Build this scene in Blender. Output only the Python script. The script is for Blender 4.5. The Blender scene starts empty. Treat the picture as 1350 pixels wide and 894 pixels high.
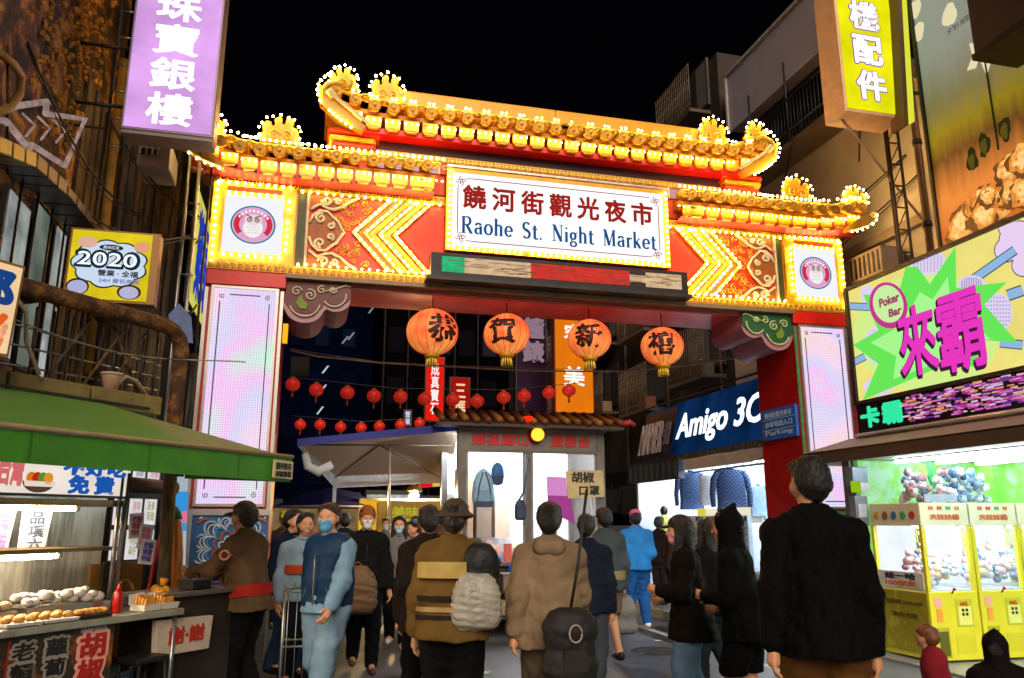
import bpy, math, random
import numpy as np
from mathutils import Vector, Matrix
random.seed(7)
SC = bpy.context.scene
COL = SC.collection
PI = math.pi
R = math.radians

# ------------------------------------------------------------------ camera
CAMZ = 1.55
PITCH = R(12.9)
YAW = R(14.3)
FPX = 1050.0
cam_d = bpy.data.cameras.new('camera')
cam = bpy.data.objects.new('camera', cam_d)
COL.objects.link(cam)
cam.location = (0, 0, CAMZ)
cam.rotation_euler = (R(90) + PITCH, 0, -YAW)
cam_d.sensor_width = 36
cam_d.lens = 28.0
cam_d.clip_end = 500
SC.camera = cam

# ------------------------------------------------------------------ world, fill sun added to lift the ambient light, exposure
w = bpy.data.worlds.new('World')
SC.world = w
w.use_nodes = True
bg = w.node_tree.nodes['Background']
bg.inputs[0].default_value = (0.25, 0.3, 0.5, 1)
bg.inputs[1].default_value = 0.002
sun_d = bpy.data.lights.new('fill_sun', 'SUN')
sun_d.energy = 3.3
sun_d.angle = R(40)
sun_d.color = (1.0, 0.84, 0.68)
sun = bpy.data.objects.new('fill_sun', sun_d)
COL.objects.link(sun)
sun.rotation_euler = (R(60), 0, R(-8))
SC.view_settings.view_transform = 'Standard'
SC.view_settings.look = 'None'
SC.view_settings.exposure = 0
SC.view_settings.gamma = 1
SC.view_settings.use_curve_mapping = False
SC.cycles.max_bounces = 6
SC.cycles.diffuse_bounces = 3
SC.cycles.glossy_bounces = 3
SC.cycles.transmission_bounces = 4
SC.cycles.transparent_max_bounces = 6
SC.cycles.sample_clamp_indirect = 4
SC.cycles.use_denoising = True

# ------------------------------------------------------------------ helpers: rays to planes of the street
# the street runs along +y, the market gate stands across it in the plane y = 10.1
def ray(px, py):
    r = px - 675; dy = 447 - py
    f = FPX * math.cos(PITCH) - dy * math.sin(PITCH)
    u = FPX * math.sin(PITCH) + dy * math.cos(PITCH)
    return Vector((r * math.cos(YAW) + f * math.sin(YAW), -r * math.sin(YAW) + f * math.cos(YAW), u))
EYE = Vector((0, 0, CAMZ))
SO = Vector((-0.86, 6.59, 0.0))                       # corner of the left food stall
SD = Vector((math.sin(R(38.1)), math.cos(R(38.1)), 0))  # direction of its front
SN = Vector((SD.y, -SD.x, 0))                          # out to the street
def on(pl, px, py):
    k, v = pl
    d = ray(px, py)
    if k == 'x': t = v / d.x
    elif k == 'y': t = v / d.y
    elif k == 'z': t = (v - CAMZ) / d.z
    else: t = (SO.dot(SN) + v) / d.dot(SN)
    return EYE + d * t
def pnormal(pl):
    return {'x': Vector((-1, 0, 0)), 'y': Vector((0, -1, 0)), 'z': Vector((0, 0, 1)), 's': SN.copy()}[pl[0]]
def SL(s, t, z): return SO + SD * s + SN * t + Vector((0, 0, z))

# ------------------------------------------------------------------ materials
def lin(c):
    if isinstance(c, str):
        c = tuple(int(c[i:i + 2], 16) / 255 for i in (0, 2, 4))
        return tuple(x / 12.92 if x < 0.04045 else ((x + 0.055) / 1.055) ** 2.4 for x in c)
    return c
_mc = {}
def M(col, rough=0.6, metal=0.0, var=0.25, scale=6.0, bump=0.12, spec=0.5):
    key = ('M', str(col), rough, metal, var, scale, bump, spec)
    if key in _mc: return _mc[key]
    c = lin(col)
    m = bpy.data.materials.new('paint'); m.use_nodes = True
    nt = m.node_tree; b = nt.nodes['Principled BSDF']
    b.inputs['Roughness'].default_value = rough
    b.inputs['Metallic'].default_value = metal
    b.inputs['Specular IOR Level'].default_value = spec
    b.inputs['Base Color'].default_value = (*c, 1)
    if var > 0:
        tc = nt.nodes.new('ShaderNodeTexCoord')
        n = nt.nodes.new('ShaderNodeTexNoise'); n.inputs['Scale'].default_value = scale
        n.inputs['Detail'].default_value = 7; n.inputs['Roughness'].default_value = 0.65
        nt.links.new(tc.outputs['Object'], n.inputs['Vector'])
        r = nt.nodes.new('ShaderNodeValToRGB')
        r.color_ramp.elements[0].position = 0.3; r.color_ramp.elements[1].position = 0.7
        r.color_ramp.elements[0].color = (*[x * (1 - var) for x in c], 1)
        r.color_ramp.elements[1].color = (*[min(1, x * (1 + var * 0.5)) for x in c], 1)
        nt.links.new(n.outputs['Fac'], r.inputs[0]); nt.links.new(r.outputs[0], b.inputs['Base Color'])
        if bump > 0:
            bp = nt.nodes.new('ShaderNodeBump'); bp.inputs['Strength'].default_value = bump
            bp.inputs['Distance'].default_value = 0.03
            nt.links.new(n.outputs['Fac'], bp.inputs['Height']); nt.links.new(bp.outputs[0], b.inputs['Normal'])
        mp = nt.nodes.new('ShaderNodeMapRange')
        mp.inputs['To Min'].default_value = max(0.03, rough - 0.12); mp.inputs['To Max'].default_value = min(1, rough + 0.15)
        nt.links.new(n.outputs['Fac'], mp.inputs[0]); nt.links.new(mp.outputs[0], b.inputs['Roughness'])
    _mc[key] = m
    return m
def E(col, s=1.0, var=0.0, scale=3.0, sample=True):
    key = ('E', str(col), s, var, scale, sample)
    if key in _mc: return _mc[key]
    c = lin(col)
    m = bpy.data.materials.new('lit'); m.use_nodes = True
    nt = m.node_tree; nt.nodes.remove(nt.nodes['Principled BSDF'])
    e = nt.nodes.new('ShaderNodeEmission'); out = nt.nodes['Material Output']
    e.inputs[0].default_value = (*c, 1); e.inputs[1].default_value = s
    if var > 0:
        tc = nt.nodes.new('ShaderNodeTexCoord'); n = nt.nodes.new('ShaderNodeTexNoise')
        n.inputs['Scale'].default_value = scale; n.inputs['Detail'].default_value = 4
        nt.links.new(tc.outputs['Object'], n.inputs['Vector'])
        mp = nt.nodes.new('ShaderNodeMapRange'); mp.inputs['From Min'].default_value = 0.3; mp.inputs['From Max'].default_value = 0.7
        mp.inputs['To Min'].default_value = s * (1 - var); mp.inputs['To Max'].default_value = s * (1 + var)
        nt.links.new(n.outputs['Fac'], mp.inputs[0]); nt.links.new(mp.outputs[0], e.inputs[1])
    nt.links.new(e.outputs[0], out.inputs[0])
    if not sample: m.cycles.emission_sampling = 'NONE'
    _mc[key] = m
    return m
def ES(col, s=1.0): return E(col, s, sample=False)
def glass(col=(0.9, 0.95, 1), rough=0.02, alpha=0.05):
    m = bpy.data.materials.new('glass'); m.use_nodes = True
    nt = m.node_tree; b = nt.nodes['Principled BSDF']
    b.inputs['Base Color'].default_value = (*col, 1); b.inputs['Roughness'].default_value = rough
    b.inputs['Alpha'].default_value = alpha
    return m
def ramp_mat(stops, coord='Object', kind='noise', scale=5, rough=0.7, detail=8, stretch=(1, 1, 1), bump=0.3, emit=0.0, metal=0.0, dist=0.0):
    m = bpy.data.materials.new('textured'); m.use_nodes = True
    nt = m.node_tree; b = nt.nodes['Principled BSDF']
    tc = nt.nodes.new('ShaderNodeTexCoord'); mp = nt.nodes.new('ShaderNodeMapping')
    mp.inputs['Scale'].default_value = stretch
    nt.links.new(tc.outputs[coord], mp.inputs[0])
    if kind == 'noise':
        n = nt.nodes.new('ShaderNodeTexNoise'); n.inputs['Detail'].default_value = detail
        n.inputs['Roughness'].default_value = 0.7; n.inputs['Distortion'].default_value = dist; fo = 'Fac'
    elif kind == 'wave':
        n = nt.nodes.new('ShaderNodeTexWave'); n.inputs['Distortion'].default_value = 3; fo = 'Fac'
    elif kind == 'checker':
        n = nt.nodes.new('ShaderNodeTexChecker'); fo = 'Fac'
    else:
        n = nt.nodes.new('ShaderNodeTexVoronoi'); fo = 'Distance'
    n.inputs['Scale'].default_value = scale
    nt.links.new(mp.outputs[0], n.inputs['Vector'])
    r = nt.nodes.new('ShaderNodeValToRGB')
    els = r.color_ramp.elements
    while len(els) < len(stops): els.new(0.5)
    for e_, (p, c) in zip(els, stops): e_.position = p; e_.color = (*lin(c), 1)
    nt.links.new(n.outputs[fo], r.inputs[0]); nt.links.new(r.outputs[0], b.inputs['Base Color'])
    b.inputs['Roughness'].default_value = rough; b.inputs['Metallic'].default_value = metal
    if bump:
        bp = nt.nodes.new('ShaderNodeBump'); bp.inputs['Strength'].default_value = bump; bp.inputs['Distance'].default_value = 0.03
        nt.links.new(n.outputs[fo], bp.inputs['Height']); nt.links.new(bp.outputs[0], b.inputs['Normal'])
    if emit:
        nt.links.new(r.outputs[0], b.inputs['Emission Color']); b.inputs['Emission Strength'].default_value = emit
    return m

# ------------------------------------------------------------------ mesh builder
class MB:
    def __init__(s): s.v = []; s.f = []; s.sm = []
    def add(s, vs, fs, smooth=False):
        o = len(s.v); s.v += [tuple(v) for v in vs]; s.f += [tuple(i + o for i in f) for f in fs]; s.sm += [smooth] * len(fs)
        return s
    def box(s, a, b, mat4=None):
        x0, y0, z0 = a; x1, y1, z1 = b
        if x0 > x1: x0, x1 = x1, x0
        if y0 > y1: y0, y1 = y1, y0
        if z0 > z1: z0, z1 = z1, z0
        vs = [(x0, y0, z0), (x1, y0, z0), (x1, y1, z0), (x0, y1, z0), (x0, y0, z1), (x1, y0, z1), (x1, y1, z1), (x0, y1, z1)]
        if mat4: vs = [mat4 @ Vector(v) for v in vs]
        return s.add(vs, [(0, 3, 2, 1), (4, 5, 6, 7), (0, 1, 5, 4), (1, 2, 6, 5), (2, 3, 7, 6), (3, 0, 4, 7)])
    def prism(s, pts, off):
        # pts: loop of 3D points; off: extrusion vector
        n = len(pts); a = [Vector(p) for p in pts]; b = [p + Vector(off) for p in a]
        return s.add(a + b, [tuple(range(n)), tuple(range(2 * n - 1, n - 1, -1))] + [(i, i + n, (i + 1) % n + n, (i + 1) % n) for i in range(n)])
    def tube(s, pts, r, n=8, cap=True):
        pts = [Vector(p) for p in pts]; m = len(pts)
        rs = r if isinstance(r, (list, tuple)) else [r] * m
        vs = []; up = None
        for i, p in enumerate(pts):
            d = (pts[min(i + 1, m - 1)] - pts[max(i - 1, 0)])
            if d.length < 1e-9: d = Vector((0, 0, 1))
            d.normalize()
            if up is None:
                up = Vector((0, 0, 1)) if abs(d.z) < 0.9 else Vector((1, 0, 0))
            a = d.cross(up)
            if a.length < 1e-4: a = d.orthogonal()
            a.normalize(); b = a.cross(d); up = b
            for k in range(n):
                t = 2 * PI * k / n
                vs.append(p + a * (rs[i] * math.cos(t)) + b * (rs[i] * math.sin(t)))
        fs = [(i * n + k, i * n + (k + 1) % n, (i + 1) * n + (k + 1) % n, (i + 1) * n + k) for i in range(m - 1) for k in range(n)]
        if cap: fs += [tuple(range(n - 1, -1, -1)), tuple((m - 1) * n + k for k in range(n))]
        return s.add(vs, fs, True)
    def lathe(s, prof, c=(0, 0, 0), n=20, mat4=None):
        # prof: (r, z) from bottom to top
        vs = []; c = Vector(c)
        for r_, z_ in prof:
            for k in range(n):
                t = 2 * PI * k / n
                v = Vector((r_ * math.cos(t), r_ * math.sin(t), z_))
                vs.append((mat4 @ v if mat4 else v) + c)
        m = len(prof)
        fs = [(i * n + k, i * n + (k + 1) % n, (i + 1) * n + (k + 1) % n, (i + 1) * n + k) for i in range(m - 1) for k in range(n)]
        fs += [tuple(range(n - 1, -1, -1)), tuple((m - 1) * n + k for k in range(n))]
        return s.add(vs, fs, True)
    def ball(s, c, r, n=8, m=6, sc=(1, 1, 1)):
        return s.lathe([(max(1e-4, r * math.sin(PI * i / m)), -r * math.cos(PI * i / m)) for i in range(m + 1)], c, n, Matrix.Diagonal((*sc, 1)))
    def build(s, name, mat, parent=None, bevel=0.0):
        me = bpy.data.meshes.new(name)
        vs = s.v
        if parent is not None:
            inv = WM(parent).inverted(); vs = [inv @ Vector(v) for v in vs]
        me.from_pydata([tuple(v) for v in vs], [], s.f)
        me.polygons.foreach_set('use_smooth', s.sm)
        me.materials.append(mat); me.update()
        o = bpy.data.objects.new(name, me); COL.objects.link(o); o.parent = parent
        if bevel:
            b = o.modifiers.new('edge', 'BEVEL'); b.width = bevel; b.segments = 2; b.limit_method = 'ANGLE'
        return o
def WM(o):
    m = Matrix.Translation(o.location) @ o.rotation_euler.to_matrix().to_4x4()
    return (WM(o.parent) @ m) if o.parent else m
def thing(name, label, cat, loc=(0, 0, 0), rotz=0.0, group=None):
    o = bpy.data.objects.new(name, None); COL.objects.link(o)
    o.empty_display_size = 0.1
    o.location = loc; o.rotation_euler = (0, 0, rotz); o['label'] = label; o['category'] = cat
    if group: o['group'] = group
    return o
def tag(o, label, cat, group=None):
    o['label'] = label; o['category'] = cat
    if group: o['group'] = group
    return o
def struct(o): o['kind'] = 'structure'; return o
def stuff(o): o['kind'] = 'stuff'; return o
def copy_thing(o, loc, label=None, rotz=None, parent=None):
    c = o.copy(); COL.objects.link(c); c.parent = parent
    if loc is not None: c.location = loc
    if rotz is not None: c.rotation_euler = (0, 0, rotz)
    if label: c['label'] = label
    for ch in list(o.children): copy_thing(ch, None, None, None, c)
    return c
def frame_m(o, u, v):
    u = Vector(u).normalized(); v = Vector(v); n = u.cross(v).normalized(); v = n.cross(u)
    m = Matrix(((u.x, v.x, n.x), (u.y, v.y, n.y), (u.z, v.z, n.z))).to_4x4()
    return Matrix.Translation(Vector(o)) @ m
_tc = {}
def text_mesh(body, extrude, bold, spacing, lsp):
    key = (body, extrude, bold, spacing, lsp)
    if key in _tc: return _tc[key]
    c = bpy.data.curves.new('lettering', 'FONT'); c.body = body; c.extrude = extrude; c.offset = bold
    c.space_character = spacing; c.space_line = lsp; c.align_x = 'CENTER'; c.resolution_u = 3
    o = bpy.data.objects.new('lettering', c); COL.objects.link(o)
    bpy.context.view_layer.update()
    me = bpy.data.meshes.new_from_object(o.evaluated_get(bpy.context.evaluated_depsgraph_get()))
    bpy.data.objects.remove(o); bpy.data.curves.remove(c)
    n = len(me.vertices); co = np.empty(n * 3); me.vertices.foreach_get('co', co); co = co.reshape(-1, 3)
    fs = [tuple(p.vertices) for p in me.polygons]
    bpy.data.meshes.remove(me)
    _tc[key] = (co, fs); return _tc[key]
def text(body, m4, w_, h_, mat, parent, depth=0.006, bold=0.0, name='lettering', spacing=1.0, lsp=1.0, shear=0.0):
    """lettering fitted to a w_ x h_ box centred on m4's origin, in m4's XY plane"""
    co, fs = text_mesh(body, 0.5, min(bold, 0.008), spacing, lsp)
    mn = co.min(0); mx = co.max(0); c = (mn + mx) / 2; e = np.maximum(mx - mn, 1e-6)
    q = (co - c) / e * np.array([w_, h_, depth]); q[:, 2] += depth / 2
    q[:, 0] += shear * q[:, 1]
    mb = MB(); mb.add([m4 @ Vector(v) for v in q], fs)
    if bold > 0.012:
        k = 6 if bold < .05 else 10
        rx, ry = bold * w_ / e[0], bold * h_ / e[1]
        for i in range(k):
            a = 2 * PI * i / k; d = np.array([rx * math.cos(a), ry * math.sin(a), -.00012 * (i + 1)])
            mb.add([m4 @ Vector(v) for v in q + d], fs)
    return mb.build(name, mat, parent)
def slab(name, px, pl, thick, mat, parent=None, out=0.0, bevel=0.0):
    """a flat piece whose corners lie on plane pl, thick metres deep behind it"""
    n = pnormal(pl); pts = [on(pl, *p) + n * out for p in px]
    return MB().prism(pts, -n * thick).build(name, mat, parent, bevel)

GOLD = M('ffb41c', 0.38, 0.15, 0.3, 9, 0.15)
GOLD2 = M('f0a018', 0.4, 0.15, 0.4, 12, 0.2)
GOLDP = M('ffd050', 0.35, 0.2, 0.2, 12, 0.15)
RED = M('c01410', 0.42, 0, 0.25, 4, 0.08)
REDO = M('f03c08', 0.45, 0, 0.15, 4, 0.05)
DKRED = M('6a0c0a', 0.45, 0, 0.35, 5, 0.1)
CREAM = M('e8d4a0', 0.5, 0, 0.15, 8, 0.1)
STEEL = M('9a9a98', 0.3, 0.85, 0.25, 5, 0.05)
DSTEEL = M('3a3838', 0.45, 0.6, 0.4, 6, 0.1)
BLACK = M('0c0c0e', 0.5, 0, 0.3, 5, 0.08)
WHITEP = M('d8d8d4', 0.5, 0, 0.1, 5, 0.05)
RUST = ramp_mat([(0.3, '1a0e06'), (0.48, '4a2a10'), (0.62, '8a5a20'), (0.8, '2e1c0e')], scale=9, rough=0.75, bump=0.5)
WOOD = ramp_mat([(0.25, '14100c'), (0.45, '3a2c20'), (0.6, '6e5638'), (0.75, '2c221a')], scale=5, stretch=(6, 6, 0.5), rough=0.7, bump=0.5)
GLASS = glass()
BULB = E('ffd27c', 75.0)
BULBS = {}
def bulbs_at(parent, pts, r=0.021):
    r = r * 0.78
    BULBS.setdefault(parent.name, [parent, []])[1].extend([(Vector(p), r) for p in pts])
def bulb_line(parent, a, b, step=0.085, r=0.021):
    a = Vector(a); b = Vector(b); n = max(1, round((b - a).length / step))
    bulbs_at(parent, [a.lerp(b, (i + 0.5) / n) for i in range(n)], r)
def bulb_path(parent, pts, step=0.085, r=0.021):
    for a, b in zip(pts, pts[1:]): bulb_line(parent, a, b, step, r)
def flush_bulbs():
    for nm, (par, lst) in BULBS.items():
        mb = MB()
        for i, (p, r) in enumerate(lst):
            if i % 53 != 17: mb.ball(p + Vector((random.uniform(-.005, .005), 0, random.uniform(-.005, .005))), r * random.uniform(.82, 1.1), 6, 4)
        stuff(mb.build('light_bulbs', BULB, par))
# ================================================================== ground
gm = bpy.data.materials.new('wet_asphalt'); gm.use_nodes = True
nt = gm.node_tree; b = nt.nodes['Principled BSDF']
tc = nt.nodes.new('ShaderNodeTexCoord')
n1 = nt.nodes.new('ShaderNodeTexNoise'); n1.inputs['Scale'].default_value = 0.9; n1.inputs['Detail'].default_value = 6
n2 = nt.nodes.new('ShaderNodeTexNoise'); n2.inputs['Scale'].default_value = 60; n2.inputs['Detail'].default_value = 3
for n in (n1, n2): nt.links.new(tc.outputs['Object'], n.inputs['Vector'])
r = nt.nodes.new('ShaderNodeValToRGB'); r.color_ramp.elements[0].color = (0.045, 0.047, 0.052, 1); r.color_ramp.elements[1].color = (0.15, 0.155, 0.17, 1)
r.color_ramp.elements[0].position = 0.3; r.color_ramp.elements[1].position = 0.7
nt.links.new(n1.outputs['Fac'], r.inputs[0]); nt.links.new(r.outputs[0], b.inputs['Base Color'])
mr = nt.nodes.new('ShaderNodeMapRange'); mr.inputs['To Min'].default_value = 0.16; mr.inputs['To Max'].default_value = 0.6
nt.links.new(n1.outputs['Fac'], mr.inputs[0]); nt.links.new(mr.outputs[0], b.inputs['Roughness'])
bp = nt.nodes.new('ShaderNodeBump'); bp.inputs['Strength'].default_value = 0.35; bp.inputs['Distance'].default_value = 0.01
nt.links.new(n2.outputs['Fac'], bp.inputs['Height']); nt.links.new(bp.outputs[0], b.inputs['Normal'])
g = MB(); S = 300
g.add([(-S, -S, 0), (S, -S, 0), (S, S, 0), (-S, S, 0)], [(0, 1, 2, 3)])
struct(g.build('ground', gm))
struct(MB().box((5.9, 10.9, 0), (9, 60, 0.12)).build('right_pavement', M('6c6a68', 0.55, 0, 0.35, 3, 0.15)))
struct(MB().box((5.75, 10.9, 0), (5.897, 60, 0.125)).build('kerb', M('8a8880', 0.6, 0, 0.3, 5, 0.15)))
# old asphalt patches, each a thin sheet
rn0 = random.Random(77)
for q, (cx_, cy_, wx, wy) in enumerate(((1.2, 8.2, .9, .6), (3.9, 8.4, .7, 1.1), (5.2, 10.6, .5, 1.4), (0.6, 11.2, 1.0, .7), (3.4, 6.6, .8, .5), (4.6, 12.8, .45, .9))):
    pts_ = [(cx_ + wx * rn0.uniform(.85, 1.1) * math.cos(a), cy_ + wy * rn0.uniform(.85, 1.1) * math.sin(a), .0) for a in [2 * PI * k / 10 for k in range(10)]]
    struct(MB().prism(pts_, (0, 0, .003 + .0002 * q)).build('road_patch', M(('2c2c30', '4a4a4c')[q % 2], .35, 0, .5, 7, .25)))
# paint line on the road
struct(MB().box((4.95, 3, 0.0), (5.07, 30, 0.004)).build('road_line', M('b8b8b0', 0.6, 0, 0.5, 12, 0.1)))

# ================================================================== the market gate
G = 10.1
gate = thing('market_gate', 'ornate golden night market gate outlined in warm bulbs across the street', 'gate', (3.24, 10.6, 0))
MIR = [False]
CX = 3.24
def mxp(p):
    p = Vector(p)
    return Vector((2 * CX - p.x, p.y, p.z)) if MIR[0] else p
def gp(px, py, y=G): return mxp(on(('y', y), px, py))
def pbox(a, b):
    if MIR[0]: return (2 * CX - b[0], a[1], a[2]), (2 * CX - a[0], b[1], b[2])
    return a, b
def gbox(name, a, b, mat, bevel=0.0, par=None):
    return MB().box(*pbox(a, b)).build(name, mat, par or gate, bevel)
def pts_x(lst): return [mxp(p) for p in lst]
def bl(a, b, step=0.085, r=0.021): bulb_line(gate, mxp(a), mxp(b), step, r)

# lattice-lit pillar panels: pale pink light with a fine diagonal mesh
def lattice_panel_mat():
    m = bpy.data.materials.new('lit_lattice'); m.use_nodes = True
    nt = m.node_tree; nt.nodes.remove(nt.nodes['Principled BSDF']); out = nt.nodes['Material Output']
    e = nt.nodes.new('ShaderNodeEmission'); tc = nt.nodes.new('ShaderNodeTexCoord')
    mp = nt.nodes.new('ShaderNodeMapping'); mp.inputs['Rotation'].default_value = (0, R(45), 0)
    nt.links.new(tc.outputs['Object'], mp.inputs[0])
    ch = nt.nodes.new('ShaderNodeTexChecker'); ch.inputs['Scale'].default_value = 52
    mp2 = nt.nodes.new('ShaderNodeMapping'); mp2.inputs['Scale'].default_value = (1, 0, 1)
    nt.links.new(mp.outputs[0], mp2.inputs[0]); mp2.inputs['Location'].default_value = (0, 0.01, 0)
    nt.links.new(mp2.outputs[0], ch.inputs['Vector'])
    n = nt.nodes.new('ShaderNodeTexNoise'); n.inputs['Scale'].default_value = 1.1; n.inputs['Detail'].default_value = 1
    nt.links.new(tc.outputs['Object'], n.inputs['Vector'])
    rp = nt.nodes.new('ShaderNodeValToRGB'); el = rp.color_ramp.elements
    for _ in range(3): el.new(0.5)
    for e_, (p, c) in zip(el, [(0.3, 'f8e0d0'), (0.42, 'f8dcf0'), (0.52, 'dcdcf8'), (0.62, 'f8ccf4'), (0.75, 'ccf8dc')]):
        e_.position = p; e_.color = (*lin(c), 1)
    nt.links.new(n.outputs['Fac'], rp.inputs[0])
    mix = nt.nodes.new('ShaderNodeMix'); mix.data_type = 'RGBA'; mix.blend_type = 'MULTIPLY'; mix.inputs[0].default_value = 1
    ch.inputs[1].default_value = (1, 1, 1, 1); ch.inputs[2].default_value = (0.74, 0.68, 0.77, 1)
    nt.links.new(rp.outputs[0], mix.inputs[6]); nt.links.new(ch.outputs[0], mix.inputs[7])
    nt.links.new(mix.outputs[2], e.inputs[0]); e.inputs[1].default_value = 1.15
    nt.links.new(e.outputs[0], out.inputs[0])
    return m
LATT = lattice_panel_mat()
def spiral(c, r0, turns, dirn=1, a0=0.0, n=22, y=G - 0.03):
    out = []
    for i in range(n + 1):
        t = i / n; a = a0 + dirn * turns * 2 * PI * t; rr = r0 * (1 - 0.85 * t)
        out.append(Vector((c[0] + rr * math.cos(a), y, c[1] + rr * math.sin(a))))
    return out
def scrolls(name, items, mat, rad=0.013, y=G - 0.03, par=None):
    mb = MB()
    for it in items: mb.tube(pts_x(it), rad, 5)
    return mb.build(name, mat, par or gate)
def mandala(cx, cz, y, name_par):
    WHT = M('dfe6ea', 0.5, 0, 0.05); BL = M('5c98d8', 0.5, 0, 0.2); BR = M('c86c38', 0.5, 0, 0.2)
    for k, (rr, npet, d, mt, th) in enumerate([(0.10, 8, 0.05, WHT, 0.009), (0.20, 10, 0.08, BL, 0.012), (0.22, 10, 0.10, WHT, 0.009), (0.31, 12, 0.10, WHT, 0.009), (0.34, 12, 0.08, BL, 0.012), (0.43, 14, 0.05, BR, 0.016), (0.46, 14, 0.05, WHT, 0.011), (0.52, 16, 0.07, WHT, 0.010), (0.62, 18, 0.06, BL, 0.012), (0.66, 18, .06, WHT, .010), (0.05, 6, .04, WHT, .01), (0.15, 8, .06, BR, .010), (.27, 12, .09, WHT, .008)]):
        pts = []
        N_ = npet * 10
        for i in range(N_ + 1):
            a = 2 * PI * i / N_; f = abs(math.sin(npet * a / 2)) ** 0.7
            x_ = cx + (rr + d * f) * math.cos(a) ; z_ = cz + (rr + d * f) * math.sin(a)
            pts.append((x_, y - 0.012, z_))
        # clip to panel
        mb = MB(); seg = []
        for p in pts:
            if -1.19 < p[0] < -0.42 and 0.88 < p[2] < 1.60: seg.append(p)
            else:
                if len(seg) > 1: mb.tube(pts_x(seg), th, 5)
                seg = []
        if len(seg) > 1: mb.tube(pts_x(seg), th, 5)
        if mb.v: mb.build('mandala_ring', mt, name_par)
SILV = M('b8b4ac', 0.35, 0.6, 0.2, 8, 0.05)
for side in (False, True):
    MIR[0] = side
    x0, x1 = -1.34, -0.40
    yb = 11.15
    gbox('plinth', (x0 - 0.04, 10.02, 0), (x1 + 0.04, yb + 0.05, 0.84), M('55504c', 0.6, 0, 0.4, 4, 0.2), 0.01)
    pil = gbox('pillar', (x0, G, 0.84), (x1, yb, 4.59), RED)
    # silver edging on the corners
    for xx in (x0 + 0.02, x1 - 0.02):
        gbox('corner_trim', (xx - 0.02, G - 0.012, 0.86), (xx + 0.02, G - 0.001, 4.38), SILV if not side or xx < -1 else M('48a060', 0.4, 0.3, 0.4, 20, 0.3))
    # lattice panel with frame
    px0, px1, pz0, pz1 = -1.26, -0.46, 1.72, 4.40
    lp = gbox('lattice_panel', (px0 + 0.03, G - 0.03, pz0 + 0.03), (px1 - 0.03, G - 0.004, pz1 - 0.03), LATT)
    fr = MB()
    for a, b_ in (((px0, G - 0.05, pz0), (px0 + 0.03, G, pz1)), ((px1 - 0.03, G - 0.05, pz0), (px1, G, pz1)),
                  ((px0 + 0.03, G - 0.05, pz0), (px1 - 0.03, G, pz0 + 0.03)), ((px0 + 0.03, G - 0.05, pz1 - 0.03), (px1 - 0.03, G, pz1))):
        fr.box(*pbox(a, b_))
    fr.build('panel_frame', SILV, gate)
    bd = MB(); L = 0.10
    for a, b_ in (((px0 + L, 0, pz0 + L + .1), (px0 + L + .014, 0, pz1 - L - .1)), ((px1 - L - .014, 0, pz0 + L + .1), (px1 - L, 0, pz1 - L - .1)),
                  ((px0 + L + .12, 0, pz0 + L), (px1 - L - .12, 0, pz0 + L + .014)), ((px0 + L + .12, 0, pz1 - L - .014), (px1 - L - .12, 0, pz1 - L))):
        bd.box(*pbox((a[0], G - 0.036, a[2]), (b_[0], G - 0.031, b_[2])))
    bd.build('inner_border', M('28506a', 0.5, 0, 0.1), gate)
    cr = []
    for cx_, cz_ in ((px0 + L + .03, pz0 + L + .03), (px1 - L - .03, pz0 + L + .03), (px0 + L + .03, pz1 - L - .03), (px1 - L - .03, pz1 - L - .03)):
        cr.append(spiral((cx_, cz_), 0.035, 1.5, 1, cx_ * 9, 14, G - 0.035))
    scrolls('corner_scroll', cr, M('7a4a58', 0.5, 0, 0.1), 0.005)
    # mural
    mur = gbox('mural_board', (-1.25, G - 0.02, 0.86), (-0.40, G - 0.002, 1.62), M('3468a0', 0.5, 0, 0.5, 7, 0.05))
    mandala(-0.80 if not side else -0.62, 1.24, G - 0.02, gate)
    gbox('mural_frame', (-1.30, G - 0.05, 1.62), (-0.38, G, 1.69), SILV)
    gbox('mural_frame', (-1.31, G - 0.05, 0.86), (-1.25, G, 1.62), SILV)
    sc = []
    for q in range(9):
        sc.append(spiral((random.uniform(-1.2, -0.45), random.choice((0.94, 1.54)) + random.uniform(-.02, .02)), 0.05, 1.2, random.choice((-1, 1)), random.random() * 6, 12, G - 0.03))
    scrolls('mural_scroll', sc, M('cfd8dc', 0.5, 0, 0.1), 0.006)
    # red cap over the panel
    gbox('red_cap', (x0 + 0.01, G - 0.06, 4.41), (x1 + 0.02, G, 4.60), M('e81808', 0.4, 0, 0.1, 3, 0.04), 0.008)
    # ---- head block above the pillar
    blk = gbox('head_block', (-1.34, G + 0.002, 4.60), (-0.28, yb, 5.80), GOLD2)
    lg = gbox('logo_panel', (-1.19, G - 0.05, 4.84), (-0.47, G, 5.60), E('f4f6fa', 1.0))
    # golden frame round the logo panel
    fr = MB()
    for a, b_ in (((-1.34, G - .05, 4.62), (-1.19, G, 5.80)), ((-0.47, G - .05, 4.62), (-0.32, G, 5.80)), ((-1.19, G - .05, 4.62), (-0.47, G, 4.84)), ((-1.19, G - .05, 5.60), (-0.47, G, 5.80))):
        fr.box(*pbox(a, b_))
    fr.build('gold_frame', GOLD, gate)
    gbox('orange_strip', (-1.17, G - .06, 5.655), (-0.5, G - .052, 5.715), REDO)
    yy = G - 0.075
    bl((-1.29, yy, 4.66), (-1.29, yy, 5.78), 0.09); bl((-0.41, yy, 4.86), (-0.41, yy, 5.62), 0.09)
    bl((-1.2, yy, 4.80), (-0.45, yy, 4.80), 0.09); bl((-1.3, yy, 5.76), (-0.36, yy, 5.76), 0.09); bl((-1.2, yy, 5.625), (-0.45, yy, 5.625), .1)
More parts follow.
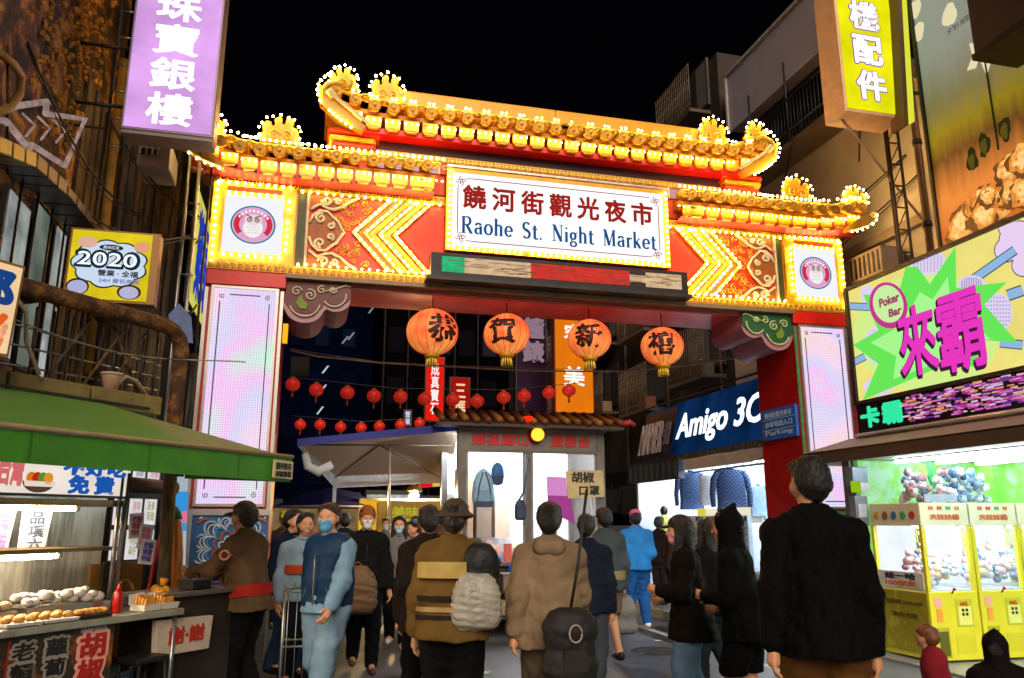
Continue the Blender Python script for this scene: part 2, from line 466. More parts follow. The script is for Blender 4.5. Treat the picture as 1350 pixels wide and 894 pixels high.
    # owl emblem: ring, inner disc, face
    lc = mxp((-0.83, G - 0.05, 5.22))
    def disc(name, c, rx, rz, mat, lay, n=36, a0=0, a1=2 * PI, inner=None):
        y_ = c.y - 0.003 * lay
        o_ = [Vector((c.x + rx * math.cos(a0 + (a1 - a0) * i / n), y_, c.z + rz * math.sin(a0 + (a1 - a0) * i / n))) for i in range(n + 1)]
        mb = MB()
        if inner:
            i_ = [Vector((c.x + inner * rx * math.cos(a0 + (a1 - a0) * i / n), y_, c.z + inner * rz * math.sin(a0 + (a1 - a0) * i / n))) for i in range(n + 1)]
            mb.add(o_ + i_, [(i, i + 1, n + 2 + i, n + 1 + i) for i in range(n)])
        else: mb.add(o_[:-1] if a1 - a0 > 6.2 else o_, [tuple(range(n if a1 - a0 > 6.2 else n + 1))])
        return mb.build(name, mat, lg)
    disc('emblem_ring', lc, 0.275, 0.255, ES('2878a8', .9), 1, inner=0.92)
    disc('emblem_ground', lc, 0.250, 0.232, ES('e8a8d0', .95), 1)
    disc('emblem_side', lc, 0.235, 0.215, ES('d83048', .95), 2, 14, -0.7, 0.7, inner=0.72)
    disc('emblem_side', lc, 0.235, 0.215, ES('d83048', .95), 2, 14, PI - 0.7, PI + 0.7, inner=0.72)
    disc('emblem_bird', lc + Vector((0, 0, -0.045)), 0.12, 0.13, ES('f4f0f0', 1), 3)
    disc('emblem_bird', lc + Vector((0, 0, 0.06)), 0.105, 0.075, ES('f0d8d8', 1), 4)
    for sx in (-1, 1):
        disc('emblem_eye', lc + Vector((sx * .045, 0, 0.062)), 0.034, 0.034, ES('686068', 1), 5, 14, inner=0.6)
        disc('emblem_eye', lc + Vector((sx * .045, 0, 0.062)), 0.012, 0.012, ES('383038', 1), 6, 8)
        mbp = MB(); a_ = lc + Vector((sx * .09, -0.018, 0.115)); c_ = lc + Vector((sx * .015, -0.018, 0.085))
        mbp.prism([a_, c_, c_ + Vector((0, 0, .012)), a_ + Vector((0, 0, .014))], (0, -0.003, 0)); mbp.build('emblem_brow', ES('584858', 1), lg)
    for q in range(9):
        a = PI * (0.18 + 0.64 * q / 8)
        disc('emblem_dot', lc + Vector((0.2 * math.cos(a), 0, 0.185 * math.sin(a))), 0.014, 0.018, ES('ffffff', 1), 3, 8)
    for rr_ in range(3):
        for q in range(-2 + rr_ % 2, 3):
            disc('emblem_feather', lc + Vector((q * .035 + (rr_ % 2) * -.017, 0, -0.04 - rr_ * .035)), 0.010, 0.005, ES('b0a0a8', 1), 5, 8)
    # dark green recess and pale rod, then the scroll field and chevrons
    gbox('recess_panel', (-0.30, G - 0.01, 4.72), (-0.19, G + 0.05, 5.75), M('4a5018', 0.5, 0, 0.4, 6))
    gbox('pale_rod', (-0.185, G - 0.05, 4.72), (-0.155, G, 5.74), CREAM)
    fld = gbox('orange_field', (-0.28, G + 0.004, 4.60), (CX, yb, 5.80), REDO)
    # swirling gold line relief on the field
    sc = []
    for q in range(90):
        cx_ = random.uniform(0.18, 0.95); cz_ = random.uniform(4.8, 5.7)
        if cx_ < .40 + abs(cz_ - 5.24) * .94 - .03:
            sc.append(spiral((cx_, cz_), random.uniform(0.035, 0.06), 1.1, random.choice((-1, 1)), random.random() * 6, 9, G - 0.006))
    sw_ = scrolls('gold_swirl', sc, M('ffb030', 0.4, 0.1, 0.1), 0.010); stuff(sw_)
    # cream cloud scrolls
    sc = []
    def arc(c, r_, a0, a1, n=12, y=G - 0.03): return [Vector((c[0] + r_ * math.cos(R(a0 + (a1 - a0) * i / n)), y, c[1] + r_ * math.sin(R(a0 + (a1 - a0) * i / n)))) for i in range(n + 1)]
    for sg in (1, -1):
        z0 = 5.23
        def P(x, dz): return Vector((x, G - 0.03, z0 + sg * dz))
        sc.append([P(-.14, .10), P(-.10, .20), P(-.02, .27), P(.08, .27), P(.15, .20), P(.22, .14), P(.27, .05), P(.30, 0)])
        sc.append([P(x.x, (x.z)) for x in [Vector((0.0 + .075 * (1 - .8 * t / 14) * math.cos(t * .62 + 1.2), 0, .17 + .075 * (1 - .8 * t / 14) * math.sin(t * .62 + 1.2))) for t in range(15)]])
        sc.append([P(x.x, (x.z)) for x in [Vector((0.13 + .05 * (1 - .8 * t / 12) * math.cos(-t * .62 + 1.2), 0, .08 + .05 * (1 - .8 * t / 12) * math.sin(-t * .62 + 1.2))) for t in range(13)]])
        sc.append([P(-.13, .28), P(-.02, .36), P(.08, .31), P(.16, .30), P(.27, .35), P(.38, .44), P(.48, .50)])
        sc.append([P(x.x, (x.z)) for x in [Vector((0.06 + .07 * (1 - .8 * t / 14) * math.cos(t * .6 + 3), 0, .41 + .06 * (1 - .8 * t / 14) * math.sin(t * .6 + 3))) for t in range(15)]])
        sc.append([P(x.x, (x.z)) for x in [Vector((0.2 + .05 * (1 - .8 * t / 14) * math.cos(-t * .6 + 3), 0, .41 + .045 * (1 - .8 * t / 14) * math.sin(-t * .6 + 3))) for t in range(15)]])
    scrolls('cloud_scroll', sc, M('ffe8b8', .5, 0, .1), 0.020)
    # brown cloud fills behind the scrolls
    for sg in (1, -1):
        mb = MB()
        mb.prism(pts_x([(-.15, G - .014, 5.23), (-.15, G - .014, 5.23 + sg * .12), (-.03, G - .014, 5.23 + sg * .25), (.10, G - .014, 5.23 + sg * .24), (.22, G - .014, 5.23 + sg * .12), (.28, G - .014, 5.23)]), (0, 0.012, 0))
        mb.prism(pts_x([(-.15, G - .014, 5.23 + sg * .30), (-.02, G - .014, 5.23 + sg * .345), (.18, G - .014, 5.23 + sg * .31), (.46, G - .014, 5.23 + sg * .49), (-.15, G - .014, 5.23 + sg * .49)]), (0, 0.012, 0))
        mb.build('cloud_field', M('b8601c', 0.5, 0, 0.3, 8), gate)
    # chevrons "<" pointing at the cloud
    z0, hh = 5.24, 0.50
    for k, (xa, mt, wd, dep) in enumerate([(0.40, GOLDP, 0.06, .05), (0.475, M('a06828', .5, 0, .3), 0.07, .02), (0.55, GOLDP, 0.05, .05), (0.62, M('e89a20', .45, 0, .2), 0.09, .03), (0.74, GOLDP, 0.05, .05), (0.81, M('e89a20', .45, 0, .2), 0.09, .03), (0.93, GOLDP, 0.06, .05)]):
        for sg in (1, -1):
            pts = [(xa, G - dep, z0), (xa + wd, G - dep, z0), (xa + wd + 0.47, G - dep, z0 + sg * hh), (xa + 0.47, G - dep, z0 + sg * hh)]
            MB().prism(pts_x(pts), (0, dep - 0.001, 0)).build('chevron_strip', mt, gate)
    for xa in (0.43, 0.575, 0.765, 0.96):
        for sg in (1, -1): bl((xa, G - 0.07, z0), (xa + 0.47, G - 0.07, z0 + sg * hh), 0.082, 0.018)
    # vivid red-orange diamond
    MB().prism(pts_x([(1.06, G - 0.02, z0), (1.58, G - 0.02, z0 + 0.45), (1.66, G - 0.02, z0 + .45), (1.66, G - 0.02, 4.74), (1.48, G - 0.02, 4.74)]), (0, 0.018, 0)).build('diamond_panel', M('ff3a04', 0.5, 0, 0.05), gate)
    # key-pattern borders, top and bottom
    kb = MB()
    for zz, xs, xe in ((4.66, -1.34, 1.62), (5.79, -1.34, 1.62)):
        n_ = int((xe - xs) / 0.085)
        for i in range(n_):
            xc = xs + (i + 0.5) * (xe - xs) / n_
            kb.tube(pts_x([(xc - .03, G - .06, zz - .028), (xc + .03, G - .06, zz - .028), (xc + .03, G - .06, zz + .028), (xc - .015, G - .06, zz + .028), (xc - .015, G - .06, zz - .005), (xc + .01, G - .06, zz - .005)]), 0.009, 4)
    stuff(kb.build('key_border', GOLDP, gate))
    gbox('border_rail', (-1.34, G - 0.055, 4.61), (1.62, G - 0.006, 4.715), GOLD2)
    gbox('border_rail', (-0.3, G - 0.055, 5.735), (1.62, G - 0.006, 5.85), GOLD2)
    bl((-0.3, G - .08, 5.72), (1.6, G - .08, 5.72), 0.10, .019); bl((-0.3, G - .08, 4.735), (1.4, G - .08, 4.735), 0.10, .019)
    gbox('lower_ledge', (-0.40, G - 0.08, 4.55), (CX, G + 0.06, 4.605), M('8a7458', 0.5, 0.2, 0.3, 5))
    # ---- lower roof of this side
    TX0, TX1 = -1.62, 1.45
    def rise(x): return 0.16 * max(0, (-0.75 - x) / 0.9) ** 1.7
    nT = 13; pitch = (TX1 - TX0) / nT
    TILE = globals().setdefault('TILE_ME', {})
    for i in range(nT):
        xc = TX0 + (i + .5) * pitch; dz = rise(xc)
        p = mxp((xc, 9.72, 6.10 + dz + 0.012 * i / 3)); ex = p
        o = bpy.data.objects.new('roof_tile', TILE['round']) if 'round' in TILE else None
        if o is None:
            mb = MB()
            mb.lathe([(0.085, 0), (0.085, 0.015), (0.06, 0.02), (0.05, 0.012), (0.02, 0.012), (0.018, 0.03), (0.001, 0.032)], (0, 0, 0), 14, Matrix.Rotation(R(90), 4, 'X'))
            mb.tube([(0, 0, 0), (0, 0.45, 0.13), (0, 0.85, 0.30)], 0.078, 10)
            o = mb.build('roof_tile', M('f0a824', 0.35, 0.1, 0.45, 18, 0.3)); TILE['round'] = o.data; COL.objects.unlink(o)
            o = bpy.data.objects.new('roof_tile', TILE['round'])
        COL.objects.link(o); o.parent = gate; o.location = ex - Vector(gate.location)
        # pan tile between the round tiles
        mb = MB(); c_ = mxp((xc + pitch * .5, 9.74, 6.165 + dz)); mb.lathe([(.055, -.02), (.075, 0), (.055, .02)], c_, 10, Matrix.Diagonal((1, 1, 1, 1))); mb.build('pan_tile', GOLDP, gate)
        # drip tile below
        o = bpy.data.objects.new('drip_tile', TILE['drip']) if 'drip' in TILE else None
        if o is None:
            mb = MB()
            mb.prism([(-.098, 0, .075), (.098, 0, .075), (.098, 0, -.05), (.06, 0, -.085), (-.06, 0, -.085), (-.098, 0, -.05)], (0, 0.05, 0))
            mb.box((-.10, -.015, .05), (.10, 0, .08)); mb.box((-.07, -.008, -.06), (.07, 0, .03))
            o = mb.build('drip_tile', GOLD); TILE['drip'] = o.data; COL.objects.unlink(o)
            o = bpy.data.objects.new('drip_tile', TILE['drip'])
        COL.objects.link(o); o.parent = gate; o.location = mxp((xc + .5 * pitch if xc < 1.2 else xc, 9.80, 5.915 + dz)) - Vector(gate.location)
        mb = MB(); c_ = mxp((xc, 9.8, 5.915 + dz)); mb.box((c_.x - .022, 9.81, c_.z - .10), (c_.x + .022, 9.86, c_.z + .08)); mb.build('red_spacer', RED, gate)
        bl((xc, 9.76, 5.95 + dz), (xc + pitch, 9.76, 5.95 + dz), 0.075, .018)
        bl((xc, 9.70, 6.235 + dz), (xc + pitch, 9.70, 6.235 + dz), 0.085, .022)
    # roof deck, eave board and ridge
    deck = MB()
    xs = [TX0 + i * (TX1 - TX0) / 16 for i in range(17)]
    prof = lambda x: [(9.82, 6.0 + rise(x)), (9.82, 6.06 + rise(x)), (10.55, 6.34 + rise(x)), (11.2, 6.1 + rise(x)), (11.2, 6.02 + rise(x))]
    vs = []
    for x in xs: vs += pts_x([(x, a, b_) for a, b_ in prof(x)])
    deck.add(vs, [(i * 5 + k, i * 5 + (k + 1) % 5, (i + 1) * 5 + (k + 1) % 5, (i + 1) * 5 + k) for i in range(16) for k in range(5)] + [(0, 1, 2, 3, 4), (84, 83, 82, 81, 80)])
    deck.build('roof_deck', M('e09018', 0.5, 0, 0.4, 8, 0.3), gate)
    # lit soffit boards under the eave, red
    mb = MB(); vs = []
    for x in xs: vs += pts_x([(x, 9.84, 5.84 + rise(x)), (x, 10.1, 5.80 + rise(x) * .5)])
    mb.add(vs, [(i * 2, i * 2 + 2, i * 2 + 3, i * 2 + 1) for i in range(16)]); mb.build('eave_soffit', M('a82810', .5, 0, .3), gate)
    MB().tube(pts_x([(x, 10.2, 6.36 + rise(x) * 1.2) for x in xs[2:]]), 0.06, 8).build('ridge_pole', GOLD, gate)
    MB().tube(pts_x([(x, 9.78, 6.18 + rise(x)) for x in xs]), 0.045, 8).build('eave_rail', GOLDP, gate)
    bulb_path(gate, pts_x([(x, 10.12, 6.44 + rise(x) * 1.2) for x in xs[3:]]), .09, .02)
    # curled hip end under the corner with cream scroll
    crl = [(-1.70, 9.66, 6.10), (-1.64, 9.66, 6.13), (-1.60, 9.66, 6.09), (-1.64, 9.66, 6.055), (-1.71, 9.66, 6.06), (-1.66, 9.66, 5.99), (-1.52, 9.66, 5.90), (-1.36, 9.68, 5.84), (-1.22, 9.70, 5.80)]
    MB().tube(pts_x(crl), 0.020, 6).build('eave_curl', CREAM, gate)
    MB().prism(pts_x([(-1.76, 9.69, 6.2), (-1.70, 9.69, 6.02), (-1.40, 9.69, 5.85), (-1.2, 9.69, 5.80), (-1.2, 9.69, 5.86), (-1.45, 9.69, 6.05)]), (0, .12, 0)).build('hip_board', M('c89018', .45, 0, .3, 9), gate)
    bulb_path(gate, pts_x([(-1.72, 9.64, 6.12), (-1.66, 9.64, 5.96), (-1.45, 9.64, 5.83), (-1.2, 9.66, 5.765)]), .1, .018)
    # ---- upper roof of this side, up to the centre
    UX0 = -0.02
    def rise2(x): return 0.22 * max(0, (0.75 - x) / 0.8) ** 1.8
    nU = 13; pitch = (CX - UX0) / nU
    for i in range(nU):
        xc = UX0 + (i + .5) * pitch; dz = rise2(xc)
        o = bpy.data.objects.new('roof_tile', TILE['round']); COL.objects.link(o); o.parent = gate; o.location = mxp((xc, 9.72, 6.90 + dz)) - Vector(gate.location)
        o = bpy.data.objects.new('drip_tile', TILE['drip']); COL.objects.link(o); o.parent = gate; o.location = mxp((xc, 9.80, 6.70 + dz)) - Vector(gate.location)
        bl((xc - pitch * .5, 9.76, 6.72 + dz), (xc + pitch * .5, 9.76, 6.72 + dz), 0.085, .018)
        # pan tile between the round tiles
        mb = MB(); c_ = mxp((xc + pitch * .5, 9.74, 6.965 + dz)); mb.lathe([(.055, -.02), (.075, 0), (.055, .02)], c_, 10, Matrix.Diagonal((1, 1, 1, 1))); mb.build('pan_tile', GOLDP, gate)
        for q in (-.03, .03): bulbs_at(gate, [mxp((xc + q, 9.70, 7.02 + dz))], .022)
    deck = MB(); xs = [UX0 + i * (CX - UX0) / 16 for i in range(17)]
    prof = lambda x: [(9.82, 6.80 + rise2(x)), (9.82, 6.86 + rise2(x)), (10.5, 7.16 + rise2(x)), (11.1, 6.9 + rise2(x)), (11.1, 6.8 + rise2(x))]
    vs = []
    for x in xs: vs += pts_x([(x, a, b_) for a, b_ in prof(x)])
    deck.add(vs, [(i * 5 + k, i * 5 + (k + 1) % 5, (i + 1) * 5 + (k + 1) % 5, (i + 1) * 5 + k) for i in range(16) for k in range(5)] + [(0, 1, 2, 3, 4), (84, 83, 82, 81, 80)])
    deck.build('upper_roof_deck', M('e09018', 0.5, 0, 0.4, 8, 0.3), gate)
    MB().tube(pts_x([(x, 9.78, 6.985 + rise2(x)) for x in xs]), 0.04, 8).build('eave_rail', GOLDP, gate)
    gbox('main_ridge', (0.95, 10.12, 7.12), (CX, 10.34, 7.42), M('f0a018', .4, .05, .1, 3, .05), .02)
    # upper wall: red cove, purple-black band, key border
    gbox('red_cove', (0.40, 9.86, 6.585), (CX, 10.3, 6.66), M('e01008', .4, 0, .1), 0)
    MB().prism(pts_x([(0.42, 9.88, 6.65), (0.42, 10.08, 6.52), (0.7, 10.08, 6.50), (0.7, 9.88, 6.60)]), (0, .2, 0)).build('red_corner', REDO, gate)
    gbox('upper_wall', (0.40, G + .01, 5.9), (CX, 10.9, 6.8), M('e04010', .5, 0, .2), 0)
    gbox('dark_band', (0.68, G - .03, 6.455), (CX, G + .005, 6.582), M('3a1c28', .5, 0, .3))
    gbox('key_rail', (0.68, G - .04, 6.36), (CX, G + .005, 6.45), GOLD2)
    kb = MB(); n_ = int((CX - .68) / .11)
    for i in range(n_):
        xc = .68 + (i + .5) * (CX - .68) / n_
        kb.box(*pbox((xc - .045, G - .055, 6.375), (xc + .045, G - .04, 6.435)))
        kb.tube(pts_x([(xc - .03, G - .06, 6.42), (xc + .02, G - .06, 6.42), (xc + .02, G - .06, 6.39), (xc - .01, G - .06, 6.39)]), .006, 4)
    stuff(kb.build('key_border', GOLDP, gate))
    gbox('lilac_band', (0.68, G - .02, 6.20), (1.52, G + .005, 6.355), M('a890b0', .4, 0, .35, 12))
    # corner tier: rounded orange and gold fins at the wall's end
    for q, (z_, x_) in enumerate(((6.62, .02), (6.52, .04), (6.42, .08), (6.33, .16))):
        gbox('corner_fin', (x_, 9.95, z_ - .04), (0.66, 10.5, z_ + .04), (REDO, GOLD)[q % 2], .03)
    bl((0.1, 9.92, 6.28), (.66, 9.92, 6.28), .09, .018)
    crl = [(0.02, 9.68, 7.02), (.07, 9.68, 6.97), (.12, 9.68, 6.92), (.22, 9.68, 6.84), (.34, 9.68, 6.76), (.44, 9.68, 6.69), (.55, 9.7, 6.62)]
    MB().tube(pts_x(crl), 0.024, 6).build('eave_curl', CREAM, gate)
    MB().tube(pts_x([(.0, 9.68, 7.02), (.07, 9.68, 6.95)]), .05, 6).build('curl_knob', CREAM, gate)
    MB().prism(pts_x([(-.14, 9.72, 7.12), (-.10, 9.72, 6.85), (.12, 9.72, 6.66), (.45, 9.72, 6.52), (.5, 9.72, 6.60), (.2, 9.72, 6.85), (.0, 9.72, 7.05)]), (0, .12, 0)).build('hip_board', M('c89018', .45, 0, .3, 9), gate)
    bulb_path(gate, pts_x([(.02, 9.68, 7.28), (-.08, 9.68, 7.18), (-.14, 9.68, 7.05), (-.12, 9.68, 6.90), (0, 9.68, 6.76), (.15, 9.68, 6.64), (.35, 9.68, 6.52)]), .075, .022)
    MB().tube(pts_x([(.3, 9.72, 7.12), (.1, 9.72, 7.16), (-.02, 9.72, 7.12), (-.08, 9.72, 7.02), (-.06, 9.72, 6.92)]), [.05, .045, .04, .03, .015], 8).build('eave_hook', GOLD, gate)
    # ---- crest ornaments
    def crest(cx, cz, w_, h_, y=9.78, tilt=0):
        h_ *= 1.3
        prof = [(-.5, 0), (-.52, .25), (-.42, .38), (-.46, .62), (-.36, .80), (-.24, .78), (-.20, .62), (-.14, .66), (-.16, .88), (-.05, 1.0), (.04, .94), (.03, .76), (.09, .70), (.13, .90), (.25, .98), (.34, .84), (.30, .66), (.40, .62), (.48, .46), (.42, .32), (.5, .22), (.5, 0)]
        pts = []
        for u_, v_ in prof:
            u2 = u_ * w_; v2 = v_ * h_
            pts.append((cx + u2 * math.cos(tilt) - v2 * math.sin(tilt), y, cz + u2 * math.sin(tilt) + v2 * math.cos(tilt)))
        cr = MB().prism(pts_x(pts), (0, .08, 0)).build('roof_crest', M('ffa818', .4, .1, .3, 14, .2), gate, .012)
        sp = MB()
        sp.tube(pts_x([v for v in spiral((cx - .15 * w_, cz + .3 * h_), .16 * w_, 1.3, 1, 0, 14, y - .012)]), .014, 5)
        sp.tube(pts_x([v for v in spiral((cx + .18 * w_, cz + .3 * h_), .14 * w_, 1.3, -1, 2, 14, y - .012)]), .014, 5)
        sp.build('crest_scroll', GOLDP, cr)
        bb = []
        for k in range(11):
            a = R(195 - 21 * k); bb.append(mxp((cx + .52 * w_ * math.cos(a) - math.sin(tilt) * .3 * h_, y - .02, cz + max(0.02, .38 * h_ + .60 * h_ * math.sin(a) + (.06 if k % 2 else 0) * h_))))
        bulbs_at(gate, bb, .021)
    crest(-1.42, 6.25, .42, .24, 9.76, .12); crest(-.58, 6.34, .50, .30, 9.98)
    crest(.22, 7.10, .36, .26, 9.76, .25); crest(.78, 7.10, .46, .34, 9.98)
    # ---- cloud bracket under the beam at the pillar
    CB = M('b07888', .35, 0, .2, 4)
    br = MB()
    def lobes(pts, y0, y1, mb):
        mb.prism(pts_x([(a, y0, b_) for a, b_ in pts]), (0, y1 - y0, 0))
    prof = [(-.40, 4.545)]
    def arcp(cx, cz, rx, rz, a0, a1, n=10): return [(cx + rx * math.cos(R(a0 + (a1 - a0) * i / n)), cz + rz * math.sin(R(a0 + (a1 - a0) * i / n))) for i in range(n + 1)]
    prof += [(-.40, 4.2)] + arcp(-.14, 4.2, .24, .20, 200, 350) + arcp(.24, 4.34, .19, .17, 235, 375) + [(.42, 4.545)]
    lobes(prof, G + .03, yb - .1, br)
    bk = br.build('cloud_bracket', CB, gate)
    fp = MB(); lobes([(a, 4.36 + (b_ - 4.36) * .8 + .05 if b_ < 4.5 else b_) for a, b_ in prof], G + .012, G + .03, fp); fp.build('bracket_face', DKRED if not side else M('1c5a38', .5, 0, .4), bk)
    sc = [arc((-.14, 4.27), .19, 200, 350, 12, G), arc((.22, 4.38), .15, 215, 370, 12, G), spiral((-.25, 4.40), .07, 1.4, 1, 0, 16, G), spiral((-.08, 4.36), .08, 1.5, -1, 2, 16, G), spiral((.06, 4.44), .06, 1.3, 1, 1, 14, G), spiral((.2, 4.45), .05, 1.3, -1, 0, 14, G), [Vector((.1, G, 4.42)), Vector((.25, G, 4.47)), Vector((.36, G, 4.52)), Vector((.42, G, 4.50))]]
    scrolls('bracket_scroll', sc, M('d8d0b0' if not side else 'c8d890', .5, 0, .15), .012, par=bk)
    tl = MB().prism(pts_x([(-.25, G - .004, 4.25), (-.2, G - .004, 4.18), (-.12, G - .004, 4.17), (-.1, G - .004, 4.24), (-.17, G - .004, 4.3), (-.2, G - .004, 4.36)]), (0, .012, 0)).build('bracket_leaf', M('7a9010', .5, 0, .2), bk)
MIR[0] = False
# beam soffit, glossy red, pink-white reflections put into its colour
MB().box((-.398, G + .08, 4.53), (6.878, 11.15, 4.60)).build('beam_soffit', ramp_mat([(0.3, 'd83028'), (0.5, 'f86058'), (0.7, 'ffb0a8')], scale=1.0, rough=.3, metal=.0, bump=.02), gate)
MB().box((-.398, G + .06, 4.495), (6.878, G + .10, 4.53)).build('soffit_edge', M('a04838', .4), gate)
# floral frieze above the name board
ff = MB().box((1.54, G - .03, 6.20), (4.94, G + .005, 6.355)).build('floral_frieze', M('d8481c', .5, 0, .3), gate)
sc = []
for i in range(26):
    xc = 1.62 + i * 3.24 / 25
    sc.append(spiral((xc, 6.275), .055, 1.2, (-1) ** i, i, 10, G - .035))
scrolls('frieze_scroll', sc, CREAM, .013, par=ff)
fl = MB()
for i in range(13): fl.ball((1.68 + i * .26, G - .04, 6.24 + .05 * (i % 2)), .028, 8, 5, (1, .4, 1))
fl.build('frieze_flower', M('f0b030', .5), ff)
for side in (False, True):
    MIR[0] = side
    gbox('frieze_post', (1.52, G - .05, 6.19), (1.545, G, 6.36), CREAM)
MIR[0] = False
# ---- name board
nb = MB().box((1.62, 9.95, 5.06), (4.86, 10.099, 6.24)).build('name_board', M('7a3a10', .5), gate)
MB().box((1.70, 9.93, 5.13), (4.78, 9.952, 6.18)).build('lit_face', E('fdfbfa', 1.15), nb)
fr = MB()
for a, b_ in (((1.62, 9.92, 5.06), (1.70, 9.95, 6.24)), ((4.78, 9.92, 5.06), (4.86, 9.95, 6.24)), ((1.70, 9.92, 5.06), (4.78, 9.95, 5.13)), ((1.70, 9.92, 6.18), (4.78, 9.95, 6.24))): fr.box(a, b_)
fr.build('board_frame', GOLD, nb)
for a, b_ in (((1.66, 9.9, 5.07), (1.66, 9.9, 6.22)), ((4.82, 9.9, 5.07), (4.82, 9.9, 6.22))): bulb_line(gate, a, b_, .085, .02)
bulb_line(gate, (1.68, 9.9, 5.095), (4.8, 9.9, 5.095), .085, .02)
MB().box((1.62, 9.90, 6.245), (4.86, 9.96, 6.275)).build('top_lamp_rail', M('d8c8c0', .3, .5), nb)
MAG = ES('a83848', .8)
bd = MB()
for z_ in (5.20, 6.10): bd.box((1.98, 9.926, z_), (4.50, 9.929, z_ + .012))
for x_ in (1.77, 4.70): bd.box((x_, 9.926, 5.36), (x_ + .012, 9.929, 5.95))
bd.build('board_border', MAG, nb)
sc = []
for cx_ in (1.82, 4.66):
    for cz_ in (5.25, 6.06):
        for q in range(4): sc.append(spiral((cx_ + .035 * math.cos(q * PI / 2), cz_ + .035 * math.sin(q * PI / 2)), .035, 1.1, 1, q * PI / 2, 10, 9.924))
        sx = 1 if cx_ < 3 else -1; sz = 1 if cz_ < 5.6 else -1
        sc.append([Vector((cx_ + sx * .07, 9.924, cz_ - sz * .04)), Vector((cx_ + sx * .16, 9.924, cz_ - sz * .045))])
        sc.append([Vector((cx_ - sx * .04, 9.924, cz_ + sz * .06)), Vector((cx_ - sx * .045, 9.924, cz_ + sz * .12))])
scrolls('board_corner', sc, ES('b87080', .9), .006, par=nb)
chars = '饒河街觀光夜市'
for i, ch in enumerate(chars):
    text(ch, frame_m((2.005 + i * .408, 9.929, 5.845), (1, 0, 0), (0, 0, 1)), .315, .33, ES('b02820', .8), nb, .004, .022)
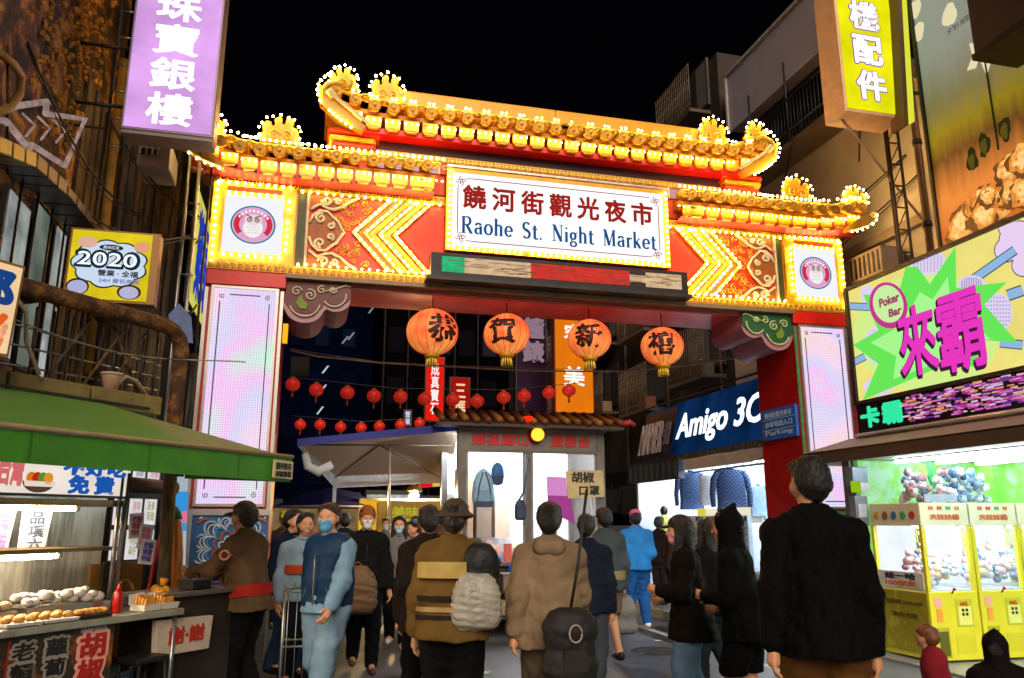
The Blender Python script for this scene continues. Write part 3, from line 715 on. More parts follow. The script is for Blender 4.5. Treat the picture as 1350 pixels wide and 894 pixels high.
# serif lettering built stroke by stroke
def serif_text():
    T, t = .25, .10
    mb = MB(); cur = [0.0]
    def q(pts): mb.prism([(cur[0] + x, 0, z) for x, z in pts], (0, .004, 0))
    def bar(x0, z0, x1, z1, w0, w1=None):
        w1 = w0 if w1 is None else w1
        dx, dz = x1 - x0, z1 - z0; L_ = math.hypot(dx, dz); nx, nz = -dz / L_, dx / L_
        q([(x0 + nx * w0 / 2, z0 + nz * w0 / 2), (x0 - nx * w0 / 2, z0 - nz * w0 / 2), (x1 - nx * w1 / 2, z1 - nz * w1 / 2), (x1 + nx * w1 / 2, z1 + nz * w1 / 2)])
    def ser(x, z, w_=.34): q([(x - w_ / 2, z - .03), (x + w_ / 2, z - .03), (x + w_ / 2, z + .03), (x - w_ / 2, z + .03)])
    def bowl(cx, cz, rx, rz, a0, a1, thick=T, thin=t, n=14):
        for i in range(n):
            a = R(a0 + (a1 - a0) * i / n); b_ = R(a0 + (a1 - a0) * (i + 1) / n)
            wa = thin + (thick - thin) * abs(math.cos(a)); wb = thin + (thick - thin) * abs(math.cos(b_))
            q([(cx + (rx + wa / 2) * math.cos(a), cz + (rz + wa / 2) * math.sin(a)), (cx + (rx - wa / 2) * math.cos(a), cz + (rz - wa / 2) * math.sin(a)),
               (cx + (rx - wb / 2) * math.cos(b_), cz + (rz - wb / 2) * math.sin(b_)), (cx + (rx + wb / 2) * math.cos(b_), cz + (rz + wb / 2) * math.sin(b_))])
    def g(c):
        if c == 'R':
            bar(.2, 0, .2, 1.4, T); ser(.2, .03, .4); ser(.16, 1.37, .34); bar(.2, 1.36, .55, 1.36, t); bar(.2, .72, .55, .72, t); bowl(.55, 1.04, .26, .32, -90, 90); bar(.5, .7, .92, .03, T); ser(.95, .03, .22); return 1.12
        if c == 'a':
            bar(.62, 0, .62, .68, T); bowl(.4, .66, .24, .24, 20, 165, T, t); bowl(.34, .27, .2, .22, 60, 300, T, t); bar(.42, .48, .62, .55, t); ser(.68, .03, .2); return .86
        if c == 'o': bowl(.42, .46, .32, .41, 0, 360, T, t, 22); return .9
        if c == 'h':
            bar(.18, 0, .18, 1.42, T); ser(.12, 1.4, .24); ser(.18, .03); bowl(.42, .66, .24, .24, 0, 150, T, t); bar(.66, 0, .66, .66, T); ser(.66, .03); return .9
        if c == 'e': bowl(.42, .46, .3, .41, 0, 320, T, t, 20); bar(.16, .48, .74, .48, t); return .84
        if c == 'S': bowl(.42, 1.03, .28, .32, 30, 240, T, t); bowl(.42, .37, .3, .33, 80, -150, T, t); bar(.28, .78, .6, .62, T); ser(.7, 1.2, .06); return .9
        if c == 't': bar(.26, .1, .26, 1.15, T); bar(.04, .86, .52, .86, t); bowl(.42, .2, .17, .17, 180, 320, T, t); return .62
        if c == '.': bowl(.15, .08, .05, .05, 0, 360, .1, .1, 10); return .4
        if c == 'N': bar(.2, 0, .2, 1.4, t); ser(.2, .03, .36); ser(.14, 1.37, .3); bar(.2, 1.38, .9, .02, T * 1.1); bar(.92, 0, .92, 1.4, t); ser(.92, 1.37, .36); return 1.16
        if c == 'i': bar(.2, 0, .2, .86, T); ser(.14, .84, .24); ser(.2, .03); bowl(.2, 1.18, .05, .05, 0, 360, .1, .1, 10); return .44
        if c == 'g': bowl(.36, .56, .23, .28, 0, 360, T, t, 18); bar(.55, .8, .76, .84, t); bowl(.38, -.12, .28, .2, 0, 360, T * .8, t, 18); bar(.2, .3, .2, .08, t); return .84
        if c == 'M': bar(.2, 0, .2, 1.4, t); ser(.2, .03, .34); ser(.14, 1.37, .26); bar(.22, 1.38, .64, .05, T * 1.1); bar(.64, .05, 1.06, 1.38, t); bar(1.1, 0, 1.1, 1.4, T); ser(1.1, .03, .36); ser(1.14, 1.37, .3); return 1.38
        if c == 'r': bar(.2, 0, .2, .86, T); ser(.14, .84, .24); ser(.2, .03); bowl(.46, .6, .22, .22, 50, 150, T, t); return .66
        if c == 'k': bar(.18, 0, .18, 1.42, T); ser(.12, 1.4, .24); ser(.18, .03, .3); bar(.2, .4, .6, .82, t); ser(.62, .84, .26); bar(.34, .56, .7, .04, T); ser(.72, .03, .26); return .88
        return .9
    out = []
    for word in ('Raohe', 'St.', 'Night', 'Market'):
        mb = MB()
        for c in word:
            mb_c = MB(); mb_o = mb; mb = mb_c; cur.append(0); cur.pop(); adv = g(c); mb = mb_o
            out.append(mb_c); cur[0] += adv + .06
        cur[0] += .80
    return out, cur[0] - .8
smbs, sw = serif_text()
scl = 2.84 / sw
for smb in smbs:
    smb.v = [(1.83 + x * scl, 9.925 + y, 5.315 + z * .172) for x, y, z in smb.v]
    stuff(smb.build('serif_letter', ES('1c5c98', .8), nb))
# ---- scrolling message bar under the name board
lb = MB().box((1.42, 9.82, 4.66), (5.06, 10.02, 4.98)).build('message_bar', BLACK, gate)
Z0, Z1 = 4.72, 4.93
LEDC = E('e0bc94', .9, .18, 9)
MB().box((1.56, 9.812, Z0), (1.86, 9.818, Z1)).build('lit_segment', E('30b878', 1, .2, 9), lb)
for (a, b_) in ((1.86, 2.76), (4.42, 4.96)): MB().box((a, 9.812, Z0), (b_, 9.818, Z1)).build('lit_segment', LEDC, lb)
MB().box((2.76, 9.812, Z0), (4.18, 9.818, Z1)).build('lit_segment', E('d03830', 1, .15, 9), lb)
MB().box((4.18, 9.812, Z0 + .06), (4.42, 9.818, Z1 - .05)).build('lit_segment', LEDC, lb)
stk = MB()
for i in range(60):
    x = random.uniform(1.6, 4.8); z = random.uniform(Z0 + .01, Z1 - .01); stk.box((x, 9.806, z), (x + random.uniform(.05, .35), 9.811, z + .006))
stuff(stk.build('scroll_streaks', ES('906040', .6), lb))
bar2 = MB().box((1.36, 9.80, 4.61), (5.12, 10.02, 4.655)).build('message_bar_sill', DSTEEL, gate)

# blue notice on the right pillar's inner face, door details
nt_ = thing('blue_notice', 'blue enamel notice with pale text on the red inner side of the right pillar', 'notice', (6.82, 10.6, 3.0))
MB().box((6.835, 10.15, 2.76), (6.875, 11.05, 3.22)).build('plate', M('2878e0', .3, 0, .2), nt_)
for i, s_ in enumerate(('饒河街觀光夜市', '停車場出入口', 'Parking')):
    text(s_, frame_m((6.834, 10.6, 3.13 - i * .14), (0, -1, 0), (0, 0, 1)), .72, .09, M('d8f0ff', .5), nt_, .002, .01)
MB().box((6.83, 10.17, 2.9), (6.834, 11.03, 2.91)).box((6.83, 10.17, 3.06), (6.834, 11.03, 3.068)).build('divider', M('d8f0ff', .5), nt_)

# ---- four big paper lanterns under the beam
def lantern_big(x, z, r, ch, label):
    t = thing('paper_lantern', label, 'lantern', (x, 10.45, z), 0, 'four large orange lanterns hung below the gate beam')
    mb = MB(); n = 40; m = 18; vs = []
    for i in range(m + 1):
        a = PI * i / m
        for k in range(n):
            ang = 2 * PI * k / n; rr = r * math.sin(a) * (1 + .025 * abs(math.cos(ang * 10)))
            vs.append((x + max(rr, .001) * math.cos(ang), 10.45 + max(rr, .001) * math.sin(ang), z - r * .93 * math.cos(a)))
    mb.add(vs, [(i * n + k, i * n + (k + 1) % n, (i + 1) * n + (k + 1) % n, (i + 1) * n + k) for i in range(m) for k in range(n)], True)
    lm = lantern_mat(); shell = mb.build('shell', lm, t)
    # glyph wrapped on the sphere
    co, fs = text_mesh(ch, .5, .008, 1.0, 1.0)
    # subdivide by projecting: fine enough for flat strokes
    mn = co.min(0); mx = co.max(0); q = (co - (mn + mx) / 2) / (mx - mn)
    vs = []
    yawc = LANT_YAW.get(ch, 0.25)
    q0 = q; fs0 = fs; q = np.concatenate([q0 + np.array([.028 * math.cos(a), .028 * math.sin(a), -.01 * i]) for i, a in enumerate([PI / 3 * k for k in range(6)])])
    fs = [tuple(i + len(q0) * k for i in f) for k in range(6) for f in fs0]
    for u_, v_, d_ in q:
        a = u_ * 1.25 - yawc; e = v_ * 1.2
        rr = r * (1.02 + .012 * d_ * 2)
        vs.append((x + rr * math.sin(a) * math.cos(e), 10.45 - rr * math.cos(a) * math.cos(e), z + rr * .93 * math.sin(e)))
    mb = MB(); mb.add(vs, fs); mb.build('character', M('3a0806', .6, 0, 0), t)
    mb = MB()
    for k in range(16):
        a = 2 * PI * k / 16
        mb.tube([(x + r * 1.012 * math.sin(b_) * math.cos(a), 10.45 + r * 1.012 * math.sin(b_) * math.sin(a), z - r * .94 * math.cos(b_)) for b_ in [.25 + (PI - .5) * i / 12 for i in range(13)]], .0035, 4)
    stuff(mb.build('ribs', M('a83018', .6, 0, 0), t))
    MB().lathe([(.10, -r * .93 - .03), (.11, -r * .93 + .01), (.09, -r * .9 + .03)], (x, 10.45, z), 14).build('base_ring', GOLD, t)
    MB().lathe([(.09, r * .88), (.10, r * .93), (.02, r * .95)], (x, 10.45, z), 14).build('top_cap', M('b02010', .5), t)
    MB().tube([(x, 10.45, z + r * .93), (x, 10.45, 4.53)], .008, 5).build('hanger', BLACK, t)
    mb = MB()
    for k in range(12):
        a = 2 * PI * k / 12; mb.tube([(x + .06 * math.cos(a), 10.45 + .06 * math.sin(a), z - r * .93 - .02), (x + .075 * math.cos(a), 10.45 + .075 * math.sin(a), z - r * .93 - .15)], .012, 4)
    mb.build('tassel', GOLDP, t)
LANT_YAW = {'恭': -.32, '賀': .45, '新': .38, '禧': .48}
_lm = []
def lantern_mat():
    if _lm: return _lm[0]
    m = bpy.data.materials.new('lantern_paper'); m.use_nodes = True
    nt = m.node_tree; b = nt.nodes['Principled BSDF']
    b.inputs['Base Color'].default_value = (*lin('e04020'), 1); b.inputs['Roughness'].default_value = .5
    tc = nt.nodes.new('ShaderNodeTexCoord'); n = nt.nodes.new('ShaderNodeTexNoise'); n.inputs['Scale'].default_value = 4
    nt.links.new(tc.outputs['Object'], n.inputs['Vector'])
    lw = nt.nodes.new('ShaderNodeLayerWeight'); lw.inputs[0].default_value = .35
    r = nt.nodes.new('ShaderNodeValToRGB'); r.color_ramp.elements[0].color = (*lin('ffa850'), 1); r.color_ramp.elements[1].color = (*lin('ea5430'), 1)
    r.color_ramp.elements[0].position = .35; r.color_ramp.elements[1].position = .68
    nt.links.new(n.outputs['Fac'], r.inputs[0])
    nt.links.new(r.outputs[0], b.inputs['Emission Color']); b.inputs['Emission Strength'].default_value = .72
    _lm.append(m); return m
for (px, py, rr, ch, lb_) in ((570, 438, .345, '恭', 'glowing orange paper lantern whose dark character turns away, leftmost under the gate beam'),
                              (668, 441, .315, '賀', 'glowing orange lantern marked 賀, second from the left under the gate beam'),
                              (777, 447, .305, '新', 'glowing orange lantern marked 新 in front of the orange banner'),
                              (873, 457, .305, '禧', 'glowing orange lantern marked 禧, nearest the right cloud bracket')):
    p = on(('y', 10.45), px, py); lantern_big(p.x, p.z, rr, ch, lb_)
# ================================================================== left side: old building and its things
BW = ramp_mat([(0.34, '0c0604'), (0.45, '2c1a0c'), (0.52, '6a4014'), (0.60, 'c08830'), (0.68, '7a4c18'), (0.8, '2a180c')], scale=2.3, rough=.8, bump=.9, dist=.6)
ob = thing('old_building', 'grimy dark building with blistered ochre wall behind the pink sign', 'building', (-3.4, 7.5, 0))
MB().box((-6.5, 2.0, 0), (-2.62, 10.4, 14)).build('side_wall', BW, ob)
MB().box((-2.618, 10.3, 0), (-1.72, 13.0, 7.2)).build('rear_wall', M('1e140c', .8, 0, .5, 4, .5), ob)
# vertical planks on the wall facing the market
x = -2.6
while x < -1.78:
    w_ = random.uniform(.09, .15)
    mb = MB().box((x, 10.30 - random.uniform(.02, .05), random.uniform(2.4, 2.6)), (x + w_ - .012, 10.3, random.uniform(6.3, 6.6)))
    mb.build('plank', WOOD, ob, .006); x += w_
# planks of the side wall low down, lit from the stall
y = 8.9
while y < 10.25:
    w_ = random.uniform(.1, .17)
    MB().box((-2.62, y, 2.6), (-2.62 + random.uniform(.02, .06), y + w_ - .014, 6.4)).build('plank', WOOD, ob, .006); y += w_
# peeling crust patches proud of the wall
mb = MB(); random.seed(3)
for i in range(1500):
    yy = random.uniform(6.6, 10.2); zz = random.uniform(5.2, 9.5); s_ = random.uniform(.008, .045)
    if (yy - 8.2) ** 2 / 1.6 + (zz - 7.2) ** 2 / 4 > random.uniform(.2, 1.4): continue
    n = 6; a0 = random.random() * 6
    mb.prism([(-2.62 + random.uniform(.01, .05), yy + s_ * random.uniform(.5, 1.2) * math.cos(a0 + k), zz + s_ * random.uniform(.5, 1.2) * math.sin(a0 + k)) for k in range(n)], (-.03, 0, 0))
stuff(mb.build('crust', M('c08424', .7, 0, .7, 14, .6), ob))
# yellow drain pipe and cracks
MB().tube([(-2.5, 9.9, 3.2), (-2.5, 9.9, 7.2)], .055, 10).build('drain_pipe', M('a07020', .5, 0, .5, 6, .3), ob)
MB().tube([(-2.25, 10.22, 3.0), (-2.25, 10.22, 7.3)], .04, 8).build('drain_pipe', M('6a5038', .6, 0, .5, 6, .3), ob)
# pale windows with papered panes, seen past the pipe
for k, (ya, yb_, za, zb) in enumerate(((7.15, 7.75, 2.9, 4.35), (7.85, 8.35, 2.9, 4.5), (8.45, 8.85, 2.9, 4.5))):
    wn = MB().box((-2.62, ya, za), (-2.58, yb_, zb)).build('window', DSTEEL, ob)
    zm = (za + zb) / 2
    for a_, b_ in ((za + .04, zm - .02), (zm + .02, zb - .04)):
        MB().box((-2.585, ya + .04, a_), (-2.572, yb_ - .04, b_)).build('pane', E(('c8d0cc', '8a9488', 'd0d4d0')[k], .45, .5, 3), wn)
for q in range(5):
    MB().tube([(-2.5, 7.2 + q * .42, 2.6), (-2.5, 7.2 + q * .42, 4.6)], .012, 5).build('window_bar', BLACK, ob)
# ---- arched corrugated eave over the windows
ar = thing('arched_eave', 'curved ribbed metal eave bending down the dark left wall', 'awning', (-2.3, 7.5, 5))
path = [on(('x', -2.25), *p) for p in ((-60, 160), (0, 190), (50, 212), (90, 250), (125, 295), (155, 345), (190, 400), (214, 440))]
for i, (a, b_) in enumerate(zip(path, path[1:])):
    d = (b_ - a); k = 3
    for j in range(k):
        p = a + d * (j / k); q_ = a + d * ((j + .9) / k)
        up = Vector((0, -(d.z), d.y)).normalized() * (.11 if i < 3 else .08)
        if up.z < 0: up = -up
        MB().prism([p - up * .55, q_ - up * .55, q_ + up * .55, p + up * .55], (-.30, 0, 0)).build('eave_strip', M('7c7024', .35, .5, .4, 5, .2) if i < 2 else M('3c3230', .4, .4, .4, 5, .3), ar, .01)
# ---- neon arrow
na = thing('neon_arrow', 'pale unlit neon arrow outline pointing left on the ochre wall', 'neon sign', (-2.5, 8.2, 6.5))
pl = ('x', -2.5)
NEO = E('c8a8a0', .5, .4, 9)  # emission stands in for light reflected by the unlit tubes
out = [(-8, 152), (20, 140), (62, 134), (60, 150), (112, 157), (86, 219), (42, 191), (38, 196), (8, 160), (-8, 156)]
MB().tube([on(pl, *p) for p in out], .028, 8).build('outline_tube', NEO, na)
MB().tube([on(pl, *p) for p in ((2, 72), (18, 85), (28, 100), (26, 124), (14, 140), (-5, 150))], .035, 8).build('curl_tube', M('a07840', .5, 0, .4), na)
for q in range(3):
    x0 = 30 + q * 20
    MB().tube([on(pl, x0, 150 + q * 4), on(pl, x0 + 16, 165 + q * 4), on(pl, x0 + 4, 180 + q * 4)], .012, 6).build('inner_tube', NEO, na)
MB().tube([on(pl, 10, 60), on(pl, 10, 230)], .012, 5).build('support', DSTEEL, na)
# ---- purple jeweller's sign
ps = thing('pink_sign', 'tall glowing pink box sign reading 珠寶銀樓 above the left corner', 'sign', (-1.66, 8.6, 6.5))
pl = ('y', 8.4)
qa = [(177, -30), (163, 163), (277, 181), (290, -30)]
bl_, br_ = on(pl, *qa[1]), on(pl, *qa[2]); xl, xr, zb = bl_.x, br_.x, (bl_.z + br_.z) / 2
MB().box((xl - .03, 8.4, zb - .03), (xr + .03, 8.72, zb + 3.0)).build('sign_case', M('8a7888', .4, .4, .2), ps, .01)
fc = MB().box((xl, 8.385, zb), (xr, 8.399, zb + 2.97)).build('lit_face', E('e2a8f0', .95, .28, 1.6), ps)
for i, ch in enumerate('樓銀寶珠'):
    text(ch, frame_m(((xl + xr) / 2, 8.383, zb + .24 + i * .415), (1, 0, 0), (0, 0, 1)), .45, .36, ES('fdfcff', 1.25), fc, .006, .018)
MB().box((xl - .02, 8.41, zb - .07), (xr + .02, 8.70, zb - .032)).build('base_plate', M('8a7c78', .5, .2), ps)
for z_ in (5.9, 6.6, 7.3): MB().tube([(xl - .02, 8.6, z_), (-2.62, 8.6, z_)], .02, 6).build('arm', DSTEEL, ps)
# lattice mast left of the sign
lm = thing('lattice_mast', 'rusty ladder-like steel lattice standing left of the pink sign', 'steel frame', (-2.25, 8.6, 5))
for px in (-2.3, -2.13): MB().tube([(px, 8.75, 5.4), (px + .0, 8.75, 9.2)], .016, 6).build('rail', DSTEEL, lm)
for q in range(11): MB().tube([(-2.3, 8.75, 5.5 + q * .33), (-2.13, 8.75, 5.5 + q * .33)], .012, 5).build('rung', STEEL, lm)
for q in range(2): MB().tube([(-2.62, 8.75, 5.7 + q * 2.5), (-2.3, 8.75, 5.7 + q * 2.5)], .014, 5).build('bracket', DSTEEL, lm)
# AC unit
ac = thing('air_conditioner', 'small grey air conditioner hanging under the pink sign', 'air conditioner', (-1.95, 9.4, 5.6))
p = on(('y', 9.3), 205, 203)
MB().box((p.x - .20, 9.3, p.z - .16), (p.x + .16, 9.85, p.z + .16)).build('casing', M('908890', .5, .1, .2), ac, .015)
MB().box((p.x - .17, 9.285, p.z - .02), (p.x + .05, 9.299, p.z + .14)).build('grille', BLACK, ac)
mb = MB()
for q in range(4): mb.box((p.x - .17 + q * .065, 9.275, p.z - .02), (p.x - .155 + q * .065, 9.284, p.z + .14))
mb.box((p.x - .17, 9.27, p.z + .05), (p.x + .05, 9.274, p.z + .062)); mb.build('grille_bar', WHITEP, ac)
MB().tube([(p.x, 9.85, p.z), (p.x, 10.3, p.z)], .03, 6).build('pipe', DSTEEL, ac)
# scaffold poles between wall and gate
sf = thing('pipe_scaffold', 'thin steel pipe scaffold rising between the planks and the gate', 'scaffold', (-1.6, 9.6, 0))
for (px, zt) in ((232, 6.6), (246, 6.2)):
    p = on(('y', 9.7), px, 400); MB().tube([(p.x, 9.7, 0), (p.x, 9.7, zt)], .022, 8).build('pole', STEEL, sf)
p = on(('y', 9.7), 268, 300); MB().tube([(p.x, 9.95, 2.5), (p.x, 9.95, 5.9)], .016, 6).build('pole', DSTEEL, sf)
a = on(('y', 9.7), 232, 400).x
for q in range(9): MB().tube([(a, 9.7, 2.6 + q * .45), (a + .16, 9.7, 2.6 + q * .45)], .014, 5).build('rung', STEEL, sf)
for q in range(4): MB().tube([(a + .16, 9.7, 3.0 + q * .9), (-1.40, 9.95, 3.2 + q * .9)], .012, 5).build('diagonal_rod', DSTEEL, sf)
ys = thing('sliver_sign', 'narrow yellow and blue lit sign seen edge-on beside the gate', 'sign', (-1.7, 11.5, 4.8))
MB().box((-1.66, 10.6, 4.3), (-1.60, 12.2, 5.9)).build('case', DSTEEL, ys)
MB().box((-1.60, 10.64, 4.34), (-1.59, 12.16, 5.86)).build('lit_face', E('e0d860', .8, .2), ys)
text('藥局', frame_m((-1.588, 11.4, 5.1), (0, 1, 0), (0, 0, 1)), 1.1, 1.2, ES('2840c0', .8), ys, .004, .03)
# striped awning patch and pale blue canvas further back
aw = thing('ribbed_awning', 'dark ribbed awning sloping behind the left pillar', 'awning', (-1.7, 12, 4))
for q in range(10):
    MB().prism([(-1.72, 10.7 + q * .3, 4.25), (-1.72, 10.95 + q * .3, 4.25), (-1.35, 10.95 + q * .3, 3.6), (-1.35, 10.7 + q * .3, 3.6)], (0, 0, .03)).build('rib', M('3a2c28', .6, 0, .3), aw)
bc = thing('blue_canvas', 'small pale blue canvas flap hanging beside the pillar', 'canvas', (-1.5, 9.4, 3.2))
MB().prism([on(('y', 9.6), *p) for p in ((222, 415), (236, 400), (252, 418), (254, 452), (226, 452))], (0, .03, 0)).build('canvas_sheet', M('7088c0', .6, 0, .3), bc)
# ---- 2020 sign
yl = thing('yellow_2020_sign', 'yellow lit sign with 2020 in a white cloud above the rusty pipe', 'sign', (-1.9, 7.0, 3.8))
pl = ('y', 7.0)
c4 = [on(pl, *p) for p in ((96, 302), (88, 389), (192, 401), (202, 312))]
x0_, x1_ = (c4[0].x + c4[1].x) / 2, (c4[2].x + c4[3].x) / 2; z0_ = (c4[1].z + c4[2].z) / 2; z1_ = (c4[0].z + c4[3].z) / 2
MB().box((x0_ - .02, 7.0, z0_ - .02), (x1_ + .06, 7.14, z1_ + .02)).build('case', M('8a6020', .4, .3), yl)
fc = MB().box((x0_, 6.985, z0_), (x1_, 6.999, z1_)).build('lit_face', E('e8d020', .9, .15, 5), yl)
W_, H_ = x1_ - x0_, z1_ - z0_
def Q(u, v, l=1): return Vector((x0_ + u * W_, 6.985 - .002 * l, z0_ + v * H_))
def cloud(cx, cy, rx, ry, mat, l, lob=9, name='printed_cloud', am=.12):
    n = 72; MB().add([Q(cx + (rx * (1 + am * abs(math.sin(lob * PI * i / n)))) * math.cos(2 * PI * i / n), cy + (ry * (1 + am * abs(math.sin(lob * PI * i / n)))) * math.sin(2 * PI * i / n), l) for i in range(n)], [tuple(range(n))]).build(name, mat, fc)
cloud(.5, .52, .44, .33, ES('202428', .8), 1); cloud(.5, .52, .42, .31, ES('cfe0f4', .95), 2)
cloud(.14, .16, .14, .12, ES('3a2a20', .6), 3, 3, 'printed_bun', .02); cloud(.14, .15, .12, .10, ES('b8b8e0', .9), 4, 3, 'printed_bun', .02)
cloud(.78, .12, .15, .11, ES('503820', .6), 3, 3, 'printed_bun', .02); cloud(.78, .11, .12, .09, ES('c0bce0', .9), 4, 3, 'printed_bun', .02)
cloud(.2, .82, .12, .08, ES('e8b8a0', .9), 3, 3, 'printed_bun', .02); cloud(.88, .80, .10, .08, ES('f0a880', .9), 3, 3, 'printed_bun', .02)
cloud(.5, .76, .15, .045, ES('283038', .8), 5, 2, 'printed_plate', .02)
text('2020', frame_m(Q(.47, .58, 5), (1, 0, 0), (0, 0, 1)), W_ * .78, H_ * .24, ES('183040', .8), fc, .002, .06)
text('2020', frame_m(Q(.47, .58, 7), (1, 0, 0), (0, 0, 1)), W_ * .74, H_ * .20, ES('f4fcff', 1.1), fc, .002, .01)
text('奧林匹克', frame_m(Q(.5, .76, 6), (1, 0, 0), (0, 0, 1)), W_ * .2, H_ * .05, ES('e0e8f0', 1), fc, .002)
text('營業 · 全福', frame_m(Q(.62, .38, 5), (1, 0, 0), (0, 0, 1)), W_ * .5, H_ * .09, ES('303848', .8), fc, .002, .02)
text('24H 慶祝商圈', frame_m(Q(.64, .27, 5), (1, 0, 0), (0, 0, 1)), W_ * .5, H_ * .07, ES('7068b0', .9), fc, .002, .01)
# ---- rusty pipe, ledge, trellis clutter (on the oblique front of the stall)
rp = thing('rusty_pipe', 'thick rusty pipe running level then bending down by the gate', 'pipe', SL(-.7, -.3, 3.08))
pts = [SL(-3.2, -.3, 3.07), SL(-.1, -.3, 3.08), SL(-.02, -.3, 3.06), SL(.05, -.3, 3.0), SL(.08, -.3, 2.9), SL(.08, -.3, 2.5), SL(.08, -.3, 2.0)]
MB().tube(pts, .062, 14).build('pipe_run', RUST, rp)
MB().tube([SL(.2, -.28, 2.9), SL(.16, -.28, 1.9)], .035, 10).build('side_post', M('140c08', .6), rp)
for s_ in (-1.2, -.6): MB().tube([SL(s_, -.3, 3.07), SL(s_, -.42, 3.07)], .075, 12).build('collar', DSTEEL, rp)
lg_ = thing('stall_ledge', 'flaking ochre box ledge above the green awning', 'ledge', SL(-.8, -.3, 2.45))
for s0 in (-3.2, -2.5, -1.9, -1.32, -.7):
    s1 = {-.7: -.08}.get(s0, s0 + .58 if s0 != -2.5 else -1.92); s1 = {-3.2: -2.52, -2.5: -1.92, -1.9: -1.34, -1.32: -.72, -.7: -.08}[s0]
    MB().prism([SL(s0, -.28, 2.36), SL(s1, -.28, 2.36), SL(s1, -.28, 2.50), SL(s0, -.28, 2.50)], -SN * .3).build('ledge_board', M('8a7848', .6, .1, .45, 9, .4), lg_, .008)
MB().prism([SL(-3.2, -.26, 2.39), SL(-.2, -.26, 2.39), SL(-.2, -.26, 2.405), SL(-3.2, -.26, 2.405)], -SN * .015).build('trim_strip', DSTEEL, lg_)
# scrap trellis and clutter on top of the ledge
tr = thing('scrap_trellis', 'tangle of thin rods and branches on the ledge under the pipe', 'trellis', SL(-.6, -.45, 2.5))
random.seed(11)
for q in range(9):
    s_ = -1.1 + q * .13; MB().tube([SL(s_, -.42, 2.48), SL(s_ + random.uniform(-.03, .03), -.42, 3.0)], .010, 5).build('rod', DSTEEL if q % 3 else WOOD, tr)
for q in range(3): MB().tube([SL(-1.3, -.43, 2.85 - q * .14), SL(0, -.43, 2.78 - q * .1)], .008, 5).build('rod', STEEL, tr)
for a, b_ in ((-1.0, -.7), (-.7, -.4), (-.5, -.2), (-.2, -.5)): MB().tube([SL(a, -.40, 2.5), SL(b_, -.40, 3.0)], .012, 5).build('branch', WOOD, tr)
MB().tube([SL(-1.4, -.25, 3.0), SL(-1.3, -.24, 2.9), SL(-1.27, -.24, 2.7), SL(-1.15, -.24, 2.5)], .014, 6).build('hose', M('b0a090', .5), tr)
MB().tube([SL(-.5, -.35, 2.52), SL(-.4, -.33, 2.62), SL(-.3, -.33, 2.6), SL(-.18, -.34, 2.5)], .016, 6).build('hose', M('a89888', .5), tr)
pot = thing('clay_pot', 'small pale clay pot among the rods on the ledge', 'pot', SL(-.5, -.4, 2.5))
MB().lathe([(.05, 2.505), (.07, 2.60), (.075, 2.62), (.06, 2.62)], SL(-.48, -.38, 0), 14).build('body', M('b89878', .6), pot)
MB().lathe([(.078, 2.615), (.082, 2.635), (.06, 2.637)], SL(-.48, -.38, 0), 14).build('rim', M('c8a888', .6), pot)
wr = thing('barbed_wire', 'sagging wire strung from the trellis to the pillar', 'wire', SL(-1, -.2, 2.8))
MB().tube([SL(-1.6 + i * .18, -.22, 2.86 - .10 * math.sin(i * .3)) for i in range(14)], .005, 4).build('strand', STEEL, wr)
# ---- orange-white sign at the frame edge
og = thing('cream_sign', 'cream sign with a blue character and orange mark at the left edge', 'sign', SL(-1.7, .03, 2.8))
MB().prism([SL(-2.4, .02, 2.52), SL(-1.545, .02, 2.52), SL(-1.52, .02, 3.11), SL(-2.4, .02, 3.10)], -SN * .07).build('case', M('a87840', .4, .2), og)
fc = MB().prism([SL(-2.38, .03, 2.54), SL(-1.565, .03, 2.54), SL(-1.54, .03, 3.09), SL(-2.38, .03, 3.08)], -SN * .008).build('lit_face', E('f4cf9c', .95, .1, 4), og)
text('郎', frame_m(SL(-1.72, .034, 2.93), SD, (0, 0, 1)), .26, .24, ES('1c4890', .8), fc, .004, .05)
text('烤', frame_m(SL(-1.72, .034, 2.67), SD, (0, 0, 1)), .24, .22, ES('f06020', .9), fc, .004, .05)
# ================================================================== green awning of the stall
ga = thing('green_awning', 'long green canvas awning sloping over the food stall', 'awning', SL(-.8, .6, 1.9))
GRN = M('3a8418', .65, 0, .3, 4, .15); GRN2 = ramp_mat([(.3, '3c7c20'), (.5, '4c7c2c'), (.66, '7c7458'), (.8, '3a8420')], scale=1.6, rough=.7, bump=.1)
MB().prism([SL(-3.6, .6, 1.86), SL(.44, .6, 1.85), SL(.44, .6, 2.035), SL(-3.6, .6, 2.035)], -SN * .012).build('valance', GRN, ga)
rt = [SL(-3.6, -.15, 2.36), SL(-.72, -.15, 2.36), SL(.43, .58, 2.04), SL(-3.6, .59, 2.04)]
MB().prism(rt, (0, 0, -.012)).build('slope_sheet', GRN2, ga)
MB().prism([SL(-.72, -.15, 2.36), SL(.43, .58, 2.04), SL(.43, -.6, 2.04), SL(-.72, -.8, 2.36)], (0, 0, -.012)).build('end_sheet', GRN2, ga)
MB().prism([SL(.43, .59, 1.85), SL(.43, -.5, 1.9), SL(.43, -.5, 2.035), SL(.43, .59, 2.035)], SD * .012).build('end_valance', GRN, ga)
MB().tube([SL(-3.6, .605, 2.045), SL(.44, .605, 2.045)], .016, 8).build('hem_pipe', M('9a8468', .5), ga)
for s_ in (-2.6, -1.75, -.95, -.15): MB().prism([SL(s_, .606, 1.87), SL(s_ + .012, .606, 1.87), SL(s_ + .012, .606, 2.03), SL(s_, .606, 2.03)], -SN * .006).build('seam', M('2f6c14', .7), ga)
pl_ = thing('stall_plaque', 'small cream plaque at the right end of the green awning', 'plaque', SL(.33, .62, 1.95))
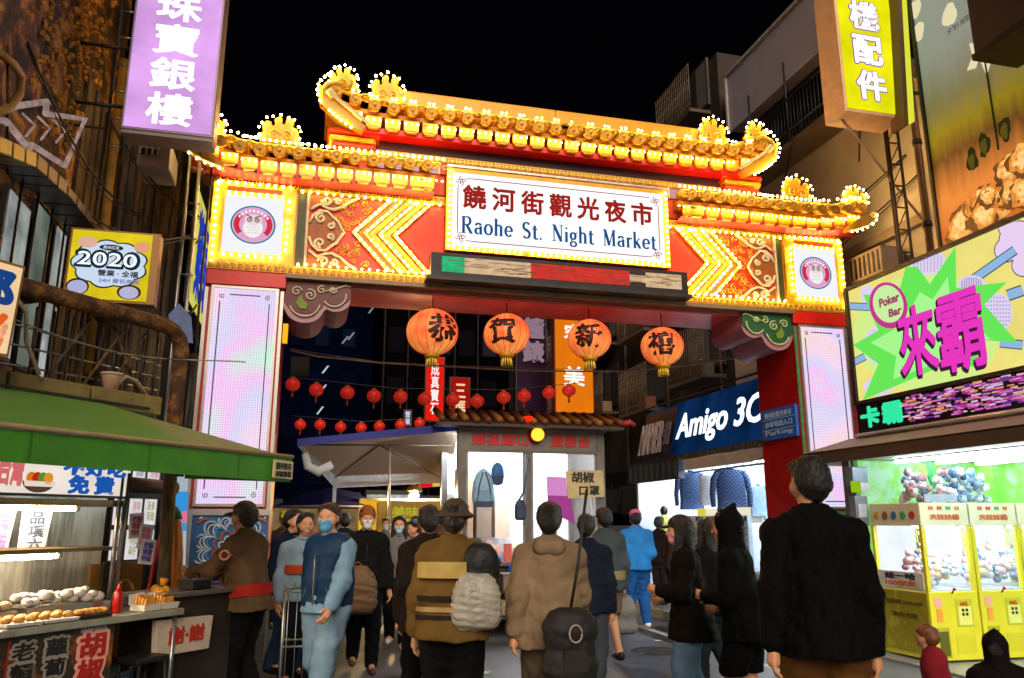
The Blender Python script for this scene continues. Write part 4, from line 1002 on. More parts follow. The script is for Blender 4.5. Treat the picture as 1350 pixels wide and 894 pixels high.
MB().prism([SL(.20, .63, 1.875), SL(.42, .63, 1.87), SL(.42, .63, 2.005), SL(.20, .63, 2.01)], -SN * .012).build('board', M('c8b888', .5), pl_)
text('饒河夜市', frame_m(SL(.31, .632, 1.965), SD, (0, 0, 1)), .18, .055, BLACK, pl_, .003, .02)
text('胡椒餅攤', frame_m(SL(.31, .632, 1.905), SD, (0, 0, 1)), .18, .045, BLACK, pl_, .003, .02)
# ================================================================== food stall under it
st = thing('food_stall', 'steel food stall with hood and counter under the green awning', 'food stall', SL(-.7, -.4, 0))
CNT = M('a8a294', .3, .4, .3, 6, .05)
for s0, s1 in ((-3.2, -1.3), (-1.298, 0.0)):
    MB().prism([SL(s0, .06, .885), SL(s1, .06, .885), SL(s1, .06, .93), SL(s0, .06, .93)], -SN * .78).build('countertop', CNT, st, .006)
MB().prism([SL(-3.2, .0, 0.02), SL(-.55, .0, 0.02), SL(-.55, .0, .88), SL(-3.2, .0, .88)], -SN * .6).build('counter_body', M('2a1c14', .5, 0, .4), st)
for s_, t_ in ((-.03, .0), (-.03, -.68), (-.50, -.68)): MB().tube([SL(s_, t_, 0), SL(s_, t_, .885)], .018, 8).build('leg', STEEL, st)
MB().prism([SL(-3.0, -.98, 1.0), SL(.1, -.98, 1.0), SL(.1, -.98, 2.05), SL(-3.0, -.98, 2.05)], -SN * .03).build('back_panel', ramp_mat([(.2, '4c4c4a'), (.45, 'b8b8b4'), (.6, '6c6c6a'), (.8, 'd0d0cc')], scale=2.2, stretch=(2, 2, .15), rough=.28, metal=.3, bump=0), st)
# posts and shelf
for s_ in (-2.2, -.36, -.31): MB().tube([SL(s_, -.30, .93), SL(s_, -.30, 1.9)], .017, 8).build('post', STEEL, st)
MB().prism([SL(-3, -.34, 1.345), SL(-.28, -.34, 1.345), SL(-.28, -.34, 1.37), SL(-3, -.34, 1.37)], -SN * .45).build('shelf', M('6a5430', .4, .3, .3), st)
MB().prism([SL(-3, -.32, 1.655), SL(-.3, -.32, 1.655), SL(-.3, -.32, 1.70), SL(-3, -.32, 1.70)], -SN * .3).build('top_rail', M('8a6a40', .4, .3), st)
TUBE = E('ffe4b8', 150.0); TUBEW = E('e4f2ff', 230.0)
def fluor(name, label, a, b_, mat=TUBE, r=.016):
    t = thing(name, label, 'fluorescent lamp', (a + b_) / 2)
    MB().tube([a, b_], r, 8).build('tube', mat, t)
    d = (b_ - a).normalized()
    MB().tube([a - d * .03, a], r * 1.3, 8).build('cap', WHITEP, t); MB().tube([b_, b_ + d * .03], r * 1.3, 8).build('cap', WHITEP, t)
    MB().prism([a + Vector((0, 0, r + .004)), b_ + Vector((0, 0, r + .004)), b_ + Vector((0, 0, r + .03)), a + Vector((0, 0, r + .03))], SN * .03).build('batten', WHITEP, t)
fluor('tube_lamp', 'upper warm fluorescent tube below the free-if-not-tasty banner', SL(-2.7, -.48, 1.64), SL(-.58, -.48, 1.64))
fluor('tube_lamp', 'lower warm fluorescent tube over the trays of the stall', SL(-2.7, -.5, 1.315), SL(-.66, -.5, 1.315))
# banner sign 不好吃免費
bn = thing('slogan_banner', 'white banner with blue 不好吃免費 and a bowl of food', 'banner', SL(-.8, -.3, 1.9))
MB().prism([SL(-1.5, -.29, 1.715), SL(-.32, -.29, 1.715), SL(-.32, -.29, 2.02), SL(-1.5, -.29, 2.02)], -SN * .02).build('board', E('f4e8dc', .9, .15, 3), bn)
MB().prism([SL(-1.5, -.285, 1.712), SL(-.32, -.285, 1.712), SL(-.32, -.285, 1.73), SL(-1.5, -.285, 1.73)], -SN * .004).build('hem', M('5a3018', .5), bn)
text('不好吃', frame_m(SL(-.60, -.284, 1.92), SD, (0, 0, 1)), .50, .11, ES('1c5cb8', .85), bn, .004, .05, spacing=1.15)
text('免費', frame_m(SL(-.62, -.284, 1.80), SD, (0, 0, 1)), .36, .12, ES('1c5cb8', .85), bn, .004, .05, spacing=1.5)
text('台灣', frame_m(SL(-1.22, -.284, 1.88), SD, (0, 0, 1)), .16, .2, ES('e07070', .85), bn, .004, .04, lsp=1)
mb = MB(); cc = SL(-1.02, -.284, 1.81)
mb.prism([cc + SD * (.115 * math.cos(a)) + Vector((0, 0, .075 * math.sin(a))) for a in [PI + PI * i / 12 for i in range(13)]], -SN * .003); mb.build('printed_bowl', ES('604838', .7), bn)
for i, (c_, u_) in enumerate((('e88020', -.06), ('d02818', -.02), ('58a030', .02), ('f0a030', .06))):
    mb = MB(); c2 = cc + SD * u_ + Vector((0, 0, .02)) + SN * (.003 + .001 * i); mb.prism([c2 + SD * (.035 * math.cos(a)) + Vector((0, 0, .04 * math.sin(a))) for a in [2 * PI * i2 / 10 for i2 in range(10)]], -SN * .002); mb.build('printed_food', ES(c_, .8), bn)
mb = MB(); mb.prism([cc + SD * -.10 + Vector((0, 0, -.035)) + SN * .006, cc + SD * .10 + Vector((0, 0, -.035)) + SN * .006, cc + SD * .11 + SN * .006, cc - SD * .11 + SN * .006], -SN * .002); mb.build('printed_band', ES('f0e0d0', .9), bn)
# menu sheets hanging at the back
for k, (s0, s1, txt, c_) in enumerate(((-1.02, -.80, '口味\n原味', '8868b8'), (-.76, -.52, '品\n項\n六', '506090'))):
    mn_ = thing('menu_sheet', ('white menu sheet with violet writing at the left edge of the stall', 'white menu sheet with blue-grey writing beside the steel hood')[k], 'menu', SL((s0 + s1) / 2, -.9, 1.5))
    MB().prism([SL(s0, -.78, 1.30), SL(s1 - .04, -.78, 1.30), SL(s1, -.78, 1.64), SL(s0, -.78, 1.64)], -SN * .004).build('sheet', M('dfe4ea', .6, 0, .05), mn_)
    text(txt, frame_m(SL((s0 + s1) / 2, -.774, 1.48), SD, (0, 0, 1)), .12, .27, M(c_, .6), mn_, .002, .02)
# right hand sheets with red/blue text
for k, (s_, z_, a_, c_) in enumerate(((-.24, 1.52, .06, 'c83848'), (-.16, 1.44, -.1, 'e07890'), (-.14, 1.33, -.12, '5848b0'))):
    t = thing('price_sheet', ('small sheet with red writing clipped to the stall post', 'pink sheet hanging below the red-lettered sheet', 'tilted sheet with violet writing, lowest of the three by the post')[k], 'paper sheet', SL(s_, -.2, z_))
    u_ = (SD * math.cos(a_) + Vector((0, 0, math.sin(a_)))); v_ = (Vector((0, 0, math.cos(a_))) - SD * math.sin(a_)); c0 = SL(s_, -.24 + k * .012, z_)
    MB().prism([c0 - u_ * .065 - v_ * .09, c0 + u_ * .065 - v_ * .09, c0 + u_ * .065 + v_ * .09, c0 - u_ * .065 + v_ * .09], -SN * .003).build('sheet', M('e8dce0', .6, 0, .05), t)
    text('老麵\n現做\n特價', frame_m(c0 + SN * .002, u_, v_), .09, .14, M(c_, .6), t, .002, .02)
# front banner of the counter
fb = thing('counter_banner', 'dark printed banner on the stall front with pepper bun lettering', 'banner', SL(-1, .02, .6))
MB().prism([SL(-2.6, .015, .25), SL(-.56, .015, .25), SL(-.56, .015, .87), SL(-2.6, .015, .87)], -SN * .012).build('cloth', ramp_mat([(.3, '18100c'), (.5, '34200f'), (.62, 'a85c14'), (.8, 'c07c28')], scale=2.6, rough=.6, bump=.02), fb)
for i, ch in enumerate('胡椒餅'):
    text(ch, frame_m(SL(-.72, .018, .765 - i * .16), SD, (0, 0, 1)), .20, .165, M('f0a898', .5, 0, 0), fb, .003, .11)
    text(ch, frame_m(SL(-.72, .022, .765 - i * .16), SD, (0, 0, 1)), .185, .150, M('b01810', .5, 0, 0), fb, .003, .03)
for j, wd in enumerate(('蘿蔔絲', '老麵燒')):
    for i, ch in enumerate(wd):
        text(ch, frame_m(SL(-.98 - j * .22, .018, .79 - i * .12), SD, (0, 0, 1)), .155, .115, M('9a9088', .5, 0, 0), fb, .003, .09)
        text(ch, frame_m(SL(-.98 - j * .22, .022, .79 - i * .12), SD, (0, 0, 1)), .14, .10, M('14100e', .5, 0, 0), fb, .003, .02)
text('招牌現做', frame_m(SL(-.72, .018, .862), SD, (0, 0, 1)), .2, .03, M('b0a8a0', .5, 0, 0), fb, .003, .02)
MB().prism([SL(-1.3, .02, .25), SL(-1.285, .02, .25), SL(-1.285, .02, .86), SL(-1.3, .02, .86)], -SN * .004).build('seam', M('902018', .5), fb)
# food on the counter
FRY = ramp_mat([(.3, '7a4410'), (.5, 'c88428'), (.7, 'e8b860')], scale=20, rough=.5, bump=.5)
def lumps(mb, c, r, n, sp, flat=.6, seed=1):
    rnd = random.Random(seed)
    for i in range(n):
        mb.ball(c + SD * rnd.uniform(-sp[0], sp[0]) + SN * rnd.uniform(-sp[1], sp[1]) + Vector((0, 0, rnd.uniform(0, sp[2]))), r * rnd.uniform(.8, 1.2), 8, 5, (1, 1, flat))
for k, (s_, lab) in enumerate(((-.97, 'plate of fried buns nearest the red bottle, left tray'), (-1.22, 'plate of fried buns cut by the left edge'), (-.72, 'row of golden buns in the dark tray'))):
    t = thing('bun_tray', lab, 'food tray', SL(s_, -.06, .935))
    MB().prism([SL(s_ - .11, .03, .936), SL(s_ + .11, .03, .936), SL(s_ + .12, .04, .955), SL(s_ - .12, .04, .955)], -SN * .2).build('tray', (WHITEP if k < 2 else DSTEEL), t)
    for q in range(6 if k < 2 else 5):
        mb = MB(); mb.ball(SL(s_ - .08 + (q % 3) * .08 if k < 2 else s_ - .09 + q * .045, -.03 - (q // 3) * .09 if k < 2 else -.03, .972), .036, 10, 6, (1, 1, .62)); mb.build('bun', FRY, t)
wb = thing('bun_basket', 'long tray heaped with white steamed buns under the tube', 'food tray', SL(-.75, -.42, 1.0))
MB().prism([SL(-1.02, -.22, .935), SL(-.42, -.22, .935), SL(-.40, -.22, 1.01), SL(-1.04, -.22, 1.01)], -SN * .34).build('tray', STEEL, wb)
rnd = random.Random(4)
for q in range(22):
    MB().ball(SL(-.99 + (q % 11) * .052, -.28 - (q // 11) * .14 + rnd.uniform(-.02, .02), 1.035 + rnd.uniform(0, .05)), rnd.uniform(.032, .045), 10, 6, (1, 1, .75)).build('steamed_bun', M('e8e4dc', .6, 0, .05), wb)
ab = thing('bun_basket', 'steel pan of yellowish buns cut by the left edge', 'food tray', SL(-1.25, -.4, 1.0))
MB().prism([SL(-1.5, -.24, .935), SL(-1.1, -.24, .935), SL(-1.08, -.24, 1.0), SL(-1.5, -.24, 1.0)], -SN * .3).build('tray', STEEL, ab)
for q in range(10): MB().ball(SL(-1.45 + (q % 5) * .08, -.3 - (q // 5) * .12, 1.03), .045, 10, 6, (1, 1, .7)).build('steamed_bun', M('d8c090', .6, 0, .1), ab)
rb = thing('sauce_bottle', 'red squeeze bottle standing by the stall post', 'bottle', SL(-.44, -.12, .93))
MB().lathe([(.028, .932), (.032, .94), (.032, 1.06), (.024, 1.075), (.010, 1.085)], SL(-.44, -.12, 0), 14).build('body', M('a80c10', .3), rb)
MB().lathe([(.016, 1.085), (.014, 1.10), (.005, 1.13)], SL(-.44, -.12, 0), 10).build('nozzle', M('c01818', .3), rb)
for k, (s_, lab) in enumerate(((-.26, 'left clear box of fried sandwiches at the counter end'), (-.10, 'right clear box of fried sandwiches beside the yellow bag'))):
    t = thing('snack_box', lab, 'food box', SL(s_, -.1, .935))
    MB().prism([SL(s_ - .07, .02, .934), SL(s_ + .07, .02, .934), SL(s_ + .08, .03, .975), SL(s_ - .08, .03, .975)], -SN * .14).build('box', M('d8d4c8', .3), t)
    for q in range(4): MB().prism([SL(s_ - .05, .005 - q * .03, .972), SL(s_ + .05, .005 - q * .03, .972), SL(s_ + .045, .005 - q * .03, 1.02 + .008 * q), SL(s_ - .045, .005 - q * .03, 1.015 + .008 * q)], -SN * .024).build('sandwich', FRY, t, .006)
    MB().prism([SL(s_ - .08, -.12, .975), SL(s_ + .08, -.12, .975), SL(s_ + .07, -.15, 1.05), SL(s_ - .06, -.15, 1.04)], -SN * .004).build('lid', WHITEP, t)
yb_ = thing('yellow_bag', 'crumpled yellow plastic bag at the end of the counter', 'bag', SL(.0, -.15, .95))
mb = MB(); lumps(mb, SL(.02, -.2, .96), .04, 14, (.05, .05, .09), 1.1, 8); mb.build('bag_body', M('e89a10', .4, 0, .2), yb_)
MB().tube([SL(.02, -.2, 1.08), SL(.03, -.2, 1.13)], [.02, .035], 8).build('bag_neck', M('e89a10', .4), yb_)
# papered lattice window behind, umbrella, poles
lw_ = thing('papered_window', 'steel window lattice covered with white printed sheets behind the stall', 'window', SL(.3, -1.0, 1.6))
pl = ('s', -1.15)
A = [on(pl, *p) for p in ((150, 640), (208, 652), (200, 742), (150, 735))]
s_of = lambda p: (p - SO).dot(SD)
s0, s1 = s_of(A[0]), s_of(A[1])
MB().prism([SL(s0, -1.15, 1.2), SL(s1, -1.15, 1.2), SL(s1, -1.15, 2.1), SL(s0, -1.15, 2.1)], -SN * .02).build('frame', DSTEEL, lw_)
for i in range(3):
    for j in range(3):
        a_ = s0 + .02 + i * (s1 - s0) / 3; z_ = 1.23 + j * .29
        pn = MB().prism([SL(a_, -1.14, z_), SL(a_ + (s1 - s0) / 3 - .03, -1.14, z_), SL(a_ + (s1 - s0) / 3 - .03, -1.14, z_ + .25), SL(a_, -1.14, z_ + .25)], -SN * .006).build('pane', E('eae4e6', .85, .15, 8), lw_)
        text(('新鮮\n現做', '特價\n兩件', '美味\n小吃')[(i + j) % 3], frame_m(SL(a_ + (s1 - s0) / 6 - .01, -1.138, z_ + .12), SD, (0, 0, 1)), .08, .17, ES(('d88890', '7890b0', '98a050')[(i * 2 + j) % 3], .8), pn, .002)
ru = thing('roller_shutter', 'dark rolled shutter tube over the papered window', 'shutter', SL(.3, -1.05, 1.85))
MB().tube([SL(s0 - .05, -1.02, 1.86), SL(s1 + .06, -1.02, 1.84)], .065, 12).build('roll', M('4a3a38', .5, .2), ru)
MB().prism([SL(s0 - .04, -1.0, 1.74), SL(s1, -1.0, 1.74), SL(s1, -1.0, 1.79), SL(s0 - .04, -1.0, 1.79)], -SN * .03).build('bottom_bar', DSTEEL, ru)
wp = thing('wooden_post', 'dark leaning wooden post between shutter and orange umbrella', 'post', SL(.55, -.7, 0))
MB().tube([SL(.35, -.5, 0), SL(.5, -.75, 2.3)], .055, 8).build('shaft', WOOD, wp)
MB().tube([SL(.49, -.74, 2.05), SL(.5, -.75, 2.12)], .065, 8).build('band', DSTEEL, wp)
bx = thing('plywood_board', 'brown plywood board leaning behind the counter', 'board', SL(.15, -.8, .6))
MB().prism([SL(-.05, -.85, .3), SL(.45, -.85, .3), SL(.45, -.9, 1.22), SL(-.05, -.9, 1.22)], -SN * .03).build('panel', M('7a5828', .7, 0, .4, 5, .2), bx)
MB().prism([SL(.0, -.8, .75), SL(.10, -.8, .75), SL(.13, -.84, 1.24), SL(.02, -.84, 1.24)], -SN * .03).build('dark_strip', M('0c1018', .6), bx)
MB().tube([SL(.2 + .1 * math.cos(a), -.8, .95 + .14 * math.sin(a)) for a in [PI * i / 10 for i in range(11)]], .012, 6).build('bent_cane', M('9a7030', .6), bx)
ou = thing('folded_umbrella', 'furled orange market umbrella standing in the corner', 'umbrella', SL(.6, -.5, 0))
c0 = on(('y', 7.6), 221, 780); c0 = Vector((c0.x, 7.6, 0))
mb = MB(); n = 18; vs = []; prof = [(.55, .04), (.62, .085), (1.0, .095), (1.3, .085), (1.52, .06), (1.60, .03)]
for z_, r_ in prof:
    for k in range(n): a = 2 * PI * k / n; rr = r_ * (1 + .18 * math.sin(a * 5)); vs.append(c0 + Vector((rr * math.cos(a), rr * math.sin(a), z_)))
mb.add(vs, [(i * n + k, i * n + (k + 1) % n, (i + 1) * n + (k + 1) % n, (i + 1) * n + k) for i in range(len(prof) - 1) for k in range(n)], True); mb.build('canopy', M('c87814', .6, 0, .3, 8, .3), ou)
MB().tube([c0, c0 + Vector((0, 0, .6))], .018, 8).build('pole', DSTEEL, ou)
MB().lathe([(.07, 1.57), (.05, 1.63), (.01, 1.68)], c0, 10).build('cap', M('2c5a1c', .6), ou)
MB().lathe([(.16, 0), (.16, .05), (.04, .08)], c0, 14).build('base', DSTEEL, ou)
rr_ = thing('red_pole', 'thin red pole leaning beside the orange umbrella', 'pole', c0 - Vector((.15, 0, 0)))
MB().tube([c0 + Vector((-.28, -.1, 0)), c0 + Vector((-.08, 0, 1.55))], .014, 8).build('shaft', M('b02020', .4), rr_)
MB().tube([c0 + Vector((-.285, -.1, 0)), c0 + Vector((-.27, -.095, .1))], .02, 8).build('foot', BLACK, rr_)
bs = thing('blue_poster', 'blue and yellow poster between the umbrella and the pillar', 'poster', c0 + Vector((.2, 1.5, 1.8)))
MB().prism([on(('y', 9.4), *p) for p in ((224, 625), (248, 625), (244, 745), (218, 745))], (0, .02, 0)).build('sheet', E('d0dce8', .6), bs)
MB().prism([on(('y', 9.39), *p) for p in ((231, 648), (248, 648), (246, 700), (234, 700))], (0, .004, 0)).build('blue_field', ES('3898e0', .9), bs)
MB().prism([on(('y', 9.385), *p) for p in ((221, 672), (231, 668), (232, 696), (220, 698))], (0, .004, 0)).build('yellow_field', ES('f0f020', .9), bs)
MB().prism([on(('y', 9.38), *p) for p in ((240, 675), (247, 673), (246, 690), (240, 688))], (0, .004, 0)).build('pink_field', ES('f07098', .9), bs)
# sign 謝·謝 with low cabinet behind
cb = thing('low_cabinet', 'low dark cabinet with a cluttered shelf at the foot of the pillar', 'cabinet', SL(.2, -.3, 0))
MB().prism([SL(-.1, -.06, .02), SL(.62, -.06, .02), SL(.62, -.06, 1.0), SL(-.1, -.06, 1.0)], -SN * .4).build('carcass', M('241a14', .6, 0, .4), cb)
MB().prism([SL(-.13, -.02, 1.0), SL(.66, -.02, 1.0), SL(.66, -.02, 1.03), SL(-.13, -.02, 1.03)], -SN * .48).build('top', M('6a6058', .4, .3), cb)
bxs = thing('black_box', 'small black battery box on the low cabinet', 'box', SL(.3, -.2, 1.03))
MB().prism([SL(.22, -.1, 1.032), SL(.42, -.1, 1.032), SL(.42, -.1, 1.11), SL(.22, -.1, 1.11)], -SN * .16).build('case', BLACK, bxs, .01)
MB().tube([SL(.27, -.18, 1.11), SL(.29, -.18, 1.15), SL(.35, -.18, 1.15), SL(.37, -.18, 1.11)], .008, 6).build('handle', BLACK, bxs)
xx = thing('thanks_sign', 'white box sign with red 謝·謝 on the low cabinet front', 'sign', SL(.1, .0, .73))
MB().prism([SL(-.17, .0, .61), SL(.34, .0, .60), SL(.36, .0, .84), SL(-.19, .0, .86)], -SN * .05).build('case', M('c8b8a4', .5, 0, .25, 6, .1), xx, .006)
text('謝·謝', frame_m(SL(.10, .004, .735), SD, (0, 0, 1)), .34, .115, M('b82818', .5, 0, 0), xx, .003, .03)
# stools, bucket, fan under the counter
def stool(s_, t_, lab, col):
    t = thing('folding_stool', lab, 'stool', SL(s_, t_, 0))
    MB().prism([SL(s_ - .14, t_ + .1, .60), SL(s_ + .14, t_ + .1, .60), SL(s_ + .14, t_ + .1, .64), SL(s_ - .14, t_ + .1, .64)], -SN * .24).build('seat', col, t, .01)
    for a_ in (-1, 1):
        for b_ in (-1, 1): MB().tube([SL(s_ + a_ * .11, t_ + b_ * .09, .60), SL(s_ + a_ * .15, t_ + b_ * .12, 0)], .014, 6).build('leg', col, t)
    MB().tube([SL(s_ - .13, t_ + .1, .25), SL(s_ + .13, t_ + .1, .25)], .01, 6).build('rung', col, t)
stool(-.30, .02, 'black stool standing under the end of the counter', BLACK)
bk_ = thing('water_barrel', 'round grey-blue tub behind the black stool', 'tub', SL(-.3, -.35, 0))
MB().lathe([(.20, 0), (.24, .5), (.25, .52), (.23, .52), (.2, .1)], SL(-.32, -.38, 0), 24).build('body', M('5a7c98', .35, 0, .3), bk_)
MB().tube([SL(-.32 + .25 * math.cos(a), -.38 + .25 * math.sin(a), .52) for a in [2 * PI * i / 24 for i in range(25)]], .012, 6).build('rim', STEEL, bk_)
# wire cart the left man leans on
cg = thing('wire_cart', 'tall wire cart with steel frame beside the standing vendor', 'cart', (.2, 7.3, 0))
p0 = on(('z', .1), 345, 880)
cx_, cy_ = -.12, 7.15
for a_, b_ in ((0, 0), (.42, 0), (.42, .4), (0, .4)): MB().tube([(cx_ + a_, cy_ + b_, .05), (cx_ + a_, cy_ + b_, 1.0)], .013, 6).build('upright', STEEL, cg)
for z_ in (.12, .55, .98):
    MB().tube([(cx_, cy_, z_), (cx_ + .42, cy_, z_), (cx_ + .42, cy_ + .4, z_), (cx_, cy_ + .4, z_), (cx_, cy_, z_)], .010, 6).build('hoop', STEEL, cg)
for q in range(6): MB().tube([(cx_ + .07 * (q + .5), cy_, .12), (cx_ + .07 * (q + .5), cy_, .98)], .004, 4).build('wire', STEEL, cg)
for a_, b_ in ((0, 0), (.42, 0), (.42, .4), (0, .4)): MB().tube([(cx_ + a_ - .01, cy_ + b_, .04), (cx_ + a_ + .01, cy_ + b_, .04)], .04, 12).build('wheel', BLACK, cg)
# ================================================================== right side
# ---- upper white building with shaded windows
rb = thing('right_building', 'pale building at right with big blank panel and caged balconies', 'building', (9.5, 12, 0))
BG_ = M('d4c4b4', .7, 0, .25, 1.2, .15)
FX = 8.5
MB().box((FX, 9.9, 2.9), (12, 14.6, 8.1)).build('beige_wall', BG_, rb)
MB().box((FX, 7.0, 4.6), (12, 9.898, 8.1)).build('beige_wall', BG_, rb)
MB().box((FX + .25, 8.5, 8.1), (12, 14.55, 9.75)).build('recess_wall', M('241c18', .7, 0, .4, 3, .2), rb)
MB().box((FX - .05, 8.5, 9.75), (12, 14.1, 11.08)).build('blank_panel', M('b8b0ba', .45, .1, .12, 1.5, .05), rb)
for z_ in (9.72, 11.08): MB().box((FX - .09, 8.5, z_ - .03), (FX - .051, 14.14, z_ + .03)).build('panel_trim', M('bdb4b2', .4), rb)
MB().box((FX - .09, 14.1, 9.70), (FX - .051, 14.16, 11.1)).build('panel_trim', M('bdb4b2', .4), rb)
# windows in the recess
for q in range(7):
    y_ = 8.7 + q * .82
    wn = MB().box((FX + .2, y_, 8.35), (FX + .249, y_ + .72, 9.65)).build('window', DSTEEL, rb)
    for j in range(2): MB().box((FX + .19, y_ + .04 + j * .34, 8.4), (FX + .199, y_ + .34 + j * .34, 9.6)).build('pane', M('2c2a30', .15, .2, .5), wn)
# balcony rail, drying rods, slab
MB().box((FX - .55, 8.6, 8.02), (FX, 14.4, 8.10)).build('balcony_slab', M('6a5a4c', .7), rb)
MB().tube([(FX - .5, 8.6, 8.95), (FX - .5, 14.4, 8.95)], .022, 6).build('rail', DSTEEL, rb)
mb = MB()
for q in range(58): mb.tube([(FX - .5, 8.6 + q * .1, 8.1), (FX - .5, 8.6 + q * .1, 8.95)], .008, 4)
stuff(mb.build('rail_bar', DSTEEL, rb))
for q in range(5): MB().tube([(FX - .5, 9.0 + q * 1.2, 8.1), (FX - .5, 9.0 + q * 1.2, 9.7)], .02, 6).build('rail_post', DSTEEL, rb)
for q in range(3): MB().tube([(FX - .2 - q * .12, 9.0, 8.2 + q * .1), (FX - .2 - q * .12, 12, 8.2 + q * .1)], .012, 5).build('drying_rod', M('a08858', .5), rb)
for a_, b_ in (((FX, 12.6, 7.4), (FX - .7, 11.0, 8.0)), ((FX, 10.3, 7.3), (FX - .75, 9.2, 7.9))): MB().tube([a_, b_], .015, 5).build('stay_rod', DSTEEL, rb)
# ledges of the beige wall
MB().box((FX - .12, 9.0, 5.75), (FX, 14.5, 5.9)).build('wall_ledge', M('a08c78', .7), rb)
MB().box((FX - .3, 9.3, 5.05), (FX, 12.3, 5.13)).build('wall_ledge', M('8c7868', .7), rb)
ac2 = thing('wall_unit', 'boxy grey unit on a shelf above the candy-coloured screen', 'air conditioner', (8.2, 9.8, 5.2))
MB().box((8.05, 9.5, 5.14), (8.45, 10.3, 5.55)).build('casing', M('907c68', .5), ac2, .01)
mb = MB()
for q in range(7): mb.box((8.04, 9.55 + q * .1, 5.18), (8.049, 9.59 + q * .1, 5.5))
mb.build('grille', DSTEEL, ac2)
cp = thing('rusty_bracket', 'bent rusty conduit on the beige wall above the screen', 'conduit', (8.4, 10.6, 5.3))
MB().tube([(8.42, 10.2, 4.95), (8.3, 10.2, 5.25), (8.3, 10.3, 5.5), (8.42, 10.6, 5.75)], .03, 8).build('pipe', M('8a6a48', .6), cp)
MB().tube([(8.42, 10.2, 4.9), (8.42, 10.2, 4.98)], .045, 8).build('flange', DSTEEL, cp)
# ---- further right row behind the gate, dark with cage balconies
dr = thing('dark_apartment_row', 'dark apartment fronts with caged balconies receding behind the gate', 'building', (10, 22, 0))
DW = M('2c2420', .8, 0, .5, 2, .4)
MB().box((FX + .05, 14.62, 2.9), (13, 17.2, 12.0)).build('wall', M('3c3028', .8, 0, .5, 2, .4), dr)
MB().box((FX + .02, 17.22, 2.9), (13, 34, 10.5)).build('wall', DW, dr)
random.seed(21)
for y_, z_ in [(15.0, 4.8), (15.0, 6.9), (15.1, 9.2), (15.0, 10.9), (18, 4.5), (18, 6.5), (18, 8.7), (21, 4.8), (21, 6.8), (21, 8.8), (24.5, 4.8), (24.5, 7.0), (28, 5.2), (28, 7.4)]:
    wn = MB().box((FX - .02, y_, z_), (FX + .04, y_ + 1.6, z_ + 1.2)).build('window', M('4a4038', .5, .2), dr)
    for j in range(3): MB().box((FX - .035, y_ + .06 + j * .52, z_ + .06), (FX - .021, y_ + .5 + j * .52, z_ + 1.12)).build('pane', E('403830', random.choice((.15, .3, .12, .6))), wn)
    if z_ < 8 or y_ < 16:
        cgb = MB().box((FX - .55, y_ - .1, z_ - .3), (FX - .03, y_ + 1.7, z_ - .22)).build('balcony', M('5a4a40', .7), dr)
        mb = MB()
        for q in range(19): mb.tube([(FX - .53, y_ - .08 + q * .098, z_ - .22), (FX - .53, y_ - .08 + q * .098, z_ + .9)], .010, 4)
        for q in range(6): mb.tube([(FX - .53, y_ - .1, z_ - .1 + q * .2), (FX - .53, y_ + 1.7, z_ - .1 + q * .2)], .010, 4)
        stuff(mb.build('cage_bars', M('8a7460', .5, .3), cgb))
        if random.random() < .7: MB().box((FX - .45, y_ + .2, z_ - .22), (FX - .15, y_ + .7, z_ + .1)).build('stored_box', M(random.choice(('a08060', '60584c', '8a5040')), .7), cgb)
for q in range(6): MB().tube([(FX - .1, 15.0 + q * 2.6, 2.9), (FX - .1, 15.0 + q * 2.6, 9.5)], .04, 6).build('drain_pipe', M('5c5048', .6), dr)
# ---- beyond the gate on the left: dark blue blocks
lt = thing('dark_tower', 'dark blue-grey tower block closing the street behind the gate', 'building', (-6, 50, 0))
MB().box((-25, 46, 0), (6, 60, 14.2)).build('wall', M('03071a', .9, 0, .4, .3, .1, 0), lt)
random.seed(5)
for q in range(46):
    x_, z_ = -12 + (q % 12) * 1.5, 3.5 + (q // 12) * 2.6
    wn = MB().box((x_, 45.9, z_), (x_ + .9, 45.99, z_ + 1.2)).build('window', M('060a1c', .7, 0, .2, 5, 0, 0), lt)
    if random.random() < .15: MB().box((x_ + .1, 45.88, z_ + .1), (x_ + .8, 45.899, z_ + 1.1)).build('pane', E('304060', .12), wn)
ll = thing('left_row', 'dim blue shopfront row along the left behind the gate', 'building', (-3.5, 24, 0))
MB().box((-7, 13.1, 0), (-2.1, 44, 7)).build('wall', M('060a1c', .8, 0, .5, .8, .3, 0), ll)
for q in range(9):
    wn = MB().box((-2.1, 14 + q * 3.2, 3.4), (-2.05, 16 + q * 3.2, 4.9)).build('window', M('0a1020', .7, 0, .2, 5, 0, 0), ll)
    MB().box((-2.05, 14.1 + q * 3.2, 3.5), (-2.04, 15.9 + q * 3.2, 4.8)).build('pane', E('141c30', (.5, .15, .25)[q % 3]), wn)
# small roof-top strip of lamps seen far behind (slanting)
fs_ = thing('lit_stair', 'diagonal row of small white lamps on the far dark tower', 'lamps', (1, 45, 12))
for q, (px, py) in enumerate(((490, 408), (463, 443), (455, 448), (429, 487), (426, 512), (422, 541), (418, 420))):
    p = on(('y', 45.8), px, py); MB().prism([p + Vector((-.2, 0, -.22)), p + Vector((-.1, 0, -.22)), p + Vector((.2, 0, .22)), p + Vector((.1, 0, .22))], (0, .06, 0)).build('lamp_strip', ES('d8e0e8', .8 if q > 2 else .35), fs_)
